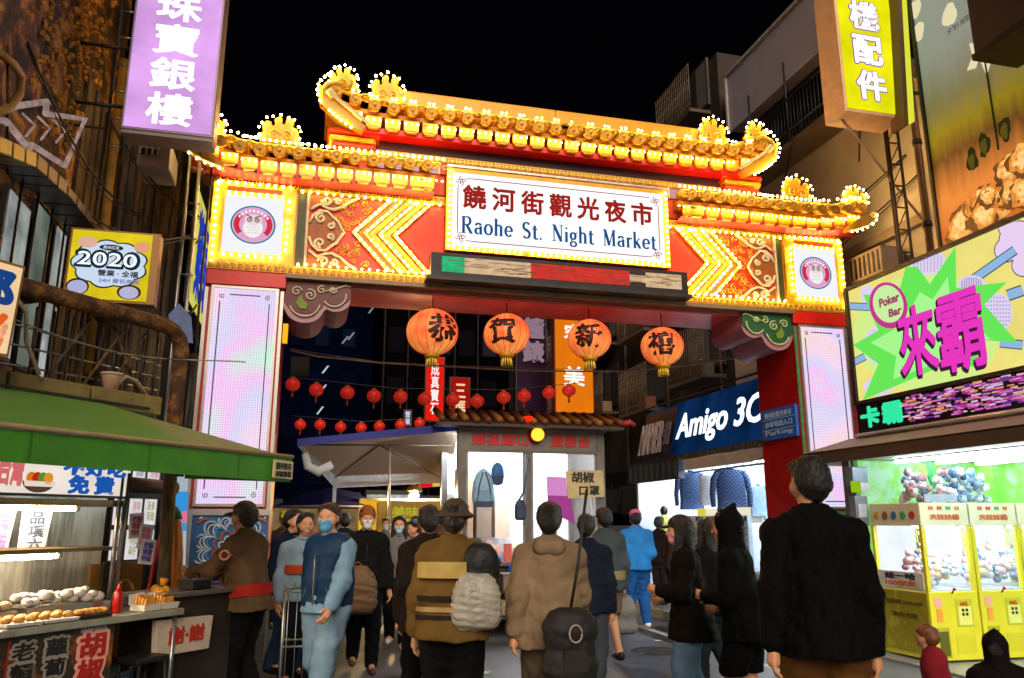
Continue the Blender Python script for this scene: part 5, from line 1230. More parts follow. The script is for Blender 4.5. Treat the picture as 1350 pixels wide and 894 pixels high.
# ---- yellow box sign
yb = thing('yellow_box_sign', 'large yellow lit box sign with white 機配件 high on the right', 'sign', (7, 8.2, 7.5))
pl = ('y', 8.0)
a, b_ = on(pl, 1117, 136), on(pl, 1189, 158); xl, xr, zb = a.x, b_.x, (a.z + b_.z) / 2
MB().box((xl - .04, 8.0, zb - .05), (xr + .03, 8.42, zb + 2.4)).build('case', M('e8b890', .45, .1, .2), yb, .01)
fc = MB().box((xl, 7.985, zb), (xr, 7.999, zb + 2.38)).build('lit_face', E('f4f010', .95, .22, 2), yb)
for i, ch in enumerate('件配機'):
    m4 = lambda y__: frame_m(((xl + xr) / 2 - .02, y__, zb + .36 + i * .52), (1, 0, 0), (0, 0, 1))
    text(ch, m4(7.983), .43, .41, ES('a868a8', .8), fc, .003, .06)
    text(ch, m4(7.978), .43, .41, ES('fffdff', 1.2), fc, .003, .028)
MB().tube([(xl + .05, 8.2, zb - .05), (FX, 9.0, zb - 1.1)], .02, 6).build('stay_rod', M('b09068', .5), yb)
MB().tube([(xr, 8.2, zb + .5), (8.5, 8.2, zb + .5)], .025, 6).build('arm', DSTEEL, yb)
MB().tube([(xr, 8.2, zb + 1.5), (8.5, 8.2, zb + 1.5)], .025, 6).build('arm', DSTEEL, yb)
# narrow yellow sign edge and pole beside
ny = thing('narrow_yellow_sign', 'thin slice of a yellow lit sign beside the food billboard', 'sign', (7.6, 8.0, 7.8))
pq = [(1189, -20), (1199, 160), (1206, 160), (1194, -20)]
MB().prism([on(('y', 7.85), *p) for p in pq], (0, .2, 0)).build('lit_face', E('e8ec40', .9), ny)
MB().prism([on(('y', 7.83), *p) for p in ((1182, -20), (1193, 165), (1198, 165), (1188, -20))], (0, .25, 0)).build('case', M('6a4a28', .5), ny)
# truss mast
tm = thing('truss_mast', 'dark triangular truss mast standing behind the billboard edge', 'steel mast', (7.7, 8.7, 4))
p1, p2 = on(('y', 8.6), 1190, 160), on(('y', 8.6), 1215, 340)
xs_ = [7.62, 7.74, 7.68]; ys_ = [8.6, 8.6, 8.72]
for x_, y_ in zip((7.60, 7.78, 7.69), (8.6, 8.6, 8.74)): MB().tube([(x_, y_, 3.4), (x_, y_, 7.3)], .02, 6).build('chord', M('3a2c28', .5, .4), tm)
for q in range(12):
    z_ = 3.5 + q * .32
    MB().tube([(7.60, 8.6, z_), (7.78, 8.6, z_ + (.0))], .012, 5).build('lacing', M('4a3830', .5, .4), tm)
    MB().tube([(7.60, 8.6, z_), (7.78, 8.6, z_ + .32)], .008, 5).build('lacing', M('4a3830', .5, .4), tm)
pp = thing('brown_conduit', 'brown conduit pipe running up beside the truss', 'pipe', (7.9, 8.5, 4))
MB().tube([(7.90, 8.4, 3.4), (7.90, 8.4, 9.5)], .05, 10).build('pipe_run', M('7a5434', .45, .3, .4), pp)
for z_ in (4.2, 5.4, 6.6): MB().tube([(7.9, 8.4, z_), (7.9, 8.4, z_ + .08)], .062, 10).build('collar', DSTEEL, pp)
# ---- food billboard
fbm = thing('food_billboard', 'tall billboard with fried chicken photo on wood and grey ground', 'billboard', (7.7, 6.5, 6.5))
BX = 7.60
BZ0, BY1 = 4.86, 7.90
MB().box((BX, 4.6, BZ0), (BX + .2, BY1, 9.6)).build('case', BLACK, fbm)
mfb = bpy.data.materials.new('glowing_billboard_print'); mfb.use_nodes = True
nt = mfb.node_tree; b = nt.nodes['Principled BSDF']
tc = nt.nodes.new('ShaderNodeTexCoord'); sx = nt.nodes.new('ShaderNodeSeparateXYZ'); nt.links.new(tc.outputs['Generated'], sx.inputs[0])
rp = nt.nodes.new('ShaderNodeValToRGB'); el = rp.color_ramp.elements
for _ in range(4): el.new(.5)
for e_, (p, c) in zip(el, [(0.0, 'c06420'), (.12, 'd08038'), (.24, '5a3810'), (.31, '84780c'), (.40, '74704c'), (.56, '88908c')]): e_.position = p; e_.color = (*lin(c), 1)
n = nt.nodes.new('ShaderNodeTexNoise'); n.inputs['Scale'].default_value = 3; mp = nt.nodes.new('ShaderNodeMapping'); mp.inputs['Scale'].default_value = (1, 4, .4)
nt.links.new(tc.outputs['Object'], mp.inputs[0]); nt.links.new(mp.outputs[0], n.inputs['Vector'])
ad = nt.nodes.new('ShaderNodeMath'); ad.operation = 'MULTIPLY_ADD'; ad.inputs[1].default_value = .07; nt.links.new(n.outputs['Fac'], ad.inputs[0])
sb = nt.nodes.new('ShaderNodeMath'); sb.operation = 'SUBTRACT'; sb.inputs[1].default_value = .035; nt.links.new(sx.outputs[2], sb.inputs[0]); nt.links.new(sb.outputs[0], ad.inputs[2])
nt.links.new(ad.outputs[0], rp.inputs[0]); nt.links.new(rp.outputs[0], b.inputs['Base Color']); nt.links.new(rp.outputs[0], b.inputs['Emission Color']); b.inputs['Emission Strength'].default_value = .75  # the print itself emits, in place of lamps shining on its front
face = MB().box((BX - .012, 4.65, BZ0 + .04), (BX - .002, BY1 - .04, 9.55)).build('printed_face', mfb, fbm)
mb = MB()
for a_, b_ in (((BX - .05, BY1 - .04, BZ0), (BX - .001, BY1, 9.6)), ((BX - .05, 4.6, BZ0), (BX - .001, BY1 - .04, BZ0 + .04)), ((BX - .03, 6.86, BZ0 + .9), (BX - .013, 6.875, 9.6))): mb.box(a_, b_)
mb.build('frame', BLACK, fbm)
rnd = random.Random(9)
CRK = [ramp_mat([(.3, a_), (.5, c), (.7, b_)], scale=16, rough=.5, bump=0, emit=.75) for c, a_, b_ in (('e8b060', 'c07c2c', 'f4cc88'), ('c88030', '9c5618', 'e0a050'), ('98541a', '6a3410', 'c07828'), ('f0cc88', 'd8a050', 'fce8b8'), ('5a3410', '3c200a', '7a4a18'))]  # chicken pieces emit like the print behind them
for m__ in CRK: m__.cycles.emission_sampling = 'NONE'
def blob(y_, z_, r_, lay, n=16, rough_=.28, sy=1.0):
    ph = [rnd.uniform(0, 6) for _ in range(4)]
    return [(BX - .013 - lay * .0015, y_ + sy * r_ * (1 + rough_ * .5 * math.sin(3 * a + ph[0]) + rough_ * .35 * math.sin(5 * a + ph[1]) + rough_ * .25 * math.sin(9 * a + ph[2])) * math.cos(a), z_ + r_ * (1 + rough_ * .5 * math.sin(3 * a + ph[0]) + rough_ * .3 * math.sin(7 * a + ph[3])) * math.sin(a)) for a in [2 * PI * i / n for i in range(n)]]
bufs = [MB() for _ in CRK]
for i in range(30):
    t = i / 29; yc = 7.55 - t * 1.7 + rnd.uniform(-.1, .1); zc = BZ0 + .18 + rnd.uniform(0, .15 + .55 * t)
    r_ = rnd.uniform(.10, .2)
    for k, (sc_, of) in enumerate(((1.15, 2), (1, 1), (.8, 0), (.5, 3))):
        pts = blob(yc + rnd.uniform(-.02, .02), zc + rnd.uniform(-.01, .03) * k, r_ * sc_, 1 + (i % 10) * 4 + k, 22)
        if max(p[2] for p in pts) < 9: bufs[of if k else 4].add([(p[0], p[1], max(p[2], BZ0 + .045)) for p in pts], [tuple(range(len(pts)))])
    for q in range(7):
        pts = blob(yc + rnd.uniform(-.6, .6) * r_, zc + rnd.uniform(-.5, .6) * r_, r_ * rnd.uniform(.08, .16), 1 + (i % 10) * 4 + 4, 9)
        bufs[rnd.choice((2, 3, 3, 1))].add([(p[0], p[1], max(p[2], BZ0 + .045)) for p in pts], [tuple(range(len(pts)))])
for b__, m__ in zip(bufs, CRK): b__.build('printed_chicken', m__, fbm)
for (yc, zc) in ((7.25, BZ0 + .95), (7.05, BZ0 + 1.05), (6.75, BZ0 + 1.1)):
    pts = blob(yc, zc, .15, 1, 18, .3, .55); MB().add(pts, [tuple(range(len(pts)))]).build('printed_leaf', ES('3a3414', .7), fbm)
    pts = blob(yc + .01, zc - .02, .10, 2, 14, .3, .5); MB().add(pts, [tuple(range(len(pts)))]).build('printed_leaf', ES('6a5c20', .7), fbm)
for (px, py, r_) in ((1212, 42, .13), (1253, 20, .15), (1220, 43, .0), (1208, 12, .13)):
    if r_ == 0: continue
    p = on(('x', BX), px, py); pts = blob(p.y, p.z, r_, 2, 20, .18, .8); MB().add(pts, [tuple(range(len(pts)))]).build('printed_splash', ES('f0e4b8', .9), fbm)
p = on(('x', BX), 1290, 60)
mb = MB()
mb.add([(BX - .018, p.y + a_ * .22, p.z + b_ * .45) for a_, b_ in ((.9, -.5), (.4, -.2), (.5, .2), (0, .1), (-.4, .6), (-.8, .5), (-.7, -.7), (-.3, -1.0), (0, -.4), (.3, -.6))], [tuple(range(10))])
mb.build('printed_splash', ES('f0e4b8', .9), fbm)
text('炸雞排', frame_m((BX - .02, 7.05, 7.6), (0, -1, .0), (0, 0, 1)), .6, .09, ES('707060', .7), fbm, .002)
# dark box sign jutting in at top right
tb = thing('dark_box_sign', 'underside of a dark box sign jutting in at the top right corner', 'sign', (7.2, 6.1, 7))
MB().box((6.95, 5.2, 6.62), (7.55, 6.42, 8.8)).build('case', M('3c2c30', .5, .2, .2), tb, .01)
MB().box((6.93, 5.2, 6.55), (7.55, 6.44, 6.62)).build('base_plate', BLACK, tb)
text('烤雞\n腿', frame_m((6.945, 5.7, 7.3), (0, -1, 0), (0, 0, 1)), .4, .6, M('c89030', .5), tb, .003, .02)
# ---- the LED screen
LX = 7.2
led = thing('screen_sign', 'huge bright pop-art screen with pink 來霸 lettering on green burst', 'screen', (LX, 7.8, 3.9))
ly0, ly1, lz0, lz1 = 5.2, 9.2, 3.13, 4.68
MB().box((LX + .01, ly0 - .1, lz0 - .05), (LX + .22, ly1 + .06, lz1 + .05)).build('case', BLACK, led)
mb = MB()
for a_, b_ in (((LX - .05, ly1, lz0 - .05), (LX + .01, ly1 + .06, lz1 + .05)), ((LX - .05, ly0, lz0 - .05), (LX + .01, ly1, lz0)), ((LX - .05, ly0, lz1), (LX + .01, ly1, lz1 + .05))): mb.box(a_, b_)
mb.build('frame', BLACK, led)
LS = 1.0
fc = MB().box((LX - .01, ly0, lz0), (LX + .009, ly1, lz1)).build('lit_ground', E('eee07c', LS, .08, 1.5), led)
def LP(px, py, lay=1):
    p = on(('x', LX), px, py); return Vector((LX - .01 - .0025 * lay, min(ly1 - .01, max(ly0, p.y)), min(lz1 - .005, max(lz0 + .005, p.z))))
def lpoly(name, pts, col, lay, s_=LS):
    P_ = [LP(px, py, lay) for px, py in pts]
    return MB().add(P_, [tuple(range(len(P_)))]).build(name, ES(col, s_), fc)
def lell(name, cx, cy, rx, ry, col, lay, n=28, rot=0, a0=0, a1=2 * PI):
    return lpoly(name, [(cx + rx * math.cos(a0 + (a1 - a0) * i / n) * math.cos(rot) - ry * math.sin(a0 + (a1 - a0) * i / n) * math.sin(rot), cy + rx * math.cos(a0 + (a1 - a0) * i / n) * math.sin(rot) + ry * math.sin(a0 + (a1 - a0) * i / n) * math.cos(rot)) for i in range(n)], col, lay)
# clouds
for cx_, cy_, r_ in ((1345, 318, 26), (1328, 330, 15), (1330, 300, 12), (1350, 350, 14)): lell('printed_cloud', cx_, cy_, r_ + 1.5, r_ + 1.5, '50406c', 1)
for cx_, cy_, r_ in ((1345, 318, 26), (1328, 330, 15), (1330, 300, 12), (1350, 350, 14)): lell('printed_cloud', cx_, cy_, r_, r_, 'e8d0f0', 2)
# sticks
for a_, b_, w_ in (((1283, 370), (1340, 330), 5), ((1330, 390), (1350, 383), 6), ((1122, 404), (1148, 405), 4), ((1125, 478), (1142, 470), 4), ((1320, 452), (1350, 455), 5)):
    dx, dy = b_[0] - a_[0], b_[1] - a_[1]; L_ = math.hypot(dx, dy); nx, ny = -dy / L_ * w_, dx / L_ * w_
    for g_, c_, l_ in ((1.3, '405070', 3), (1, '90b8e0', 4)): lpoly('printed_stick', [(a_[0] + nx * g_, a_[1] + ny * g_), (b_[0] + nx * g_, b_[1] + ny * g_), (b_[0] - nx * g_, b_[1] - ny * g_), (a_[0] - nx * g_, a_[1] - ny * g_)], c_, l_)
# white dotted areas behind the burst
for cx_, cy_, rx_, ry_ in ((1317, 413, 20, 26), (1162, 455, 22, 26), (1225, 345, 24, 18), (1283, 375, 18, 12), (1160, 510, 20, 12), (1146, 388, 10, 12)): lell('printed_halftone', cx_, cy_, rx_, ry_, 'e0d4f0', 5)
lell('printed_glow', 1222, 440, 96, 78, 'd4f08c', 0.6, 40)
# burst star
star = [(1212, 352), (1228, 375), (1262, 322), (1263, 380), (1330, 372), (1300, 402), (1345, 452), (1290, 448), (1298, 486), (1255, 478), (1140, 530), (1160, 480), (1124, 456), (1160, 436), (1140, 388), (1185, 395), (1196, 350)]
lpoly('printed_burst', star, '68e858', 6)
star2 = [(1215, 385), (1232, 395), (1252, 365), (1256, 398), (1292, 402), (1278, 420), (1310, 448), (1276, 446), (1262, 470), (1180, 500), (1184, 470), (1150, 452), (1182, 434), (1168, 404), (1202, 410)]
lpoly('printed_burst', star2, 'a8f890', 7)
# halftone dots
mb = MB()
rnd = random.Random(2)
for cx_, cy_, rx_, ry_ in ((1317, 413, 18, 23), (1162, 455, 18, 20), (1225, 345, 20, 14), (1283, 375, 14, 9)):
    for i in range(-4, 5):
        for j in range(-4, 5):
            if (i / 4.5) ** 2 + (j / 4.5) ** 2 < 1:
                p = LP(cx_ + i * rx_ / 4.5, cy_ + j * ry_ / 4.5, 5.5); mb.add([p + Vector((0, .011 * math.cos(a), .011 * math.sin(a))) for a in [PI / 3 * k for k in range(6)]], [tuple(range(6))])
stuff(mb.build('halftone_dots', ES('a890c8', 1), fc))
# round logo
lell('logo_ring', 1174, 403, 25, 31, 'c83890', 9, 32, -.25); lell('logo_ring', 1174, 401, 20, 25, 'c8f0a0', 10, 32, -.25)
lm_ = lambda p, dz=0: frame_m(p, (0, -1, 0), (0, 0, 1))
text('Poker', lm_(LP(1176, 396, 14)), .36, .11, ES('a84870', .9), fc, .002, .04, shear=0)
text('Bar', lm_(LP(1184, 411, 14)), .22, .10, ES('a84870', .9), fc, .002, .04)
def skew_m(p, sh): # lettering that climbs towards the viewer
    m = frame_m(p, (0, -1, 0), (0, 0, 1)); return m
for ch, px, py, w_, h_ in (('來', 1213, 448, .62, .86), ('霸', 1270, 436, .66, .90)):
    for lay, bo, c_, off in ((12, .03, '401838', (.025, -.03)), (14, .013, 'e838c0', (0, 0))):
        p = LP(px, py, lay) + Vector((0, off[0], off[1]))
        text(ch, lm_(p), w_, h_, ES(c_, LS), fc, .002, bo)
# second strip below: dark with green letters and lights
l2 = thing('ticker_screen', 'dark ticker strip with green characters and magenta sparkle under the pop-art screen', 'screen', (LX, 7.8, 2.9))
MB().box((LX - .02, ly0 - .1, 2.70), (LX + .2, ly1 + .05, 3.075)).build('case', M('10141c', .3, .2), l2)
for i, ch in enumerate('卡霸'): text(ch, lm_(Vector((LX - .022, 9.0 - i * .42, 2.90))), .34, .26, E('30e0a0', 1.1), l2, .003, .05)
bufs = {c: MB() for c in ('e878d0', 'f0d0f0', 'c83898', 'f0a878', '7840a0')}
for i in range(520):
    y_ = rnd.uniform(ly0, 8.3); z_ = rnd.uniform(2.74, 3.05); c = rnd.choice(list(bufs)); w_ = rnd.uniform(.03, .13) * (1.5 if y_ < 7 else 1)
    bufs[c].box((LX - .03 - rnd.random() * .01, y_, z_), (LX - .0205, y_ + w_, z_ + rnd.uniform(.008, .02)))
for c, mb in bufs.items(): stuff(mb.build('light_streaks', ES(c, .8), l2))
MB().tube([(LX - .05, ly0, 2.67), (LX - .05, ly1 + .05, 2.67)], .03, 8).build('edge_tube', M('c8b8b0', .3, .4), l2)
MB().box((LX - .03, ly1 + .051, 2.7), (LX + .15, ly1 + .12, 3.6)).build('conduit_box', M('a83040', .4), l2)
# canopy under the screens
cn = thing('brown_canopy', 'brown sheet canopy projecting under the screens', 'canopy', (6.9, 7.5, 2.5))
MB().prism([(7.25, 4.6, 2.66), (7.25, 9.55, 2.66), (6.62, 9.75, 2.46), (6.62, 4.6, 2.46)], (0, 0, -.02)).build('top_sheet', M('7c6a5c', .6, 0, .3), cn)
MB().prism([(6.62, 4.6, 2.30), (6.62, 9.75, 2.30), (6.62, 9.75, 2.455), (6.62, 4.6, 2.455)], (.015, 0, 0)).build('valance', M('4a3428', .7, 0, .3, 5, .15), cn)
MB().box((6.64, 4.6, 2.30), (8.6, 9.75, 2.315)).build('soffit', M('b8bcb0', .6), cn)
# ---- claw machine shop
shop = thing('claw_shop', 'bright shop bay with lime green and white printed walls behind the claw machines', 'shop', (7.8, 8.2, 0))
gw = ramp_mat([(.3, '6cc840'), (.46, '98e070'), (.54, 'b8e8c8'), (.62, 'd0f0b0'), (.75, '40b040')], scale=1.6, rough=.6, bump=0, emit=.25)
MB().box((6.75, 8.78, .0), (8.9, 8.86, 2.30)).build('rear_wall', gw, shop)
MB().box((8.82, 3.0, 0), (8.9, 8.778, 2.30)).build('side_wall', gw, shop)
MB().box((6.55, 3.5, .001), (8.82, 8.8, .03)).build('shop_floor', M('8a8c90', .3, 0, .2), shop)
MB().box((6.68, 8.86, 0), (6.84, 9.0, 2.3)).build('corner_column', M('70757c', .4, .3), shop)
for q in range(3):
    a, b_ = Vector((7.0 + q * .6, 5.2, 2.26)), Vector((7.0 + q * .6, 8.4, 2.26))
    t = thing('ceiling_tube', ('first cold ceiling tube nearest the street in the claw shop', 'middle cold ceiling tube in the claw shop', 'innermost cold ceiling tube in the claw shop')[q], 'fluorescent lamp', a)
    MB().tube([a, b_], .018, 8).build('tube', E('e4f4ff', 42.0), t)
    MB().box((a.x - .03, a.y, 2.282), (a.x + .03, b_.y, 2.299)).build('batten', WHITEP, t)
YEL = M('e8dc30', .4, 0, .1, 4, .03)
def sticker(mb, x0, x1, y, z0, z1): mb.add([(x0, y, z0), (x1, y, z0), (x1, y, z1), (x0, y, z1)], [(0, 1, 2, 3)])
PLU = ['d89090', '90b8d0', 'f0f0f0', 'e8e8f0', 'f0c8d0', '7888a8', 'e8d8b0', 'c8dce8', '506880']
def claw(x, y, lab, side_art=False):
    t = thing('claw_machine', lab, 'claw machine', (x + .34, y + .4, 0), 0, 'yellow claw machines in a row')
    W2, D2 = .66, .85
    MB().box((x, y, .05), (x + W2, y + D2, .78)).build('lower_cabinet', YEL, t, .01)
    MB().box((x, y, 1.5), (x + W2, y + D2, 1.76)).build('header', M('f4ecc8', .4, 0, .05), t, .01)
    for a_, b_ in ((0, 0), (W2 - .045, 0), (0, D2 - .045), (W2 - .045, D2 - .045)): MB().box((x + a_, y + b_, .78), (x + a_ + .045, y + b_ + .045, 1.5)).build('corner_post', YEL, t)
    MB().box((x + .045, y + .012, .80), (x + W2 - .045, y + .018, 1.495)).build('front_glass', GLASS, t)
    MB().box((x + .012, y + .05, .80), (x + .018, y + D2 - .05, 1.495)).build('side_glass', GLASS, t)
    MB().box((x + .05, y + D2 - .03, .78), (x + W2 - .05, y + D2 - .015, 1.5)).build('glowing_back', E('e8f2fa', 1.15, .1), t)  # no mirror: the back panel emits in place of reflected cabinet light
    lp_ = MB().box((x + .08, y + .15, 1.475), (x + W2 - .08, y + .25, 1.495)).build('cabinet_lamp', E('eef6ff', 60), t)
    MB().box((x + .03, y + .02, .78), (x + W2 - .03, y + D2 - .04, .80)).build('prize_floor', M('c8d8e8', .4), t)
    rn = random.Random(int(x * 100))
    for q in range(34):
        c = Vector((x + .09 + rn.random() * (W2 - .18), y + .12 + rn.random() * .5, .84 + rn.random() * .10)); c.z += (c.y - y) * .55 * rn.random(); r_ = rn.uniform(.04, .065)
        mb = MB(); mb.ball(c, r_, 10, 7, (1, 1, .9)); mb.ball(c + Vector((0, -.01, r_ * 1.3)), r_ * .7, 10, 7); mb.ball(c + Vector((r_ * .5, 0, r_ * 1.9)), r_ * .25, 6, 4); mb.ball(c + Vector((-r_ * .5, 0, r_ * 1.9)), r_ * .25, 6, 4)
        mb.build('plush_toy', M(rn.choice(PLU), .8, 0, .1), t)
    mb = MB(); mb.tube([(x + .3, y + .4, 1.49), (x + .3, y + .4, 1.3)], .012, 6); mb.lathe([(.03, 1.24), (.045, 1.3)], (x + .3, y + .4, 0), 10)
    for k in range(3): a = k * 2.1; mb.tube([(x + .3, y + .4, 1.26), (x + .3 + .07 * math.cos(a), y + .4 + .07 * math.sin(a), 1.2), (x + .3 + .03 * math.cos(a), y + .4 + .03 * math.sin(a), 1.12)], .007, 5)
    mb.build('claw', STEEL, t)
    # header print
    for q, c in enumerate(('d86050', 'c84848', '40a060', 'd88840')):
        mb = MB(); c0 = Vector((x + .15 + q * .12, y - .003, 1.70)); mb.add([c0 + Vector((.035 * math.cos(a), 0, .025 * math.sin(a) + .01 * math.sin(3 * a))) for a in [2 * PI * k / 12 for k in range(12)]], [tuple(range(12))]); mb.build('printed_toy', M(c, .5), t)
    text('夾娃娃機', frame_m((x + W2 / 2, y - .002, 1.60), (1, 0, 0), (0, 0, 1)), .40, .06, M('d06838', .5, 0, 0), t, .003, .04)
    # control panel details
    for q, (a0, z0_, a1, z1_, c) in enumerate(((.06, .62, .16, .72, 'f0b0a0'), (.08, .46, .15, .60, 'f4a040'), (.34, .40, .56, .70, 'c8c430'), (.36, .42, .54, .62, 'f0f080'), (.06, .08, .22, .40, 'b8b020'), (.08, .10, .20, .36, '5c5810'), (.30, .12, .56, .32, 'd8d028'))):
        MB().box((x + a0, y - .004 - .004 * (q % 2), z0_), (x + a1, y - .0005, z1_)).build('panel_detail', M(c, .4, 0, .05), t)
    for q in range(4): MB().box((x + .41 + (q % 2) * .05, y - .012, .52 + (q // 2) * .045), (x + .44 + (q % 2) * .05, y - .0085, .55 + (q // 2) * .045)).build('button', BLACK, t)
    MB().tube([(x + .3, y - .01, .76), (x + .3, y - .05, .80)], .008, 6).build('joystick', BLACK, t)
    mb = MB(); mb.ball((x + .3, y - .055, .81), .02, 8, 6); mb.build('joystick_knob', RED, t)
    text('10元', frame_m((x + .45, y - .009, .645), (1, 0, 0), (0, 0, 1)), .1, .05, M('d83020', .5, 0, 0), t, .003, .02)
    if side_art:
        MB().box((x - .006, y + .03, .10), (x - .0005, y + D2 - .03, .76)).build('side_print', ramp_mat([(.35, 'c8c020'), (.5, '989018'), (.65, 'b0a820')], scale=5, rough=.4, bump=0), t)
        lm2 = lambda y_, z_: frame_m((x - .008, y_, z_), (0, -1, 0), (0, 0, 1))
        MB().box((x - .008, y + .05, .80), (x - .0005, y + D2 - .04, .98)).build('side_label', M('e8e4e0', .4), t)
        text('娃一哈', lm2(y + .42, .93), .5, .07, M('20304c', .5, 0, 0), t, .003, .04)
        text('100保夾', lm2(y + .42, .85), .5, .06, M('e07820', .5, 0, 0), t, .003, .04)
        text('營業時間 14:00-24:00', lm2(y + .4, .64), .6, .05, M('686010', .5, 0, 0), t, .003, .02)
        text('歡迎光臨', lm2(y + .4, .5), .4, .05, M('686010', .5, 0, 0), t, .003, .02)
        for q, c in enumerate(('d84838', '40b070', '3068b0', '98583c', 'e0a030')):
            mb = MB(); mb.ball((x - .01, y + .12 + q * .15, 1.62), .05, 10, 6, (.06, 1, 1)); mb.build('side_toy', M(c, .5), t)
MX = 6.80
claw(MX, 7.86, 'yellow claw machine at the row end with printed side facing the street', True)
claw(MX + .68, 7.86, 'second yellow claw machine, showing its full front beside the end machine')
claw(MX + 1.36, 7.86, 'yellow claw machine cut by the right edge of the picture')
# stacked prize bags on the machines
for k, (x_, lab, cols) in enumerate(((MX + .1, 'clear bag of pale pink plush toys on the end claw machine', ('e8d0d0', 'd8c0c8', '607088', 'f0e8e8', 'c89898')), (MX + .72, 'clear bag of white and blue plush toys on the second claw machine', ('dce8f4', '90b0d0', '506c90', 'f4f8fc', 'a8c8e0')))):
    t = thing('prize_bag', lab, 'bag of toys', (x_ + .28, 8.2, 1.77)); rn = random.Random(k + 5)
    for q in range(46):
        c = Vector((x_ + rn.uniform(.04, .52), 8.0 + rn.uniform(0, .35), 1.80 + rn.random() ** 1.2 * .34))
        mb = MB(); r_ = rn.uniform(.03, .055); mb.ball(c, r_, 8, 6); mb.ball(c + Vector((r_ * .5, -r_ * .3, r_ * .8)), r_ * .4, 6, 4); mb.ball(c + Vector((-r_ * .5, -r_ * .3, r_ * .8)), r_ * .4, 6, 4)
        mb.build('plush_toy', M(rn.choice(cols), .8, 0, .1), t)
    if k == 0: MB().box((x_ + .05, 7.93, 1.772), (x_ + .5, 7.95, 1.86)).build('label_strip', M('a8b4c8', .5), t)
gp_ = thing('green_poster', 'hanging green and white poster strip above the prize bags', 'poster', (7.3, 8.4, 2.1))
MB().prism([(7.30, 8.3, 2.28), (7.42, 8.3, 2.28), (7.47, 8.3, 1.95), (7.42, 8.3, 1.93)], (0, .02, 0)).build('sheet', M('28a050', .5), gp_)
MB().prism([(7.22, 8.29, 2.2), (7.33, 8.29, 2.26), (7.36, 8.29, 2.1), (7.28, 8.29, 2.06)], (0, .01, 0)).build('lime_sheet', M('98e840', .5), gp_)
eb = thing('meter_boxes', 'grey electric meter boxes with a green tag on the column', 'meter box', (6.6, 8.9, 2.0))
MB().box((6.60, 8.70, 1.98), (6.82, 8.855, 2.22)).build('upper_box', M('707c88', .4, .3), eb, .01)
MB().box((6.56, 8.68, 1.90), (6.69, 8.70, 2.04)).build('green_tag', E('a8d820', .7), eb)
MB().box((6.69, 8.68, 1.91), (6.82, 8.70, 2.02)).build('white_tag', M('d0d8dc', .5), eb)
MB().box((6.62, 8.72, 1.5), (6.80, 8.855, 1.86)).build('lower_box', M('8890a0', .4, .3), eb, .01)
MB().box((6.64, 8.70, 1.6), (6.76, 8.719, 1.76)).build('meter_window', M('c0ccd8', .2), eb)
MB().tube([(6.66, 8.78, .05), (6.66, 8.78, 1.5)], .025, 8).build('conduit', STEEL, eb)
# ================================================================== Amigo shop on the right street
am = thing('phone_shop', 'bright shop with Amigo 3C fascia full of clothes and phone cases', 'shop', (8.5, 14, 0))
AX = 7.5
MB().prism([(AX, 11.6, 2.92), (AX, 17.3, 2.92), (AX + .25, 17.3, 4.05), (AX + .25, 11.6, 4.05)], (.5, 0, 0)).build('fascia', E('103464', .5, .6, 1.2), am)
def fas(y_, z_, off=.0): # point on the sloped fascia
    return Vector((AX + .25 * (z_ - 2.92) / 1.13 - .01 - off, y_, z_))
fv = Vector((.25, 0, 1.13)).normalized()
text('Amigo 3C', frame_m(fas(13.85, 3.42, .03), (0, -1, 0), fv), 3.3, .70, E('e8f4ff', 1.5), am, .015, .014)
MB().prism([(AX - .02, 15.75, 2.90), (AX - .02, 17.4, 2.90), (AX + .23, 17.4, 4.0), (AX + .23, 15.75, 4.0)], (.01, 0, 0)).build('dark_fascia', M('2c3038', .4, .3, .3), am)
text('MAMER', frame_m(fas(16.75, 3.38, .05), (0, -1, 0), fv), 1.2, .7, M('d8d0d8', .4, .2), am, .03, .014)
text('手機', frame_m(fas(15.95, 3.42, .05), (0, -1, 0), fv), .3, .5, M('9890a8', .4, .4), am, .03, .02)
MB().tube([(AX - .02, 11.6, 4.06), (AX - .02, 17.3, 4.06)], .02, 6).build('top_rail', DSTEEL, am)
for q in range(26): MB().prism([(AX + .02, 11.65 + q * .22, 2.80), (AX + .02, 11.83 + q * .22, 2.80), (AX + .02, 11.83 + q * .22, 2.915), (AX + .02, 11.65 + q * .22, 2.915)], (.12, 0, 0)).build('scallop', M('4a4440', .6), am)
MB().box((AX + .05, 11.6, 2.58), (AX + .15, 15.2, 2.79)).build('lintel', M('c8bcc4', .5), am)
SW = M('dce4ec', .5, 0, .05, 3, .02)
MB().box((10.5, 11.2, 0), (10.6, 18, 2.9)).build('back_wall', SW, am)
MB().box((AX + .2, 11.1, 0), (10.5, 11.2, 2.9)).build('near_wall', SW, am)
MB().box((AX + 1.0, 16.3, 0), (10.5, 16.38, 2.9)).build('divider_wall', SW, am)
MB().box((AX + .2, 18.0, 0), (10.5, 18.1, 2.9)).build('far_wall', SW, am)
MB().box((AX + .2, 11.2, 2.85), (10.5, 18, 2.9)).build('shop_ceiling', SW, am)
MB().box((AX, 11.2, .121), (10.5, 18, .14)).build('shop_floor', M('9aa0a8', .3), am)
for q in range(4):
    t = thing('shop_tube', ('cold tube lamp nearest the fascia letters in the clothes shop', 'second cold tube lamp of the clothes shop', 'third cold tube lamp of the clothes shop', 'farthest tube lamp of the clothes shop')[q], 'fluorescent lamp', (8.4, 12 + q * 1.5, 2.8))
    MB().tube([(8.0, 12 + q * 1.6, 2.80), (9.8, 12 + q * 1.6, 2.80)], .022, 8).build('tube', TUBEW, t)
    MB().box((8.0, 11.97 + q * 1.6, 2.825), (9.8, 12.03 + q * 1.6, 2.848)).build('batten', WHITEP, t)
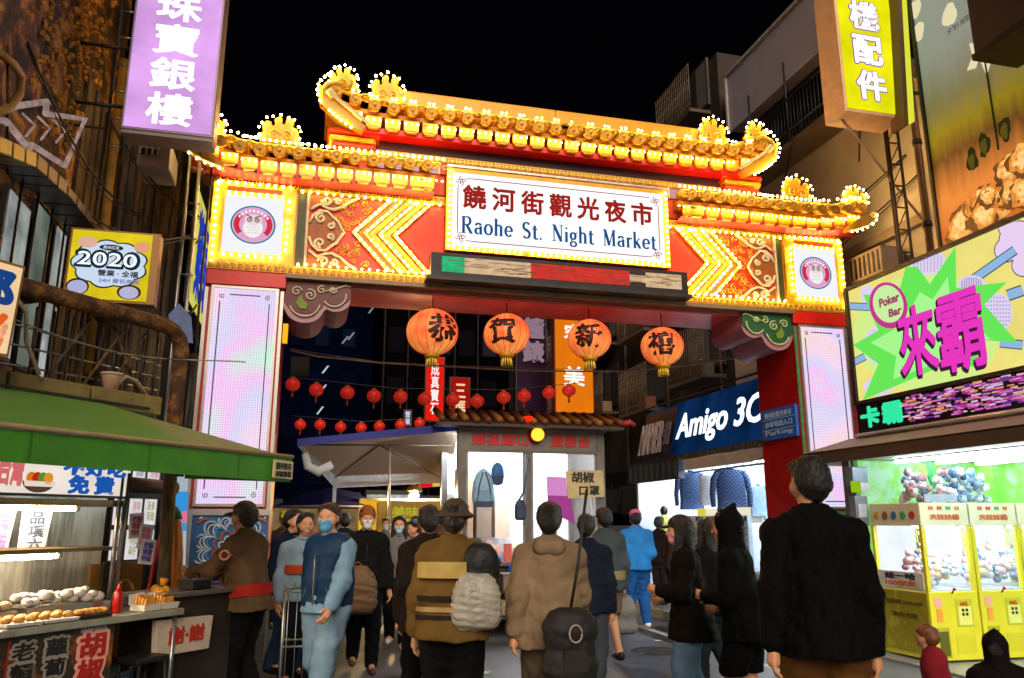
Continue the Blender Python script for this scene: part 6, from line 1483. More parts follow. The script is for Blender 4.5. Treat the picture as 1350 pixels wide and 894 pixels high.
gs = thing('grey_shop_sign', 'grey lattice sign panel hanging under the lettered canopy', 'sign', (7.5, 16.5, 2.7))
MB().box((AX - .05, 15.3, 2.42), (AX + .1, 18.0, 2.86)).build('panel', M('363c44', .5, .3, .3), gs)
mb = MB()
for q in range(9): mb.box((AX - .06, 15.35 + q * .3, 2.45), (AX - .051, 15.5 + q * .3, 2.8))
mb.build('slat', M('485058', .5), gs)
# hanging clothes: torso panel with sleeves on a hanger
def garment(x, y, ztop, h_, w_, col, lab, rot=0, sleeves=True, name='jacket', cat='jacket', pattern=None):
    t = thing(name, lab, cat, (x, y, ztop), rot)
    def loc(u, v, z_): return Vector((x, y, 0)) + Matrix.Rotation(rot, 3, 'Z') @ Vector((u, v, 0)) + Vector((0, 0, z_))
    n = 20; prof = [(0, .16, .05), (-.03, .42, .07), (-.10, .5, .10), (-.35, .47, .11), (-.7, .48, .10), (-1.0, .50, .11)]
    mb = MB(); vs = []
    for dz, hw, hd in prof:
        for k in range(n):
            a = 2 * PI * k / n; r2 = 1 + .05 * math.sin(5 * a + dz * 6)
            vs.append(loc(hw * w_ * math.cos(a) * r2, hd * w_ * 1.3 * math.sin(a) * r2, ztop + dz * h_))
    m = len(prof); mb.add(vs, [(i * n + k, i * n + (k + 1) % n, (i + 1) * n + (k + 1) % n, (i + 1) * n + k) for i in range(m - 1) for k in range(n)] + [tuple(range(n)), tuple((m - 1) * n + k for k in range(n - 1, -1, -1))], True)
    mt = pattern or M(col, .85, 0, .3, 8, .3)
    mb.build('body', mt, t)
    if sleeves:
        for sg in (-1, 1): MB().tube([loc(sg * .40 * w_, 0, ztop - .06 * h_), loc(sg * .55 * w_, .01, ztop - .25 * h_), loc(sg * .62 * w_, .02, ztop - .6 * h_), loc(sg * .60 * w_, .02, ztop - .9 * h_)], [.10 * w_ * 1.2, .12 * w_, .10 * w_, .08 * w_], 10).build('sleeve', mt, t)
        MB().tube([loc(.1 * w_ * math.cos(a), .07 * w_ * math.sin(a) - .02, ztop + .015) for a in [2 * PI * i / 12 for i in range(13)]], .015, 6).build('collar', mt, t)
    MB().tube([loc(0, 0, ztop + .01), loc(0, 0, ztop + .08), loc(.02, 0, ztop + .11), loc(.0, 0, ztop + .13)], .005, 4).build('hanger_hook', STEEL, t)
PLAID = ramp_mat([(.45, '0c162c'), (.55, '34507c')], kind='checker', scale=30, rough=.85, bump=0, coord='Object')
p = on(('x', 7.85), 910, 622); garment(7.85, p.y, p.z, .78, .50, '1c2c44', 'dark navy plaid jacket, left of the hanging row under the fascia', R(-22), pattern=PLAID)
p = on(('x', 7.85), 962, 618); garment(7.85, p.y, p.z, .80, .56, '24446a', 'blue plaid jacket, right of the hanging row under the fascia', R(-22), pattern=PLAID)
p = on(('x', 7.75), 935, 626); garment(7.75, p.y, p.z, .6, .42, 'c8d4e0', 'white apron top between the two plaid jackets', R(-22), False, 'apron', 'apron')
p = on(('x', 8.3), 834, 640); garment(8.3, p.y, p.z, .75, .62, '0c0c10', 'black sweatshirt hanging in the far shop', R(-22), name='sweatshirt', cat='sweatshirt')
p = on(('x', 8.3), 806, 645); garment(8.3, p.y, p.z, .65, .6, '101012', 'black top hanging at the far left of the shop', R(-22), name='sweatshirt', cat='sweatshirt')
p = on(('x', 8.4), 852, 640); garment(8.4, p.y, p.z, .85, .35, 'c8c4c0', 'pale cardigan hanging beside the black sweatshirt', R(-22), name='cardigan', cat='cardigan')
rk = thing('clothes_rail', 'black rail with hooks carrying the plaid jackets', 'clothes rail', (8.1, 13, 2.5))
MB().tube([(7.9, 11.3, 2.56), (7.9, 15.6, 2.56)], .02, 8).build('rail', BLACK, rk)
for q in range(6): MB().tube([(7.9, 11.7 + q * .6, 2.56), (7.9, 11.7 + q * .6, 2.85)], .008, 5).build('hanger_rod', BLACK, rk)
# mannequin
mq = thing('mannequin', 'small black-headed mannequin in a yellow top', 'mannequin', (8.3, 15.0, 0))
p = on(('x', 8.0), 876, 690)
MB().ball((8.0, p.y, p.z + .28), .09, 10, 8, (1, 1, 1.25)).build('head', BLACK, mq)
MB().tube([(8.0, p.y, p.z + .2), (8.0, p.y, p.z + .1), (8.0, p.y, p.z), (8.0, p.y, p.z - .3), (8.0, p.y, p.z - .5)], [.05, .16, .17, .13, .18], 14).build('torso', M('d0c860', .7), mq)
MB().tube([(8.0, p.y, p.z - .5), (8.0, p.y, .15)], .02, 8).build('stand', BLACK, mq)
MB().lathe([(.16, .14), (.16, .16), (.03, .17)], (8.0, p.y, 0), 14).build('base', BLACK, mq)
# phone-case display boards
pc = thing('phone_case_rack', 'white pegboard rack of small phone cases facing the street', 'display rack', (7.75, 13, 1))
ya, yb2 = on(('x', 7.7), 985, 700).y, on(('x', 7.7), 905, 700).y
MB().box((7.72, ya, .14), (7.80, yb2, 1.66)).build('pegboard', M('c8d8e4', .5), pc)
mb_ = {c: MB() for c in ('182430', '305878', 'e8eef4', '8098a8', 'c05868')}
rn = random.Random(3); nc = int((yb2 - ya) / .11)
for j in range(12):
    for i in range(nc): mb_[rn.choice(('182430', '305878', 'e8eef4', '8098a8', 'e8eef4', '8098a8', 'c05868'))].box((7.70, ya + .03 + i * .11, .35 + j * .11), (7.718, ya + .09 + i * .11, .43 + j * .11))
for c, mb in mb_.items(): stuff(mb.build('phone_cases', M(c, .3, 0, .05), pc))
MB().box((7.66, ya, 1.66), (7.80, yb2 - .6, 1.80)).build('header_board', E('f4f0d0', .9), pc)
MB().box((7.655, yb2 - .95, 1.66), (7.659, yb2 - .62, 1.80)).build('yellow_card', E('f0e040', .8), pc)
ct = thing('shop_counter', 'glass counter with white top and blue body at the shop front', 'counter', (7.4, 12.5, 0))
MB().box((7.1, 11.9, .13), (7.6, 13.6, .72)).build('body', M('88a4c4', .4), ct, .01)
MB().box((7.08, 11.88, .72), (7.62, 13.62, .76)).build('top', M('d8e4f0', .2), ct)
# market goods table (food) between
tb2 = thing('goods_table', 'table of heaped bags and fruit outside the clothes shop', 'market table', (7.1, 15.5, 0))
MB().box((6.8, 14.8, .72), (7.4, 16.6, .78)).build('table_top', M('6a5440', .6), tb2)
for a_, b_ in ((6.83, 14.85), (7.36, 14.85), (6.83, 16.55), (7.36, 16.55)): MB().box((a_, b_, .12), (a_ + .04, b_ + .04, .72)).build('leg', DSTEEL, tb2)
rn = random.Random(8)
for q in range(26): MB().ball((rn.uniform(6.85, 7.35), rn.uniform(14.9, 16.5), .82 + rn.random() * .22), rn.uniform(.05, .10), 8, 6, (1, 1, .7)).build('goods', M(rn.choice(('b89850', '503c28', 'c8b890', '78502c', 'a83840', '30281c')), .6), tb2)

# more garments deeper in the bright shop
for k, (px, py, c_, w_, lab) in enumerate(((890, 640, '6c7888', .34, 'slate cardigan deep in the clothes shop, left of the plaid row'), (992, 650, 'd8c8b8', .34, 'cream blouse beside the red pillar inside the clothes shop'), (826, 650, '3c3034', .36, 'plum top behind the black sweatshirt'), (1000, 640, '8098b0', .30, 'pale denim shirt nearest the red pillar'))):
    p = on(('x', 8.9), px, py); garment(8.9, p.y, p.z, .6, w_, c_, lab, R(-35), name='shirt', cat='shirt')
al = thing('amber_lamp', 'small amber lamp on the inner edge of the left gate pillar', 'lamp', (-.38, 10.05, 3.9))
p = on(('y', 10.06), 376, 440)
MB().box((p.x - .03, 10.02, p.z - .12), (p.x + .03, 10.08, p.z + .12)).build('lens', E('ffb020', 1.2), al); MB().box((p.x - .035, 10.081, p.z - .13), (p.x + .035, 10.095, p.z + .13)).build('back_plate', DSTEEL, al)
ORD = ['first', 'second', 'third', 'fourth', 'fifth', 'sixth', 'seventh', 'eighth', 'ninth', 'tenth', 'eleventh', 'twelfth']
# ================================================================== centre: service booth behind the gate
bt = thing('service_booth', 'steel service booth with lit windows and red 媽祖廟口服務台 lettering', 'booth', (3.3, 12.6, 0))
BY = 11.8; X0, X1 = 2.18, 4.50
ALU = M('6e6a66', .35, .5, .3, 4, .05)
MB().box((X0, BY, .30), (X1, BY + .06, .92)).build('front_skirt', M('4c4844', .4, .4), bt)
MB().box((X0 - .02, BY - .12, .92), (X1 + .02, BY + .25, .97)).build('counter', M('6e6458', .35, .5), bt)
for x_ in (X0, X1 - .12): MB().box((x_, BY, .97), (x_ + .12, BY + .12, 2.93)).build('corner_post', ALU, bt)
for x_ in (X0, X1 - .1): MB().box((x_, BY + 1.5, .3), (x_ + .1, BY + 1.6, 2.93)).build('corner_post', ALU, bt)
MB().box((X0 + .12, BY + .02, 2.62), (X1 - .12, BY + .10, 2.93)).build('sign_fascia', M('78706c', .35, .4, .2), bt)
MB().box((X0 + .12, BY - .005, 2.57), (X1 - .12, BY + .08, 2.617)).build('head_rail', ALU, bt)
MB().box((3.24, BY, .97), (3.31, BY + .07, 2.57)).build('mullion', ALU, bt)
for x_ in (X0 + .12, 3.19, 3.31, X1 - .16): MB().box((x_, BY + .03, .97), (x_ + .04, BY + .06, 2.57)).build('sash', STEEL, bt)
MB().box((X0 + .16, BY + .045, 1.7), (3.19, BY + .05, 2.57)).build('window_pane', GLASS, bt)
MB().box((3.35, BY + .045, 1.2), (X1 - .16, BY + .05, 2.57)).build('window_pane', GLASS, bt)
MB().box((X0, BY + .12, .97), (X0 + .03, BY + 1.5, 1.5)).build('side_wall', ALU, bt)
MB().box((X1 - .03, BY + .12, .3), (X1, BY + 1.5, 2.93)).build('side_wall', ALU, bt)
MB().box((X0, BY + 1.55, .3), (X1, BY + 1.6, 2.93)).build('rear_wall', M('e4e6e8', .5), bt)
MB().box((X0, BY, .25), (X1, BY + 1.6, .3)).build('booth_floor', ALU, bt)
MB().box((X0 + .1, BY + .1, 2.90), (X1 - .1, BY + 1.5, 2.93)).build('ceiling', M('d0d0cc', .5), bt)
MB().tube([(X0 + .2, BY + .5, 2.84), (X1 - .2, BY + .5, 2.84)], .02, 8).build('ceiling_tube', E('ecf4ff', 420), bt)
for x_, s_ in ((3.36, 'a'), (3.0, 'b')): pass
FAS = E('ffffff', 1)
text('媽祖廟口', frame_m((2.83, BY + .017, 2.765), (1, 0, 0), (0, 0, 1)), .88, .18, M('c40c18', .4, 0, 0), bt, .012, .03, spacing=1.15)
text('服務台', frame_m((3.95, BY + .017, 2.765), (1, 0, 0), (0, 0, 1)), .62, .18, M('b80c10', .4, 0, 0), bt, .012, .03, spacing=1.15)
# hipped roof with wavy tiled eave
rf = MB()
z0, z1 = 2.98, 3.28
rf.add([(X0 - .35, BY - .28, z0), (X1 + .25, BY - .28, z0), (X1 + .25, BY + 1.85, z0), (X0 - .35, BY + 1.85, z0), (X0 + .3, BY + .6, z1), (X1 - .3, BY + .6, z1), (X1 - .3, BY + 1.0, z1), (X0 + .3, BY + 1.0, z1)],
       [(0, 1, 5, 4), (1, 2, 6, 5), (2, 3, 7, 6), (3, 0, 4, 7), (4, 5, 6, 7), (3, 2, 1, 0)])
roof = rf.build('roof', M('4a2418', .6, 0, .4, 5, .2), bt)
for q in range(17):
    x_ = X0 - .30 + q * .175
    o = MB().tube([(x_, BY - .30, 3.02 + .012 * math.sin(q * 1.3)), (x_ + .02, BY + .5, 3.25)], .05, 8).build('eave_tile', M(('7a4a18', '6a3a14', '946020')[q % 3], .5, 0, .4, 12, .3), roof)
MB().box((X0 - .34, BY - .27, 2.93), (X1 + .24, BY - .22, 2.985)).build('eave_board', M('3a2a24', .5), roof)
MB().box((X0 - .34, BY - .22, 2.93), (X1 + .2, BY + .0, 2.945)).build('eave_soffit', M('4c4440', .6), roof)
MB().tube([(X1 + .2, BY - .28, 3.02), (X1 + .32, BY - .3, 3.05), (X1 + .40, BY - .3, 3.0)], [.05, .05, .03], 8).build('eave_knob', M('a83028', .5), roof)
# round warning lamp with red glow box
wl = thing('warning_lamp', 'round amber lamp in front of the red lettering of the booth', 'lamp', (3.42, 11.6, 2.75))
p = on(('y', BY - .12), 709, 573)
MB().ball(p, .10, 18, 12).build('globe', E('ffb030', 2.2), wl)
MB().lathe([(.11, 0), (.12, .02), (.11, .04)], (0, 0, 0), 18, Matrix.Translation(p + Vector((0, .09, 0))) @ Matrix.Rotation(R(90), 4, 'X')).build('bezel', M('a01810', .4), wl)
MB().tube([p + Vector((0, .05, .1)), p + Vector((0, .05, .2))], .02, 8).build('bracket', M('a01810', .4), wl)
rl = thing('red_beacon', 'small red beacon light glowing under the booth eave', 'lamp', (3.2, 11.6, 2.93))
p = on(('y', BY - .16), 695, 553); MB().lathe([(.10, -.03), (.12, 0), (.09, .03), (.03, .045)], p, 18).build('lens', E('e81808', 3.0), rl)
MB().tube([p + Vector((0, 0, .03)), p + Vector((0, .0, .10))], .02, 8).build('stem', BLACK, rl)
# things in the booth windows
def blobp(name, lab, cat, c, prof, col, group=None, n=18, flat=.5):
    t = thing(name, lab, cat, c)
    mb = MB(); vs = []
    for z_, r_ in prof:
        for k in range(n): a = 2 * PI * k / n; rr = r_ * (1 + .05 * math.sin(6 * a + z_ * 9)); vs.append(Vector(c) + Vector((rr * math.cos(a), rr * flat * math.sin(a), z_)))
    m = len(prof); mb.add(vs, [(i * n + k, i * n + (k + 1) % n, (i + 1) * n + (k + 1) % n, (i + 1) * n + k) for i in range(m - 1) for k in range(n)] + [tuple(range(n - 1, -1, -1)), tuple((m - 1) * n + k for k in range(n))], True)
    mb.build('body', M(col, .6, 0, .35, 9, .2), t); return t
p = on(('y', BY - .05), 637, 668)
t = blobp('hanging_backpack', 'pale blue backpack hanging in the left booth window', 'backpack', p, [(0, .10), (.03, .15), (.15, .165), (.35, .155), (.48, .11), (.54, .05), (.56, .02)], '88b0d0')
MB().tube([p + Vector((-.1, -.07, .06)), p + Vector((-.08, -.09, .3)), p + Vector((-.02, -.06, .5))], .012, 6).build('strap', M('405870', .6), t)
MB().tube([p + Vector((.1, -.07, .06)), p + Vector((.08, -.09, .3)), p + Vector((.02, -.06, .5))], .012, 6).build('strap', M('405870', .6), t)
MB().prism([p + Vector((-.10, -.088, .08)), p + Vector((.10, -.088, .08)), p + Vector((.09, -.088, .24)), p + Vector((-.09, -.088, .24))], (0, .03, 0)).build('pocket', M('7098b8', .6), t)
MB().prism([p + Vector((-.13, -.08, -.01)), p + Vector((.13, -.08, -.01)), p + Vector((.14, -.08, .07)), p + Vector((-.14, -.08, .07))], (0, .1, 0)).build('base_panel', M('2c3c50', .6), t)
p = on(('y', BY - .05), 656, 640)
t = blobp('baseball_hat', 'blue baseball cap hung beside the pale blue backpack', 'hat', p, [(0, .03), (.03, .08), (.12, .095), (.22, .095), (.3, .07), (.34, .02)], '2460a0')
MB().prism([p + Vector((-.06, -.06, .02)), p + Vector((.06, -.06, .02)), p + Vector((.09, -.06, .14)), p + Vector((-.09, -.06, .14))], (0, .02, 0)).build('brim', M('183860', .6), t)
p = on(('y', BY - .05), 686, 686)
t = blobp('hanging_sling_bag', 'dark navy sling bag hanging by its strap from the booth mullion', 'bag', p, [(0, .06), (.03, .085), (.2, .085), (.28, .06), (.3, .02)], '1c2c44')
MB().tube([p + Vector((-.03, 0, .28)), on(('y', BY - .05), 690, 650), on(('y', BY - .05), 697, 605)], .016, 6).build('strap', M('24344c', .6), t)
MB().prism([p + Vector((-.06, -.05, .04)), p + Vector((.06, -.05, .04)), p + Vector((.06, -.05, .16)), p + Vector((-.06, -.05, .16))], (0, .02, 0)).build('pocket', M('283c58', .6), t)
pk = thing('pink_poster', 'pink and magenta paper taped inside the right booth window', 'poster', (3.7, 11.8, 2))
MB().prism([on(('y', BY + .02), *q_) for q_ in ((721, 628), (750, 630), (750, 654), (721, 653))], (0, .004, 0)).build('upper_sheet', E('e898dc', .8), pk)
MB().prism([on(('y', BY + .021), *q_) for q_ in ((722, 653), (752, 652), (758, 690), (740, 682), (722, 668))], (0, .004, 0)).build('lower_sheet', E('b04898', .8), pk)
bs_ = thing('beige_sign', 'beige placard reading 胡椒口罩 wired to the right booth post', 'sign', (4.2, 11.6, 2.1))
q4 = [on(('y', BY - .1), *q_) for q_ in ((746, 621), (795, 620), (797, 655), (749, 657))]
MB().prism(q4, (0, .02, 0)).build('board', M('b8a878', .6, 0, .2), bs_)
c = sum(q4, Vector()) / 4
text('胡椒', frame_m(c + Vector((-.04, -.003, .10)), (1, 0, .0), (0, 0, 1)), .36, .16, BLACK, bs_, .003, .03)
text('口罩', frame_m(c + Vector((.06, -.003, -.10)), (1, 0, .0), (0, 0, 1)), .32, .14, BLACK, bs_, .003, .03)
MB().tube([(c.x + .1, BY - .08, .97), (c.x + .1, BY - .08, c.z)], .015, 6).build('post', STEEL, bs_)
rn = random.Random(14)
for q in range(26):
    x_ = 2.4 + (q % 13) * .145; z_ = .972 + (q // 13) * .0; y_ = BY + .12 + (q // 13) * .25
    h_ = rn.uniform(.12, .30)
    col = rn.choice(('e0c8c0', 'c0d4c8', 'd8a8a8', 'e8dcc0', '90a8c0', 'c05850', '404858'))
    if q % 3 == 0: o = MB().lathe([(.045, z_), (.045, z_ + h_ * .7), (.02, z_ + h_ * .85), (.02, z_ + h_)], (x_, y_, 0), 10).build('bottle', M(col, .3, 0, .1), None)
    else: o = MB().box((x_ - .055, y_, z_), (x_ + .055, y_ + .07, z_ + h_)).build('goods_box', M(col, .5, 0, .1), None)
    cn_ = {'e0c8c0': 'pale pink', 'c0d4c8': 'pale green', 'd8a8a8': 'rose', 'e8dcc0': 'cream', '90a8c0': 'grey-blue', 'c05850': 'brick red', '404858': 'slate'}[col]
    tag(o, '%s %s of goods, %s from the left in the %s row inside the booth' % (cn_, 'bottle' if q % 3 == 0 else 'box', (ORD + ['thirteenth'])[q % 13], 'front' if q < 13 else 'back'), 'bottle' if q % 3 == 0 else 'box', ('bottles' if q % 3 == 0 else 'boxes') + ' inside the booth')
for k in range(3):
    x_ = 2.36 + k * .3
    o = MB().box((x_, BY + .9, 1.3), (x_ + .24, BY + 1.3, 2.2 - k * .12)).build('carton', M(('b89878', '8a7868', 'd8c0a8')[k], .6, 0, .15), None)
    tag(o, ('tall tan carton at the left end inside the booth', 'grey-brown carton in the middle of the booth stack', 'pale carton at the right of the booth stack')[k], 'carton')
# hanging plastic sheet, blue tarp bag on the right of counter
tp = thing('blue_tarp_bag', 'crumpled bright blue plastic sack hanging from the booth counter', 'sack', (2.85, 11.55, .3))
p0, p1 = on(('y', BY - .25), 660, 738), on(('y', BY - .25), 694, 828)
mb = MB(); n = 20; vs = []; prof = [(0, .06), (.06, .14), (.2, .17), (.45, .17), (.65, .15), (.8, .14), (.88, .12), (.9, .06)]
rn = random.Random(3)
for i, (z_, r_) in enumerate(prof):
    for k in range(n): a = 2 * PI * k / n; rr = r_ * (1 + .14 * math.sin(4 * a + i * 1.7) + .07 * math.sin(9 * a + i)); vs.append(Vector((p1.x - .02 - z_ * .12, p0.y, p1.z)) + Vector((rr * math.cos(a), .6 * rr * math.sin(a), z_)))
m = len(prof); mb.add(vs, [(i * n + k, i * n + (k + 1) % n, (i + 1) * n + (k + 1) % n, (i + 1) * n + k) for i in range(m - 1) for k in range(n)] + [tuple(range(n - 1, -1, -1)), tuple((m - 1) * n + k for k in range(n))], True)
mb.build('sack_body', M('1458b8', .3, 0, .4, 14, .5), tp)
MB().tube([(p0.x, p0.y, p0.z - .03), (p0.x + .02, p0.y + .1, p0.z + .05)], .02, 6).build('tie', M('1458b8', .4), tp)
# trolley with boxes below the counter
tl = thing('steel_trolley', 'low steel trolley parked below the booth counter', 'trolley', (2.5, 11.2, 0))
for z_ in (.28, .60): MB().box((2.15, 10.95, z_), (3.1, 11.5, z_ + .03)).build('shelf', DSTEEL, tl)
for a_, b_ in ((2.17, 10.97), (3.07, 10.97), (2.17, 11.47), (3.07, 11.47)):
    MB().tube([(a_, b_, .1), (a_, b_, .85)], .014, 6).build('upright', STEEL, tl)
    MB().tube([(a_ - .015, b_, .05), (a_ + .015, b_, .05)], .05, 12).build('wheel', BLACK, tl)
for k, (x_, w_, h_, z_, c) in enumerate(((2.2, .38, .2, .31, '5a5040'), (2.64, .4, .18, .31, '7c6c58'), (2.22, .36, .16, .63, '4c4238'), (2.68, .3, .2, .63, '6a5c50'))):
    t = thing('storage_box', ('dark bin at the lower left of the booth trolley', 'tan bin at the lower right of the booth trolley', 'small dark bin on the upper left of the booth trolley', 'brown bin on the upper right of the booth trolley')[k], 'bin', (x_, 11.2, z_))
    MB().box((x_, 11.0, z_), (x_ + w_, 11.4, z_ + h_)).build('body', M(c, .6, 0, .3), t, .01); MB().box((x_ - .01, 10.99, z_ + h_), (x_ + w_ + .01, 11.41, z_ + h_ + .02)).build('lid', M(c, .5, 0, .2), t)
# ---- pop-up tent
tn = thing('popup_tent', 'white pop-up tent with a blue front edge, left of the booth', 'tent', (1.2, 13, 0))
A = on(('y', 12.2), 392, 584); B = on(('y', 12.2), 598, 563); Z1 = (A.z + B.z) / 2 + .0
xa, xb = A.x, B.x + .1
CANV = bpy.data.materials.new('translucent_canvas'); CANV.use_nodes = True
nt = CANV.node_tree; b = nt.nodes['Principled BSDF']; b.inputs['Base Color'].default_value = (*lin('ecd4b4'), 1); b.inputs['Roughness'].default_value = .9
tr_ = nt.nodes.new('ShaderNodeBsdfTranslucent'); tr_.inputs[0].default_value = (*lin('f4d8b0'), 1); mx_ = nt.nodes.new('ShaderNodeMixShader'); mx_.inputs[0].default_value = .6
nt.links.new(b.outputs[0], mx_.inputs[1]); nt.links.new(tr_.outputs[0], mx_.inputs[2]); nt.links.new(mx_.outputs[0], nt.nodes['Material Output'].inputs[0])
MB().prism([(xa, 12.2, A.z - .05), (xb, 12.2, B.z - .05), (xb, 12.2, B.z + .07), (xa, 12.2, A.z + .06)], (0, .015, 0)).build('blue_edge', M('1c2ca0', .5, 0, .2), tn)
C_ = on(('y', 14.2), 442, 628); D_ = on(('y', 14.2), 600, 608)
zb = C_.z
MB().add([(xa, 12.22, A.z), (xb, 12.22, B.z), (xb + .2, 14.2, zb + .10), (C_.x, 14.2, zb), ((xa + xb) / 2, 13.2, A.z + .12)], [(0, 1, 4), (1, 2, 4), (2, 3, 4), (3, 0, 4)]).build('canopy', CANV, tn)
MB().prism([(C_.x, 14.2, zb + .03), (xb + .2, 14.2, zb + .12), (xb + .2, 14.2, zb - .08), (C_.x, 14.2, zb - .2)], (0, .012, 0)).build('rear_valance', M('d8d0c8', .7), tn)
MB().add([(xa, 12.2, A.z + .06), (xa + .02, 12.2, A.z - .06), (C_.x + .0, 14.2, zb - .2), (C_.x, 14.2, zb + .02)], [(0, 1, 2, 3)]).build('side_valance', M('b8bcc0', .7), tn)
for a_, b_ in ((C_.x, 14.15), (xb + .1, 14.15), (xb - .02, 12.25)): MB().box((a_ - .03, b_, 0), (a_ + .03, b_ + .06, zb + .02)).build('tent_leg', M('b0bac0', .3, .6, .1), tn)
for a_, b_ in (((xa, 12.25, A.z - .02), (xb, 12.6, A.z + .05)), ((C_.x, 14.1, zb - .02), ((xa + xb) / 2, 12.4, A.z + .02)), (((xa + xb) / 2, 12.4, A.z + .02), (xb, 14.1, zb)), ((C_.x, 14.1, zb + .12), (xb, 14.1, zb + .25))): MB().tube([a_, b_], .013, 6).build('truss_bar', M('6a5848', .4, .5), tn)
p = on(('y', 12.6), 514, 585); MB().tube([(p.x, 12.6, p.z), (p.x + .05, 12.6, 1.0)], .016, 6).build('centre_pole', M('b8a898', .4, .4), tn)
p = on(('y', 12.3), 410, 610)
MB().tube([on(('y', 12.25), 402, 598), on(('y', 12.25), 406, 615), on(('y', 12.25), 420, 622), on(('y', 12.25), 438, 612)], [.05, .07, .075, .06], 10).build('rolled_side', M('c8d0d8', .6, 0, .1), tn)
# ---- navy umbrella behind
um = thing('navy_umbrella', 'wide navy parasol with a pale rim behind the tent legs', 'parasol', (.5, 16, 0))
c = on(('y', 16), 436, 668); n = 24
mb = MB(); R0 = 1.05; vs = []
for r_, z_ in ((R0, 0), (R0 * .7, .16), (R0 * .4, .28), (.02, .36)):
    for k in range(n): a = 2 * PI * k / n; vs.append((c.x + r_ * math.cos(a), 16 + r_ * math.sin(a), c.z + z_ + .0))
mb.add(vs, [(i * n + k, i * n + (k + 1) % n, (i + 1) * n + (k + 1) % n, (i + 1) * n + k) for i in range(3) for k in range(n)], True); mb.build('canopy', M('141c5c', .6, 0, .2), um)
MB().tube([(c.x + R0 * math.cos(a), 16 + R0 * math.sin(a), c.z - .01) for a in [2 * PI * k / 24 for k in range(25)]], .018, 5).build('rim', M('b0a8b8', .5), um)
MB().tube([(c.x, 16, 0), (c.x, 16, c.z + .36)], .02, 6).build('pole', STEEL, um)
for k in range(8): a = 2 * PI * k / 8; MB().tube([(c.x, 16, c.z + .2), (c.x + R0 * math.cos(a), 16 + R0 * math.sin(a), c.z)], .008, 4).build('rib', STEEL, um)
# ---- yellow lit stall
sy = thing('yellow_stall', 'lit yellow food stall with golden side panel behind the tent', 'food stall', (2, 15.5, 0))
a, b_ = on(('y', 15.2), 474, 660), on(('y', 15.2), 592, 660)
MB().box((a.x, 15.2, .9), (a.x + .32, 15.26, a.z)).build('bright_panel', E('f0b020', .9, .1), sy)
bp_ = MB().box((a.x + .34, 15.22, .9), (b_.x, 15.27, a.z)).build('board', E('b8883c', .55, .4, 3), sy)
MB().box((a.x, 15.17, a.z), (b_.x, 15.3, a.z + .04)).build('top_rail', M('d8c8a0', .4), sy)
MB().box((a.x, 15.0, .3), (b_.x, 15.6, .9)).build('counter_body', M('6a4820', .5, 0, .3), sy)
text('美味\n小吃', frame_m((a.x + .85, 15.215, 1.62), (1, 0, 0), (0, 0, 1)), .5, .4, ES('d0c838', .7), bp_, .002, .02)
for x_ in (a.x + .5, b_.x - .1): MB().tube([(x_, 15.1, .9), (x_, 15.1, 2.9)], .016, 6).build('pole', STEEL, sy)
dl = thing('dome_lamp', 'warm dome lamp glowing above the yellow stall', 'lamp', (2, 15.4, 2.3))
p = on(('y', 15.0), 546, 646)
MB().lathe([(.16, -.02), (.14, .04), (.06, .09), (.02, .10)], p, 18).build('shade', M('a89060', .4, .5), dl)
MB().ball(p + Vector((0, 0, -.10)), .07, 12, 8, (1.2, 1.2, .8)).build('bulb', E('ffd490', 1400), dl)
MB().tube([p + Vector((0, 0, .1)), p + Vector((0, 0, .7))], .008, 5).build('cord', BLACK, dl)
rs = thing('red_yellow_sign', 'small red and yellow lit stall sign beside the dome lamp', 'sign', (2.4, 14.8, 2.4))
q4 = [on(('y', 14.8), *q_) for q_ in ((553, 622), (596, 620), (596, 640), (553, 643))]
MB().prism(q4, (0, .05, 0)).build('case', E('e8c060', .8, .2, 8), rs)
c = sum(q4, Vector()) / 4
MB().prism([q4[0] + Vector((0, -.004, 0)), q4[0].lerp(q4[1], .4) + Vector((0, -.004, 0)), q4[3].lerp(q4[2], .4) + Vector((0, -.004, 0)), q4[3] + Vector((0, -.004, 0))], (0, .003, 0)).build('red_field', ES('e01828', .9), rs)
text('小吃', frame_m(c + Vector((.1, -.006, 0)), (1, 0, 0), (0, 0, 1)), .28, .16, ES('902010', .8), rs, .002, .03)
# a further lit stall left with warm light, plus yellow cap rack
ls = thing('left_back_stall', 'dim stall with warm lit goods under the navy parasol', 'food stall', (.2, 17.5, 0))
MB().box((-1.4, 17.4, .0), (1.6, 17.9, .95)).build('counter', M('5a4434', .6, 0, .3), ls)
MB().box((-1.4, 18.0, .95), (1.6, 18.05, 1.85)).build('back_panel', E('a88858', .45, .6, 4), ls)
rn = random.Random(6)
for q in range(16): MB().box((-1.3 + q * .18, 17.5, .95), (-1.3 + q * .18 + .13, 17.7, 1.0 + rn.uniform(.08, .3))).build('goods', M(rn.choice(('d8c8b0', 'c84838', '4868a0', 'e0b040', '303038')), .5), ls)
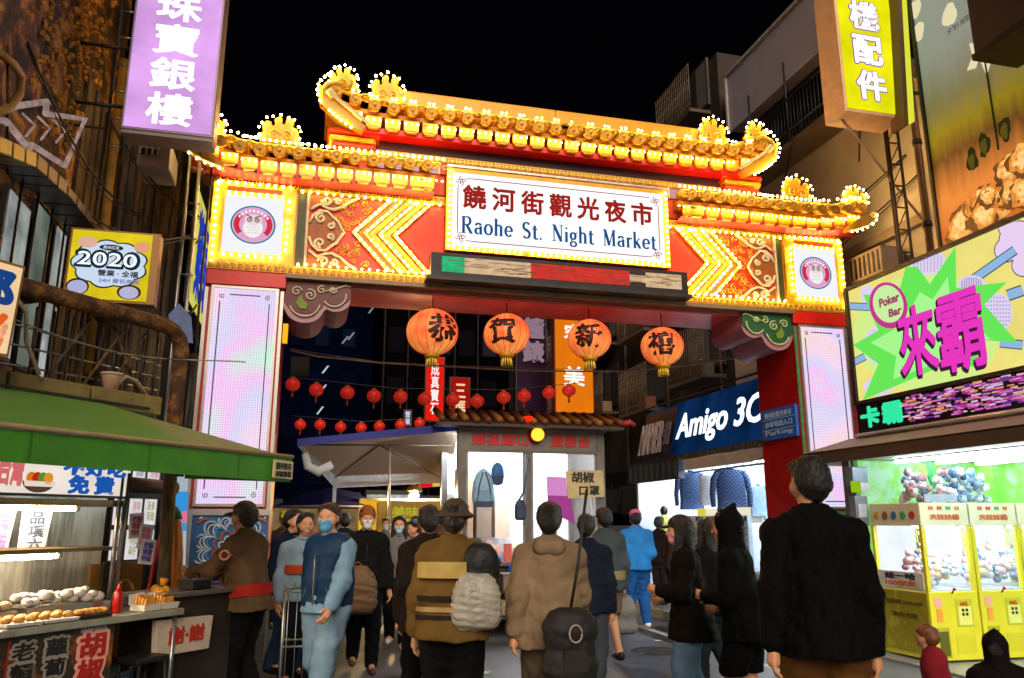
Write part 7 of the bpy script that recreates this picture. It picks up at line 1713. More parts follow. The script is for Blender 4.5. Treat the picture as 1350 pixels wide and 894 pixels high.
# far shops along the left and the far end, small lit faces
for k, (x_, y_, w_, z0_, z1_, c, s_) in enumerate(((-2.0, 20, 1.4, 1.0, 1.9, 'd8c8b0', .5), (0.2, 30, 1.6, 1.0, 2.4, 'c8a070', .7), (2.4, 33, 2.0, .8, 2.6, 'e0d8c8', .7), (4.8, 36, 2.0, .9, 2.5, 'd8b888', .7))):
    t = thing('far_stall', ('pale small shopfront low on the far left', 'warm far stall behind the navy parasol', 'pale far stall behind the booth', 'warm far stall right of the booth')[k], 'stall', (x_, y_, 0))
    MB().box((x_, y_, z0_), (x_ + w_, y_ + .1, z1_)).build('lit_back', E(c, s_, .5, 3), t)
    MB().box((x_ - .1, y_ - .6, 0), (x_ + w_ + .1, y_ - .2, .85)).build('counter', M('4a3c34', .6), t)
    MB().box((x_ - .1, y_ - .8, z1_), (x_ + w_ + .1, y_ + .2, z1_ + .15)).build('canopy', M(('343c58', '6a2c20', '2c4030', '3c3450')[k], .6), t)
# ---- hanging vertical banners and signs
def vsign(name, lab, px4, y, thick, face, body_txt, tcol, tw, th, case='5a1c14', emit=True, tst=.9):
    t = thing(name, lab, 'sign', on(('y', y), *px4[0]))
    P = [on(('y', y), *q_) for q_ in px4]
    xl, xr = (P[0].x + P[3].x) / 2, (P[1].x + P[2].x) / 2; zt, zb = (P[0].z + P[1].z) / 2, (P[2].z + P[3].z) / 2
    MB().box((xl, y, zb), (xr, y + thick, zt)).build('case', M(case, .5), t)
    f = MB().box((xl + .03, y - .012, zb + .03), (xr - .03, y - .001, zt - .03)).build('lit_face', face, t)
    n_ = len(body_txt)
    if n_:
        text('\n'.join(body_txt), frame_m(((xl + xr) / 2, y - .014, (zt + zb) / 2 + tst * 0), (1, 0, 0), (0, 0, 1)), (xr - xl) * tw, (zt - zb) * th, tcol, f, .004, .013)
    return t, xl, xr, zb, zt
vsign('red_banner', 'narrow bright red banner with white characters under the first big lantern', ((560, 470), (586, 470), (586, 556), (560, 556)), 17.8, .05, E('ee1c10', .95, .08), '成真寶石', ES('fff0f0', 1), .42, .78)
vsign('small_red_sign', 'short red sign with pale yellow characters right of the red banner', ((593, 497), (620, 497), (620, 560), (593, 560)), 17.0, .1, E('b01410', .8, .15), '三媽', ES('f8d0a0', 1), .5, .7)
vsign('purple_sign', 'dark purple unlit sign reading 鐘錶 between two big lanterns', ((680, 400), (721, 400), (721, 545), (680, 545)), 22, .25, M('260c26', .5, 0, .15, 4, .02, .1), '', None, .5, .5, '2a1024')
t_ = on(('y', 21.98), 702, 428)
ptx = thing('clock_lettering', 'grey 鐘錶 characters mounted on the dark purple sign', 'lettering', t_)
for i, ch in enumerate('鐘錶'):
    c = on(('y', 21.97), 703, 432 + i * 32); text(ch, frame_m(c, (1, 0, 0), (0, 0, 1)), .62, .62, ES('b898a8', .55), ptx, .05, .03)
t5, xl, xr, zb, zt = vsign('orange_sign', 'tall orange lit sign with white 美 behind the lantern marked 新', ((731, 405), (782, 405), (782, 545), (731, 545)), 20, .3, E('f07c10', .9, .1, 2), '', None, .5, .5, '7a3008')
for i, ch in enumerate('容美'):
    c = on(('y', 19.98), 757, 440 + i * 56); text(ch, frame_m(c, (1, 0, 0), (0, 0, 1)), .58, .52, ES('fff8f0', 1.1), t5, .01, .016)
vsign('tiny_white_sign', 'tiny white lit lettering far off left of the red banner', ((532, 540), (543, 540), (543, 562), (532, 562)), 30, .1, M('10141c', .5), '營業', ES('c8d8f0', 1), .6, .8)
vsign('brown_board', 'dim brown board hanging high near the left pillar behind the gate', ((383, 470), (408, 470), (408, 495), (383, 495)), 14, .06, M('3c3430', .6), '', None, .5, .5, '2a2420')
# brown wall piece behind lanterns (far buildings on the right of the street centre)
fb2 = thing('far_brown_building', 'dim brown building front with pipes behind the big lanterns', 'building', (6, 36, 0))
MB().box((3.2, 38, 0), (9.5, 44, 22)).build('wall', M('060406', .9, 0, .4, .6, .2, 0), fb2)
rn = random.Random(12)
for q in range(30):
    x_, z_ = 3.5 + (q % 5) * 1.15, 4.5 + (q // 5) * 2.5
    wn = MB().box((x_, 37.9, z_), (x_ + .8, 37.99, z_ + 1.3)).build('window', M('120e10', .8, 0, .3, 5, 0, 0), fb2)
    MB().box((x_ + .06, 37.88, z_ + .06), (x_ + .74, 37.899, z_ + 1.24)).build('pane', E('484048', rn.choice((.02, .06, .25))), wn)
for q in range(5): MB().tube([(3.3 + q * 1.15, 37.85, 1), (3.3 + q * 1.15, 37.85, 20)], .05, 6).build('drain_pipe', M('2a2426', .6, 0, .3, 5, 0, .1), fb2)
# ---- wires
for k, (pts_, lab) in enumerate(((((383, 462, 11.3), (420, 470, 12), (500, 478, 12.5), (600, 484, 12.5), (700, 489, 12.5), (820, 490, 12.5), (905, 482, 12.2), (985, 470, 11.5)), 'pale cable swagged across the gate opening just below the big lanterns'),
                                 (((380, 497, 16), (520, 512, 16), (660, 514, 16), (765, 505, 16)), 'thin wire carrying the nearer row of red lanterns'),
                                 (((385, 548, 22), (480, 556, 22), (560, 550, 22)), 'thin wire carrying the farther row of red lanterns'))):
    t = thing('overhead_wire', lab, 'cable', on(('y', pts_[0][2]), pts_[0][0], pts_[0][1]))
    P = [on(('y', q_[2]), q_[0], q_[1]) for q_ in pts_]
    MB().tube(P, .014 if k == 0 else .007, 5).build('strand', M('a8a09c' if k == 0 else '504848', .5), t)
    if k == 0:
        MB().tube([p + Vector((0, .02, .03 + .02 * math.sin(i * 2))) for i, p in enumerate(P)], .006, 4).build('strand', M('a8a09c', .5), t)
# ---- two rows of small red lanterns
RL = bpy.data.materials.new('red_paper'); RL.use_nodes = True
b = RL.node_tree.nodes['Principled BSDF']; b.inputs['Base Color'].default_value = (*lin('d02418'), 1); b.inputs['Emission Color'].default_value = (*lin('e83020'), 1); b.inputs['Emission Strength'].default_value = .22
def small_lantern(px, py, y, r, lab, src=None):
    p = on(('y', y), px, py)
    if src is not None:
        c = copy_thing(src, p, lab); return c
    t = thing('small_lantern', lab, 'lantern', p, 0, 'small red lanterns strung over the street')
    mb = MB(); n = 16; vs = []
    for i in range(9):
        a = PI * i / 8
        for k in range(n): ang = 2 * PI * k / n; rr = max(.001, r * math.sin(a)) * (1 + .12 * (k % 2)); vs.append(p + Vector((rr * math.cos(ang), rr * math.sin(ang), -r * .95 * math.cos(a))))
    mb.add(vs, [(i * n + k, i * n + (k + 1) % n, (i + 1) * n + (k + 1) % n, (i + 1) * n + k) for i in range(8) for k in range(n)], True); mb.build('shell', RL, t)
    MB().tube([p + Vector((0, 0, r * .9)), p + Vector((0, 0, r * 1.08))], r * .35, 10).build('top_cap', M('c08830', .4, .3), t)
    MB().tube([p + Vector((0, 0, -r * .9)), p + Vector((0, 0, -r * 1.05))], r * .3, 10).build('bottom_cap', M('c08830', .4, .3), t)
    MB().tube([p + Vector((0, 0, -r * 1.05)), p + Vector((0, 0, -r * 1.9))], [r * .12, r * .2], 6).build('tassel', M('a04020', .7), t)
    MB().tube([p + Vector((0, 0, r * 1.0)), p + Vector((0, 0, r * 1.5))], .006, 4).build('hanger', BLACK, t)
    return t
row1 = [(386, 507), (417, 514), (458, 518), (493, 522), (528, 523), (560, 526), (597, 527), (629, 529), (664, 524), (691, 522), (724, 518), (750, 515)]
src = None
for i, (px, py) in enumerate(row1):
    l_ = small_lantern(px, py, 16, .135, 'small red lantern, %s from the left pillar in the nearer row' % ORD[i], src); src = src or l_
row2 = [(396, 560), (422, 560), (449, 563), (476, 564), (500, 562), (528, 560), (553, 558)]
src = None
for i, (px, py) in enumerate(row2):
    l_ = small_lantern(px, py, 22, .145, 'small dim red lantern, %s from the left pillar in the farther row' % ORD[i], src); src = src or l_

# ---- small things on the road and cables
mh = thing('manhole_cover', 'round iron manhole cover set in the road ahead of the grey-jacketed walker', 'manhole cover', (4.2, 9.4, 0))
MB().lathe([(.34, .001), (.34, .006)], (4.3, 9.6, 0), 32).build('frame', M('4a4a4c', .4, .6), mh)
MB().lathe([(.30, .002), (.30, .010)], (4.3, 9.6, 0), 32).build('lid', M('2c2c2e', .45, .7), mh)
mb = MB()
for q in range(-4, 5):
    L_ = math.sqrt(max(0, .27 ** 2 - (q * .06) ** 2)); mb.box((4.3 - L_, 9.6 + q * .06 - .012, .010), (4.3 + L_, 9.6 + q * .06 + .012, .014))
stuff(mb.build('tread', M('5a5a5c', .4, .7), mh))
rn = random.Random(41)
for k, (px, py, c_, lab) in enumerate(((868, 846, 'd8d4c8', 'crumpled pale paper scrap on the road near the goods table'), (555, 862, 'c8c0b0', 'small paper scrap on the brown ground left of the booth'), (842, 872, 'a83028', 'flattened red drinks carton on the grey road'), (640, 888, 'b8b0a0', 'torn receipt on the ground below the booth trolley'))):
    c = on(('z', .012), px, py); t = thing('paper_scrap', lab, 'litter', c)
    mb = MB(); n = 7; ph = rn.random() * 6
    pts = [c + Vector((.055 * rn.uniform(.6, 1.2) * math.cos(2 * PI * i / n + ph), .045 * rn.uniform(.6, 1.2) * math.sin(2 * PI * i / n + ph), rn.uniform(0, .025))) for i in range(n)] + [c + Vector((0, 0, .02))]
    mb.add(pts, [(i, (i + 1) % n, n) for i in range(n)]); mb.build('crumpled_sheet', M(c_, .7, 0, .2), t)
for k, (A_, B_, sag, lab) in enumerate((((8.42, 9.2, 6.9), (8.42, 14.4, 6.6), .25, 'black cable sagging along the beige wall, upper one'), ((8.42, 9.0, 6.5), (8.42, 14.2, 6.3), .35, 'black cable sagging along the beige wall, lower one'), ((8.3, 14.8, 5.9), (8.3, 24, 5.4), .5, 'cable slung along the dark balconies behind the gate'), ((-2.55, 7.0, 5.6), (-2.2, 10.25, 5.3), .3, 'thin cable drooping across the planked wall'), ((-2.5, 8.0, 4.7), (-1.5, 9.7, 4.9), .25, 'cable drooping from the plank wall to the scaffold'), ((-2.5, 9.4, 6.2), (-1.42, 9.9, 5.2), .2, 'black cable from under the pink sign to the gate'))):
    a_, b_ = Vector(A_), Vector(B_); t = thing('slack_cable', lab, 'cable', a_)
    MB().tube([a_.lerp(b_, i / 14) - Vector((0, 0, sag * 4 * (i / 14) * (1 - i / 14))) for i in range(15)], .012, 5).build('strand', BLACK, t)
    MB().tube([a_.lerp(b_, i / 14) - Vector((0, .02, .03 + sag * 4.6 * (i / 14) * (1 - i / 14))) for i in range(15)], .007, 5).build('strand', BLACK, t)
# ================================================================== people
def nets(vals, org, h):
    ins = vals < 0
    nx, ny, nz = vals.shape
    c = np.zeros((nx - 1, ny - 1, nz - 1), np.int8)
    for i in (0, 1):
        for j in (0, 1):
            for k in (0, 1): c += ins[i:nx - 1 + i, j:ny - 1 + j, k:nz - 1 + k]
    act = (c > 0) & (c < 8)
    idx = -np.ones(act.shape, np.int64); A = np.argwhere(act); idx[act] = np.arange(len(A))
    acc = np.zeros((len(A), 3)); cnt = np.zeros(len(A))
    cs = [(i, j, k) for i in (0, 1) for j in (0, 1) for k in (0, 1)]
    for a in cs:
        for ax in range(3):
            if a[ax]: continue
            b = list(a); b[ax] = 1
            va = vals[A[:, 0] + a[0], A[:, 1] + a[1], A[:, 2] + a[2]]; vb = vals[A[:, 0] + b[0], A[:, 1] + b[1], A[:, 2] + b[2]]
            m = (va < 0) != (vb < 0)
            t = np.where(m, va / np.where(m, va - vb, 1), 0)
            for d in range(3): acc[:, d] += np.where(m, a[d] + (t if d == ax else 0), 0)
            cnt += m
    P = (A + acc / cnt[:, None]) * h + org
    F = []
    for ax in range(3):
        o1, o2 = [(1, 2), (2, 0), (0, 1)][ax]
        s0 = [slice(0, -1)] * 3; s1 = [slice(0, -1)] * 3
        a_ = ins; n = vals.shape
        sl0 = [slice(None)] * 3; sl1 = [slice(None)] * 3
        sl0[ax] = slice(0, n[ax] - 1); sl1[ax] = slice(1, n[ax])
        x0 = a_[tuple(sl0)]; x1 = a_[tuple(sl1)]
        E_ = np.argwhere(x0 != x1)
        ok = (E_[:, o1] > 0) & (E_[:, o2] > 0) & (E_[:, o1] < n[o1] - 1) & (E_[:, o2] < n[o2] - 1)
        E_ = E_[ok]; s = x0[tuple(E_.T)]
        q = []
        for d1, d2 in ((1, 1), (0, 1), (0, 0), (1, 0)):
            g = E_.copy(); g[:, o1] -= d1; g[:, o2] -= d2; q.append(idx[tuple(g.T)])
        q = np.stack(q, 1); q[~s] = q[~s][:, ::-1]
        F.append(q)
    return P, np.concatenate(F)
def sdf(prims, h, k=.03, noise=None, cuts=(), zmin=None, zmax=None):
    """prims: (a, b, ra, rb, squash) round cones; returns verts, quads"""
    pad = .05
    lo = np.min([np.minimum(np.array(p[0]) - p[2] * 1.1, np.array(p[1]) - p[3] * 1.1) for p in prims], 0) - pad
    hi = np.max([np.maximum(np.array(p[0]) + p[2] * 1.1, np.array(p[1]) + p[3] * 1.1) for p in prims], 0) + pad
    ax = [np.arange(lo[i], hi[i], h, dtype=np.float32) for i in range(3)]
    X, Y, Z = np.meshgrid(*ax, indexing='ij', sparse=False)
    def prim(p, sl, X, Y, Z):
        a = np.array(p[0], np.float32); b = np.array(p[1], np.float32); ra, rb = p[2], p[3]; sq = p[4] if len(p) > 4 else (1, 1, 1)
        m = (a + b) / 2; a2 = (a - m) / sq; b2 = (b - m) / sq
        x = (X - m[0]) / sq[0]; y = (Y - m[1]) / sq[1]; z = (Z - m[2]) / sq[2]
        d = b2 - a2; L2 = float(d @ d) + 1e-9
        t = np.clip(((x - a2[0]) * d[0] + (y - a2[1]) * d[1] + (z - a2[2]) * d[2]) / L2, 0, 1)
        return (np.sqrt((x - a2[0] - t * d[0]) ** 2 + (y - a2[1] - t * d[1]) ** 2 + (z - a2[2] - t * d[2]) ** 2) - (ra + t * (rb - ra))) * min(sq)
    V = np.full(X.shape, .2, np.float32)
    for p in prims:
        l = np.minimum(np.array(p[0]) - p[2], np.array(p[1]) - p[3]) - .09; u = np.maximum(np.array(p[0]) + p[2], np.array(p[1]) + p[3]) + .09
        s = tuple(slice(max(0, int((l[i] - lo[i]) / h)), max(1, int((u[i] - lo[i]) / h) + 1)) for i in range(3))
        d = prim(p, s, X[s], Y[s], Z[s]); v = V[s]
        hh = np.clip(.5 + .5 * (v - d) / k, 0, 1); V[s] = v * (1 - hh) + d * hh - k * hh * (1 - hh)
    if noise:
        amp, fr, seed = noise; r = np.random.RandomState(seed); n = 0
        for q in range(5):
            w_ = r.normal(size=3) * fr * (1 + .45 * q)
            ph = X * w_[0] + Y * w_[1] + Z * w_[2] + r.rand() * 6 + 1.3 * np.sin(X * w_[1] * .6 - Z * w_[0] * .5)
            n = n + (1.0 - 2.2 * np.abs(np.sin(ph * .5)) ** .8) / (1 + .45 * q)
        V = V + amp * n
    for c in cuts: V = np.maximum(V, -prim(c, None, X, Y, Z))
    if zmin is not None: V = np.maximum(V, zmin + .004 * np.sin(X * 23 + Y * 17) - Z)
    if zmax is not None: V = np.maximum(V, Z - zmax)
    V[0], V[-1], V[:, 0], V[:, -1], V[:, :, 0], V[:, :, -1] = [.1] * 6
    return nets(V, np.array([a[0] for a in ax]), h)
def sdf_obj(name, prims, h, mat, parent, k=.03, noise=None, cuts=(), rot=None, extra=None, zmin=None, zmax=None):
    P, F = sdf(prims, h, k, noise, cuts, zmin, zmax)
    parts = [(P, F)]
    vs = [tuple(p) for p in P]; fs = [tuple(f) for f in F.tolist()]
    if extra:
        for P2, F2 in extra: o = len(vs); vs += [tuple(p) for p in P2]; fs += [tuple(int(i) + o for i in f) for f in F2]
    me = bpy.data.meshes.new(name); me.from_pydata(vs, [], fs); me.polygons.foreach_set('use_smooth', [True] * len(fs)); me.materials.append(mat); me.update()
    o = bpy.data.objects.new(name, me); COL.objects.link(o); o.parent = parent
    return o
SKIN = M('c8906c', .5, 0, .08, 10, .02); HAIRB = ramp_mat([(.3, '050403'), (.6, '15100c'), (.8, '241a14')], scale=30, stretch=(6, 6, .5), rough=.45, bump=.6)
_fc = {}
def fabric(c, rough=.85):
    if c in _fc: return _fc[c]
    m = bpy.data.materials.new('cloth'); m.use_nodes = True; nt = m.node_tree; b = nt.nodes['Principled BSDF']
    col = lin(c); b.inputs['Roughness'].default_value = rough; b.inputs['Specular IOR Level'].default_value = .12
    tc = nt.nodes.new('ShaderNodeTexCoord'); mp = nt.nodes.new('ShaderNodeMapping'); mp.inputs['Scale'].default_value = (1, 1, .55)
    nt.links.new(tc.outputs['Object'], mp.inputs[0])
    n = nt.nodes.new('ShaderNodeTexNoise'); n.noise_type = 'RIDGED_MULTIFRACTAL'; n.inputs['Scale'].default_value = 3.2; n.inputs['Detail'].default_value = 4; n.inputs['Distortion'].default_value = .7
    nt.links.new(mp.outputs[0], n.inputs['Vector'])
    n2 = nt.nodes.new('ShaderNodeTexNoise'); n2.inputs['Scale'].default_value = 140; n2.inputs['Detail'].default_value = 2; nt.links.new(tc.outputs['Object'], n2.inputs['Vector'])
    n3 = nt.nodes.new('ShaderNodeTexNoise'); n3.inputs['Scale'].default_value = 5; n3.inputs['Detail'].default_value = 6; nt.links.new(tc.outputs['Object'], n3.inputs['Vector'])
    b1 = nt.nodes.new('ShaderNodeBump'); b1.inputs['Strength'].default_value = .8; b1.inputs['Distance'].default_value = .06; nt.links.new(n.outputs[0], b1.inputs['Height'])
    b2 = nt.nodes.new('ShaderNodeBump'); b2.inputs['Strength'].default_value = .35; b2.inputs['Distance'].default_value = .004; nt.links.new(n2.outputs[0], b2.inputs['Height']); nt.links.new(b1.outputs[0], b2.inputs['Normal'])
    nt.links.new(b2.outputs[0], b.inputs['Normal'])
    r = nt.nodes.new('ShaderNodeValToRGB'); r.color_ramp.elements[0].position = .3; r.color_ramp.elements[1].position = .7
    r.color_ramp.elements[0].color = (*[x * .72 for x in col], 1); r.color_ramp.elements[1].color = (*[min(1, x * 1.2) for x in col], 1)
    nt.links.new(n3.outputs[0], r.inputs[0]); nt.links.new(r.outputs[0], b.inputs['Base Color'])
    _fc[c] = m; return m
ARM = {'down': ((.05, -.01, -.28), (.01, .04, -.25)), 'swing_f': ((.04, .10, -.26), (-.01, .14, -.19)), 'swing_b': ((.05, -.12, -.25), (.02, -.02, -.25)),
       'bent': ((.06, -.02, -.27), (-.05, .22, -.06)), 'hold': ((.05, .05, -.27), (-.13, .20, .03)), 'phone': ((.04, .08, -.25), (-.10, .16, .17)), 'reach': ((.03, .20, -.18), (-.03, .24, .0)), 'carry': ((.07, .0, -.28), (.03, .08, -.24))}
def person(lab, x, y, yaw, H, arms=('down', 'down'), stride=.0, lean=0, top='202020', bot='202024', shoe='181818', hair=HAIRB, longhair=False, hat=None, mask=None, coat=.88, bulk=1.0, h=.016, turn=0, nod=0, sleeves=True, shorts=False, hood=None, stripes=None, vest=None, sit=0, legw=1.0, topmat=None, botmat=None, seed=0, stance=.1, group=None):
    s = H / 1.75
    hipz = .93
    def up(v):  # lean the upper body about the hips
        v = Vector(v); r = v - Vector((0, 0, hipz)); a = -lean
        return Vector((v.x, r.y * math.cos(a) - r.z * math.sin(a), hipz + r.y * math.sin(a) + r.z * math.cos(a)))
    def U(v): return tuple(up(v) * s)
    def D(v): return tuple(Vector(v) * s)
    hip = {}; knee = {}; ank = {}
    for sg, st in ((-1, stride), (1, -stride)):
        hip[sg] = (sg * .09, 0, hipz - .02)
        lift = .04 if st < 0 else 0
        knee[sg] = (sg * (stance + .0), st * .55 + .03 + (.08 if st < 0 else 0), .50)
        ank[sg] = (sg * (stance + .0), st * 1.0, .09 + (lift * 1.5 if st < 0 else 0))
    sh = {-1: (-.168, 0, 1.39), 1: (.168, 0, 1.39)}
    el, wr = {}, {}
    for sg, a in ((-1, arms[0]), (1, arms[1])):
        e, f = ARM[a]; el[sg] = (sh[sg][0] + sg * e[0], e[1], sh[sg][2] + e[2]); wr[sg] = (el[sg][0] + sg * f[0], el[sg][1] + f[1], el[sg][2] + f[2])
    hc = Vector((0, .03, 1.635))
    # body core
    body = [(U((0, 0, .98)), U((0, 0, 1.34)), .125 * s, .14 * s, (1.1, .75, 1)), (U((0, .0, 1.40)), U((0, .02, 1.55)), .065 * s, .055 * s)]
    for sg in (-1, 1):
        body += [(U(sh[sg]), U(el[sg]), .05 * s, .042 * s), (U(el[sg]), U(wr[sg]), .041 * s, .028 * s),
                 (D(hip[sg]), D(knee[sg]), .085 * s, .055 * s), (D(knee[sg]), D(ank[sg]), .055 * s, .036 * s), (D(ank[sg]), D((ank[sg][0], ank[sg][1] + .13, .04 + ank[sg][2] - .09)), .036 * s, .03 * s)]
        body += [(U((sg * .06, 0, 1.40)), U(sh[sg]), .06 * s, .055 * s)]
    body += [(D((-.05, 0, .93)), D((.05, 0, .93)), .11 * s, .11 * s, (1, .85, 1))]
    # head at finer resolution, turned
    Rh = Matrix.Rotation(turn, 3, 'Z') @ Matrix.Rotation(nod - lean * .6, 3, 'X')
    hcw = up(hc) * s
    def Hd(v): return tuple(Rh @ (Vector(v) * s) + hcw)
    hp = [((0, -.015, .03), (0, -.005, .03), .088, .088, (.88, 1.05, 1)), ((0, .02, -.02), (0, .035, -.075), .068, .045, (.95, 1, 1)), ((-.028, .035, -.02), (.028, .035, -.02), .05, .05),
          ((0, .088, .012), (0, .108, -.025), .008, .014), ((-.03, .078, .032), (.03, .078, .032), .014, .014), ((-.015, .086, -.055), (.015, .086, -.055), .010, .010), ((-.014, .082, -.068), (.014, .082, -.068), .011, .011),
          ((-.080, -.005, .015), (-.080, -.012, -.02), .014, .010, (.6, 1, 1)), ((.080, -.005, .015), (.080, -.012, -.02), .014, .010, (.6, 1, 1)), ((0, .0, -.06), (0, -.02, -.14), .052, .058)]
    def conv(lst, f): return [(f(p[0]), f(p[1]), p[2] * s, p[3] * s) + ((p[4],) if len(p) > 4 else ()) for p in lst]
    P2, F2 = sdf(conv(hp, Hd), .0085 if h < .02 else .012, .012, None, conv([((-.032, .094, .014), (-.032, .094, .014), .013, .013), ((.032, .094, .014), (.032, .094, .014), .013, .013)], Hd))
    ext = [(P2, F2)]
    # hands: palm, four unequal bent fingers, thumb
    for sg in (-1, 1):
        w_ = up(wr[sg]) * s; e_ = up(el[sg]) * s; d = (w_ - e_).normalized(); side = Vector((sg * 1.0, 0, 0)); side = (side - d * side.dot(d)).normalized(); fw = d.cross(side) * (1 if sg > 0 else -1)
        if fw.y < 0: fw = -fw
        pl = [(w_, w_ + d * .07 * s, .026 * s, .030 * s), (w_ + d * .035 * s + fw * .015 * s, w_ + d * .075 * s + fw * .02 * s, .02 * s, .015 * s), (w_ + d * .035 * s - fw * .015 * s, w_ + d * .07 * s - fw * .022 * s, .018 * s, .014 * s)]
        curl = .5
        for i, (o_, L_) in enumerate(((.030, .072), (.011, .080), (-.009, .075), (-.028, .060))):
            b0 = w_ + d * .082 * s + fw * o_ * s; m_ = b0 + (d * math.cos(curl * .6) - side * math.sin(curl * .6)) * L_ * .5 * s; e2 = m_ + (d * math.cos(curl * 1.8) - side * math.sin(curl * 1.8)) * L_ * .5 * s
            pl += [(b0, m_, .0095 * s, .0088 * s), (m_, e2, .0088 * s, .0072 * s)]
        b0 = w_ + d * .025 * s + fw * .028 * s; m_ = b0 + (d * .7 + fw * .7 - side * .25).normalized() * .04 * s; e2 = m_ + (d * .9 + fw * .25 - side * .3).normalized() * .03 * s
        pl += [(b0, m_, .013 * s, .0105 * s), (m_, e2, .0105 * s, .0085 * s)]
        ext.append(sdf([(tuple(a), tuple(b_), c, d_) for a, b_, c, d_ in pl], .0065, .006))
    root = sdf_obj('person', body, max(h, .016), SKIN, None, .035, None, (), None, ext)
    root.location = (x, y, 0); root.rotation_euler = (0, 0, yaw)
    tag(root, lab, 'person', group)
    # eyes
    for sg in (-1, 1):
        mb = MB(); mb.ball(Vector(Hd((sg * .031, 0.0760, .014))), .0100 * s, 10, 6); o = mb.build('eye', M('e8e4e0', .3, 0, 0), None); o.parent = root
        mb = MB(); mb.ball(Vector(Hd((sg * .031, .0850, .014))), .0062 * s, 8, 5); o2 = mb.build('iris', M('1a0e08', .2, 0, 0), None); o2.parent = o
    # hair
    hr = conv([((0, -.03, .045), (0, -.035, .03), .092, .094, (.93, 1.05, 1)), ((0, -.07, -.01), (0, -.06, -.03), .07, .06), ((-.05, .025, .085), (.05, .025, .085), .030, .030)], Hd)
    if longhair: hr += conv([((0, -.075, .02), (0, -.085, -.22), .075, .055, (1.25, .7, 1)), ((-.075, .0, .04), (-.085, .01, -.2), .03, .032), ((.075, .0, .04), (.085, .01, -.2), .03, .032)], Hd)
    cut = conv([((0, .11, -.03), (0, .11, .0), .085, .078)], Hd) if True else ()
    sdf_obj('hair', hr, .010 if h < .02 else .014, hair, root, .02, (.0032, 95, seed), cut)
    if hat:
        kind, col = hat
        if kind == 'cap':
            o = sdf_obj('cap', conv([((0, -.02, .065), (0, -.02, .06), .099, .101, (.96, 1.06, .85))], Hd), .011, M(col, .8, 0, .15), root, .02, None, conv([((0, -.02, -.07), (0, -.02, -.07), .115, .115)], Hd))
            sdf_obj('cap_brim', conv([((0, .08, .045), (0, .14, .035), .065, .055, (1, 1, .16))], Hd), .008, M(col, .8, 0, .15), root, .01)
        elif kind == 'beanie': sdf_obj('beanie', conv([((0, -.02, .06), (0, -.025, .075), .103, .098, (.95, 1.05, .95))], Hd), .011, M(col, .9, 0, .2, 60, .4), root, .02, None, conv([((0, .02, -.09), (0, .02, -.09), .125, .125)], Hd))
        elif kind == 'bucket':
            sdf_obj('bucket_hat', conv([((0, -.02, .08), (0, -.02, .06), .093, .102, (.96, 1.06, .8)), ((0, -.015, .035), (0, -.015, .03), .13, .135, (1, 1.05, .2))], Hd), .010, M(col, .8, 0, .15), root, .02)
    if mask:
        sdf_obj('face_mask', conv([((0, .045, -.03), (0, .05, -.062), .066, .052, (.98, 1, 1))], Hd), .0085, M(mask, .7, 0, .03, 5, .02), root, .01, None, conv([((0, -.03, -.03), (0, -.03, -.08), .075, .075), ((0, .06, .066), (0, .06, .066), .082, .082)], Hd))
        for sg in (-1, 1):
            o = MB().tube([Hd((sg * .055, .07, -.035)), Hd((sg * .083, .01, -.005))], .0025, 4).build('ear_loop', WHITEP, None); o.parent = root
    # trousers
    tm = botmat or fabric(bot)
    kn = .5 if not shorts else None
    tr = [(D((-.06, -.005, .93)), D((.06, -.005, .93)), .138 * s, .138 * s, (1, .88, 1)), (D((0, 0, .93)), D((0, 0, 1.02)), .15 * s, .14 * s, (1.05, .8, 1))]
    for sg in (-1, 1):
        if shorts:
            kx = Vector(hip[sg]).lerp(Vector(knee[sg]), .75); tr += [(D(hip[sg]), D(kx), .115 * s, .10 * s)]
        else:
            tr += [(D(hip[sg]), D(knee[sg]), .115 * s * legw, .085 * s * legw), (D(knee[sg]), D((ank[sg][0], ank[sg][1] - .01, ank[sg][2] - .0)), .085 * s * legw, .066 * s * legw)]
    sdf_obj('trousers' if not shorts else 'skirt', tr, h, tm, root, .03, (.0034, 32, seed + 1), zmin=(.56 * s if shorts else None), zmax=(coat + .07) * s)
    # shoes
    for sg in (-1, 1):
        a = ank[sg]; dz = a[2] - .09
        sdf_obj('shoe', [(D((a[0], a[1] - .04, .05 + dz)), D((a[0], a[1] + .03, .05 + dz)), .048 * s, .045 * s), (D((a[0], a[1] + .03, .042 + dz)), D((a[0] + sg * .01, a[1] + .15, .034 + dz)), .045 * s, .036 * s)], .012, M(shoe, .5, 0, .1), root, .02)
    # jacket
    jm = topmat or fabric(top)
    B = bulk
    jk = [(U((0, -.005, coat - .02)), U((0, 0, 1.12)), (.184 + .28 * max(0, .9 - coat)) * s * B, .150 * s * B, (1.10, .92, 1)), (U((0, 0, 1.12)), U((0, 0, 1.34)), .150 * s * B, .145 * s * B, (1.15, .84, 1)), (U((0, 0, 1.38)), U((0, .005, 1.47)), .12 * s, .078 * s, (1.1, .85, 1))]
    for sg in (-1, 1):
        jk += [(U((sg * .04, 0, 1.455)), U(sh[sg]), .062 * s, .070 * s * B)]
        if sleeves: jk += [(U(sh[sg]), U(el[sg]), .072 * s * B, .062 * s * B), (U(el[sg]), U(tuple(Vector(el[sg]).lerp(Vector(wr[sg]), .93))), .064 * s * B, .050 * s * B)]
    ncut = [(U((0, .05, 1.53)), U((0, .04, 1.60)), .055 * s, .07 * s)]
    j = sdf_obj('jacket', jk, h, jm, root, .035, (.0040, 30, seed + 2), ncut, zmin=coat * s)
    dk = M(tuple(c_ * .45 for c_ in lin(top)), .85, 0, .2)
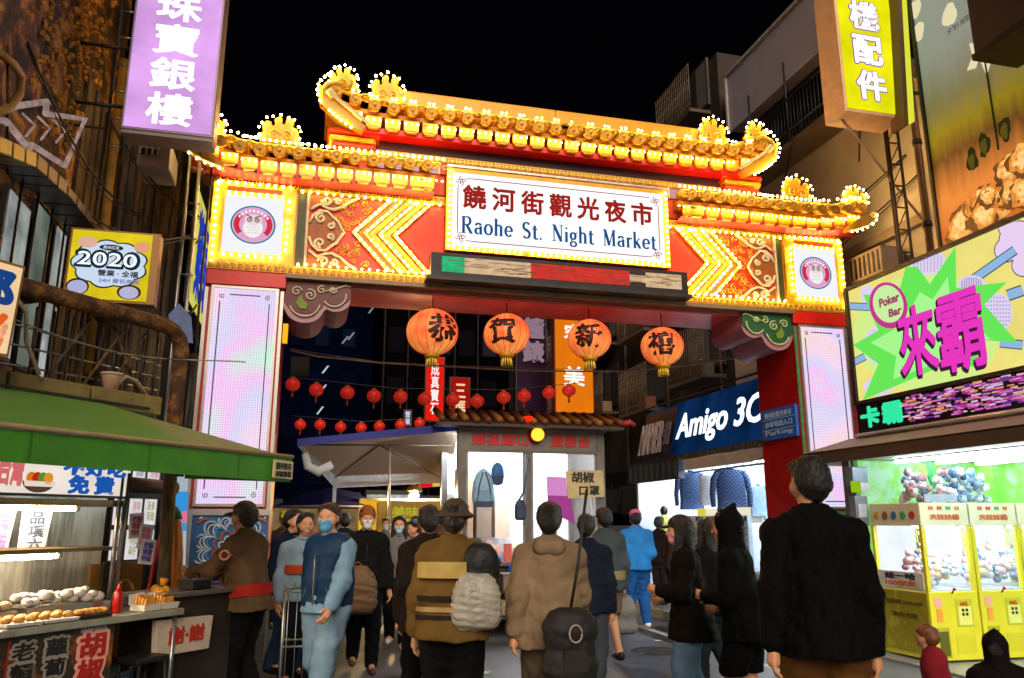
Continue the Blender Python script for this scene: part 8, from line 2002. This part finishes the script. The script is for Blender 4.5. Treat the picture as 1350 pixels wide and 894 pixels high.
    if not longhair or True:
        rB = .158 * B
        mb = MB(); mb.tube([U((.0, .84 * rB + .010 + (.012 if z_ < 1.1 else 0), z_)) for z_ in (coat + .03, 1.0, 1.1, 1.2, 1.3, 1.38)], .004, 4); o = mb.build('zip', DSTEEL, None); o.parent = j
        for sg in (-1, 1):
            mb = MB(); mb.tube([U((sg * .10, .155 * B, 1.08)), U((sg * .14, .135 * B, .98))], .005, 4); o = mb.build('pocket_seam', dk, None); o.parent = j
    if hood:
        if hood == 'down': sdf_obj('hood', [(U((-.085, -.02, 1.475)), U((-.05, -.10, 1.455)), .038 * s, .048 * s), (U((-.05, -.10, 1.455)), U((.05, -.10, 1.455)), .052 * s, .052 * s), (U((.05, -.10, 1.455)), U((.085, -.02, 1.475)), .048 * s, .038 * s)], .012, jm, j, .03, (.003, 30, seed))
        else: sdf_obj('hood', conv([((0, -.03, .03), (0, -.03, .0), .115, .11, (.95, 1.05, 1.05)), ((0, -.05, .1), (0, -.09, .17), .05, .02), ((0, -.03, -.1), (0, -.03, -.16), .10, .11)], Hd), .012, jm, j, .03, None, conv([((0, .12, -.03), (0, .12, .02), .085, .085)], Hd))
    if vest:
        vm = fabric(vest, .5)
        vv = [(U((0, 0, .97)), U((0, 0, 1.12)), .182 * s * B, .178 * s * B, (1.13, .86, 1)), (U((0, 0, 1.12)), U((0, 0, 1.34)), .178 * s * B, .176 * s * B, (1.17, .86, 1)), (U((-.12, 0, 1.42)), U((.12, 0, 1.42)), .098 * s, .098 * s)]
        vo = sdf_obj('vest', vv, h, vm, j, .03, (.003, 44, seed + 4), [(U((0, .22, 1.50)), U((0, .22, 1.6)), .10 * s, .10 * s)], zmin=.93 * s)
        mb = MB(); mb.tube([U((0, .185 * B, z_)) for z_ in (.95, 1.05, 1.15, 1.25, 1.35)], .006, 5); o = mb.build('zip', STEEL, None); o.parent = vo
    if stripes:
        for (z_, col, th) in stripes:
            rr = .166 * B; pts = [U((1.16 * (rr + .022) * math.cos(a), .94 * (rr + .022) * math.sin(a), z_)) for a in [2 * PI * i / 28 for i in range(29)]]
            mb = MB(); n = 29; vs = []
            for p in pts: vs += [(p[0], p[1], p[2] - th / 2), (p[0], p[1], p[2] + th / 2)]
            mb.add(vs, [(2 * i, 2 * i + 2, 2 * i + 3, 2 * i + 1) for i in range(n - 1)], True); o = mb.build('stripe', fabric(col), None); o.parent = j
    if not hood == 'up':
        mb = MB(); mb.tube([U((.075 * math.cos(a), .065 * math.sin(a) + .01, 1.49 + .012 * math.sin(a))) for a in [2 * PI * i / 20 for i in range(21)]], .016 * s, 6, False); o = mb.build('collar', jm, None); o.parent = j
    for sg in (-1, 1):
        if sleeves:
            a_ = Vector(U(tuple(Vector(el[sg]).lerp(Vector(wr[sg]), .90)))); b_ = Vector(U(tuple(Vector(el[sg]).lerp(Vector(wr[sg]), .985))))
            o = MB().tube([a_, b_], .047 * s * B, 12).build('cuff', jm, None); o.parent = j
    wrw = {sg: Matrix.Translation((x, y, 0)) @ Matrix.Rotation(yaw, 4, 'Z') @ Vector(U(wr[sg])) for sg in (-1, 1)}
    return root, wrw
def at(px, py, dist):
    """point at camera depth dist along a pixel's ray (for standing people use their head pixel)"""
    d = ray(px, py); f = d.x * math.sin(YAW) + d.y * math.cos(YAW)
    return EYE + d * (dist / f)
def facing(px_angle): return R(px_angle)
def bag(lab, c, w_, h_, d_, col, cat='bag', name='shopping_bag', handles=True, seed=0, rough=.6):
    t = thing(name, lab, cat, c)
    P = [(tuple(Vector(c) + Vector((-w_ * .3, 0, -h_ * .5))), tuple(Vector(c) + Vector((w_ * .3, 0, -h_ * .5))), d_ * .55, d_ * .55), (tuple(Vector(c) + Vector((-w_ * .25, 0, 0))), tuple(Vector(c) + Vector((w_ * .25, 0, 0))), d_ * .6, d_ * .6), (tuple(Vector(c) + Vector((-w_ * .15, 0, h_ * .35))), tuple(Vector(c) + Vector((w_ * .15, 0, h_ * .35))), d_ * .35, d_ * .35)]
    o = sdf_obj('bag_body', P, .012, M(col, rough, 0, .3, 9, .3), None, .12, (.0035, 60, seed)); o.parent = t; o.data.transform(Matrix.Translation(-Vector(c)))
    if handles:
        for sg in (-1, 1): MB().tube([Vector(c) + Vector((sg * w_ * .15, 0, h_ * .4)), Vector(c) + Vector((sg * w_ * .10, 0, h_ * .62)), Vector(c) + Vector((0, 0, h_ * .68))], .008, 6).build('handle', M(col, rough), t)
    return t
F_ = -YAW  # yaw that faces straight away from the camera
TOWARD = PI - YAW
def P_(px, dist, **k):
    p = at(px, 687, dist); return p.x, p.y
# --- near man in black at the right
x, y = P_(1072, 4.25)
_, w1 = person('tall man in black seen from behind at the right, tan trousers', x, y, F_ + R(-12), 1.87, ('swing_b', 'down'), .12, .03, top='030304', bot='5c3c1a', h=.012, bulk=1.0, coat=.84, seed=1, turn=R(25), hair=M('0c0a0a', .6, 0, .2, 40, .3))
# --- hooded person in black, left of him
x, y = P_(975, 5.9)
_, w2 = person('person in black hooded coat and bare legs beside the tall man', x, y, F_ + R(60), 1.62, ('hold', 'bent'), .16, .12, top='030304', bot='060608', coat=.80, shorts=True, hood='up', seed=2, bulk=1.02, shoe='c8ccd0')
# --- woman in dark brown with cap and pink mask
x, y = P_(905, 6.6)
_, w3 = person('person in dark brown coat, brown cap and pink mask, looking left', x, y, F_ + R(78), 1.58, ('hold', 'bent'), .10, .06, top='0e0705', bot='54708c', coat=.72, hat=('cap', '1c100a'), mask='e898a8', longhair=True, seed=3, bulk=1.04, shoe='d8dce0', legw=1.15)
# --- blue jacket and pink cap
x, y = P_(838, 12.2)
person('person in bright blue jacket, blue trousers and pink cap by the goods table', x, y, F_ + R(8), 1.70, ('bent', 'bent'), .08, .0, top='2a7cc8', bot='1c5498', hat=('cap', 'c85888'), shoe='e8e8e8', seed=4, h=.018, bulk=1.1)
# --- grey jacket person walking
x, y = P_(797, 9.4)
_, w5 = person('person in grey jacket with olive band and bare calves beside the booth', x, y, F_ + R(20), 1.68, ('down', 'carry'), .10, .0, top='3c4248', bot='6a5848', shorts=True, coat=.84, stripes=[(1.0, '7c7450', .10)], hat=('cap', '2c2018'), seed=5, bulk=1.12, shoe='0c0c0c')
bag('grey plastic bag carried beside the grey jacket person', w5[1] + Vector((0, 0, -.28)), .26, .36, .13, '787470', seed=3)
# --- tan coat in the centre
x, y = P_(724, 5.5)
_, w6 = person('person in loose tan coat walking away in the centre', x, y, F_ + R(-4), 1.66, ('swing_b', 'swing_f'), .22, .04, top='7e6a52', bot='6c5440', coat=.80, seed=6, bulk=1.14, h=.014, shoe='4c4c50', botmat=fabric('70604e'), hood='down', legw=1.1)
t = thing('dangling_backpack', 'black patterned backpack hanging low beside the tan coat person', 'backpack', w6[1])
c = at(752, 842, 5.15)
o = sdf_obj('pack_body', [(tuple(c + Vector((-.05, 0, -.16))), tuple(c + Vector((.05, 0, -.16))), .12, .12, (1, .7, 1)), (tuple(c + Vector((-.04, 0, .05))), tuple(c + Vector((.04, 0, .05))), .13, .13, (1, .7, 1))], .014, M('0c0a0a', .7, 0, .2), t, .06, (.003, 30, 2)); o.data.transform(Matrix.Translation(-w6[1]))
MB().tube([c + Vector((.04 * math.cos(a), -.105, .04 + .05 * math.sin(a))) for a in [2 * PI * i / 14 for i in range(15)]], .006, 5).build('printed_ring', M('a89488', .6), t)
MB().tube([c + Vector((0, 0, .15)), c + Vector((.06, 0, .45)), c + Vector((.16, .1, .9))], .010, 6).build('strap', M('14100e', .6), t)
MB().prism([c + Vector((-.08, -.09, -.18)), c + Vector((.08, -.09, -.18)), c + Vector((.07, -.10, -.05)), c + Vector((-.07, -.10, -.05))], (0, .03, 0)).build('pocket', M('181414', .6), t)
# --- yellow-brown striped jacket, left of centre
x, y = P_(598, 5.4)
_, w7 = person('broad person in ochre striped jacket and bucket hat, seen from behind', x, y, F_ + R(-8), 1.67, ('carry', 'bent'), .12, .05, top='624a22', bot='08080a', coat=.86, hat=('bucket', '3a2c20'), seed=7, bulk=1.18, h=.014, stripes=[(1.30, 'b09858', .10), (1.12, '28201a', .03), (1.05, 'a08858', .03), (1.0, '28201a', .03)], legw=1.2)
bag('pale grey plastic bag swinging at the ochre jacket person\'s side', at(628, 786, 5.25), .26, .26, .13, 'a09c90', seed=5, rough=.35)
bag('black shoulder bag on the ochre jacket person\'s right arm', at(634, 742, 5.3), .16, .22, .10, '08080a', seed=6, handles=False)
# --- man in blue vest, mask, coming towards us
x, y = P_(436, 6.7)
_, w8 = person('man in navy quilted vest and blue mask walking towards us in pale jeans', x, y, TOWARD + R(-22), 1.68, ('swing_f', 'swing_b'), .24, .0, top='6e8ea6', vest='16304e', bot='6c869c', mask='4c98c8', seed=8, bulk=1.08, h=.014, shoe='b0b0b0', turn=R(12), hair=ramp_mat([(.3, '180c06'), (.6, '3a2014'), (.8, '583420')], scale=30, stretch=(6, 6, .5), rough=.45, bump=.6), legw=1.1)
# --- man in black jacket, white mask, orange beanie
x, y = P_(484, 9.0)
_, w9 = person('man in black jacket with white mask and rust beanie behind the blue vest', x, y, TOWARD + R(14), 1.68, ('carry', 'down'), .10, .0, top='101012', bot='0c0c10', mask='d8dce0', hat=('beanie', '8a4a20'), seed=9, bulk=1.15, shoe='50301c')
bag('round brown bag carried in front of the black jacket man', at(470, 772, 8.4), .34, .34, .19, '6a4c30', seed=9)
# --- woman with long hair
x, y = P_(527, 10.6)
person('young woman with long black hair, mask and open grey jacket', x, y, TOWARD + R(5), 1.60, ('down', 'bent'), .10, .0, top='6c6c6c', bot='0a0a0c', mask='a8d0e8', longhair=True, seed=10, shoe='e8e4e0', h=.016, stripes=None, coat=.93, bulk=1.05)
# --- orange jacket bending behind her
x, y = P_(562, 11.6)
person('person in orange jacket leaning forward behind the long-haired woman', x, y, TOWARD + R(-40), 1.60, ('bent', 'bent'), .0, .35, top='d87818', bot='18181c', seed=11, h=.02, hair=HAIRB)
# --- vendor at the left, facing left
x, y = P_(333, 6.95)
_, w12 = person('vendor in brown jacket with red waist band working at the cart', x, y, F_ + R(72), 1.70, ('reach', 'hold'), .06, .10, top='54402c', bot='08080a', hat=('cap', '4c3c2c'), seed=12, bulk=1.14, stripes=[(1.02, '9c2420', .09)], h=.014, coat=.86)
rg = thing('dough_ring', 'small pinkish ring held in the vendor\'s hand', 'ring', w12[-1] + Vector((0, 0, 0)))
MB().tube([at(296, 732, 6.6) + Vector((.035 * math.cos(a), 0, .035 * math.sin(a))) for a in [2 * PI * i / 14 for i in range(15)]], .010, 6).build('loop', M('c07868', .5), rg)
MB().tube([at(296, 732, 6.6) + Vector((.035, 0, 0)), at(306, 732, 6.7)], .008, 5).build('grip', M('c07868', .5), rg)
x, y = P_(566, 6.6)
person('person in dark brown coat half hidden behind the bucket hat figure', x, y, F_ + R(15), 1.66, ('down', 'swing_f'), .14, .03, top='1c1410', bot='08080a', coat=.76, seed=41, hair=HAIRB, h=.016)
x, y = P_(772, 7.4)
person('person in navy coat and grey trousers between the tan coat and the grey jacket', x, y, F_ + R(-15), 1.60, ('down', 'down'), .18, .04, top='141c2c', bot='3c4048', coat=.84, seed=42, hair=HAIRB, h=.016)
x, y = P_(935, 7.6)
person('person in black jacket seen between the two dark coated walkers at the shop front', x, y, F_ + R(35), 1.55, ('bent', 'down'), .14, .04, top='08080a', bot='1c242c', coat=.84, seed=43, longhair=True, h=.016)
# --- left background people
for k, (px, dist, yw, Hh, kw, lab) in enumerate((
    (384, 8.6, TOWARD + R(60), 1.66, dict(top='121c30', bot='304868', seed=20, coat=.86), 'person in navy coat close behind the left pillar'),
    (402, 8.0, TOWARD + R(30), 1.62, dict(top='8098a8', bot='14161c', seed=21, stripes=[(1.2, 'a84020', .08)]), 'person in pale blue jacket with rust panel half hidden by the blue vest'),
    (376, 12.0, TOWARD + R(10), 1.68, dict(top='4a3c38', bot='202020', seed=22, hat=('cap', 'e8d828')), 'person in yellow cap under the navy parasol'),
    (410, 13.4, TOWARD - R(20), 1.64, dict(top='a06858', bot='202428', seed=23), 'person in dusty pink top far behind the blue vest'),
    (455, 12.6, F_ + R(30), 1.66, dict(top='14141a', bot='18181c', seed=24), 'dark-haired person facing away in front of the yellow stall'),
    (548, 13.4, F_ - R(20), 1.62, dict(top='2c2c30', bot='202024', seed=25, mask='e0e0e0'), 'person in charcoal by the yellow stall counter'),
    (583, 12.4, F_, 1.70, dict(top='4c3424', bot='181818', seed=26), 'person in brown standing left of the booth'),
    (510, 14.6, TOWARD, 1.6, dict(top='6a7078', bot='303438', seed=27, mask='c8d8e0'), 'person in grey far under the tent'),
    (868, 14.8, F_ - R(40), 1.62, dict(top='1c1a1c', bot='28282c', seed=28), 'person in black browsing the goods table'),
    (888, 13.2, F_ - R(60), 1.60, dict(top='3a2c28', bot='1c1c20', seed=29, longhair=True), 'long-haired person beside the mannequin'))):
    x, y = P_(px, dist); person(lab, x, y, yw, Hh, ('bent', 'down'), .08, .02, h=.022, **kw)
# --- child with dark pointed hood low at the right edge, and a seated child in red
x, y = P_(1292, 4.3)
person('child in black pointed hood at the bottom right in front of the claw machine', x, y, F_ - R(20), .98, ('bent', 'bent'), .05, .05, top='0e0a0c', bot='141418', hood='up', seed=31, h=.014)
x, y = P_(1216, 5.0)
person('small child in dark red jacket at the foot of the end claw machine', x, y, F_ + R(50), .94, ('bent', 'bent'), .03, .1, top='7c1c28', bot='201c20', hair=M('6a3c1c', .5, 0, .2, 40, .3), seed=32, h=.014)
flush_bulbs()
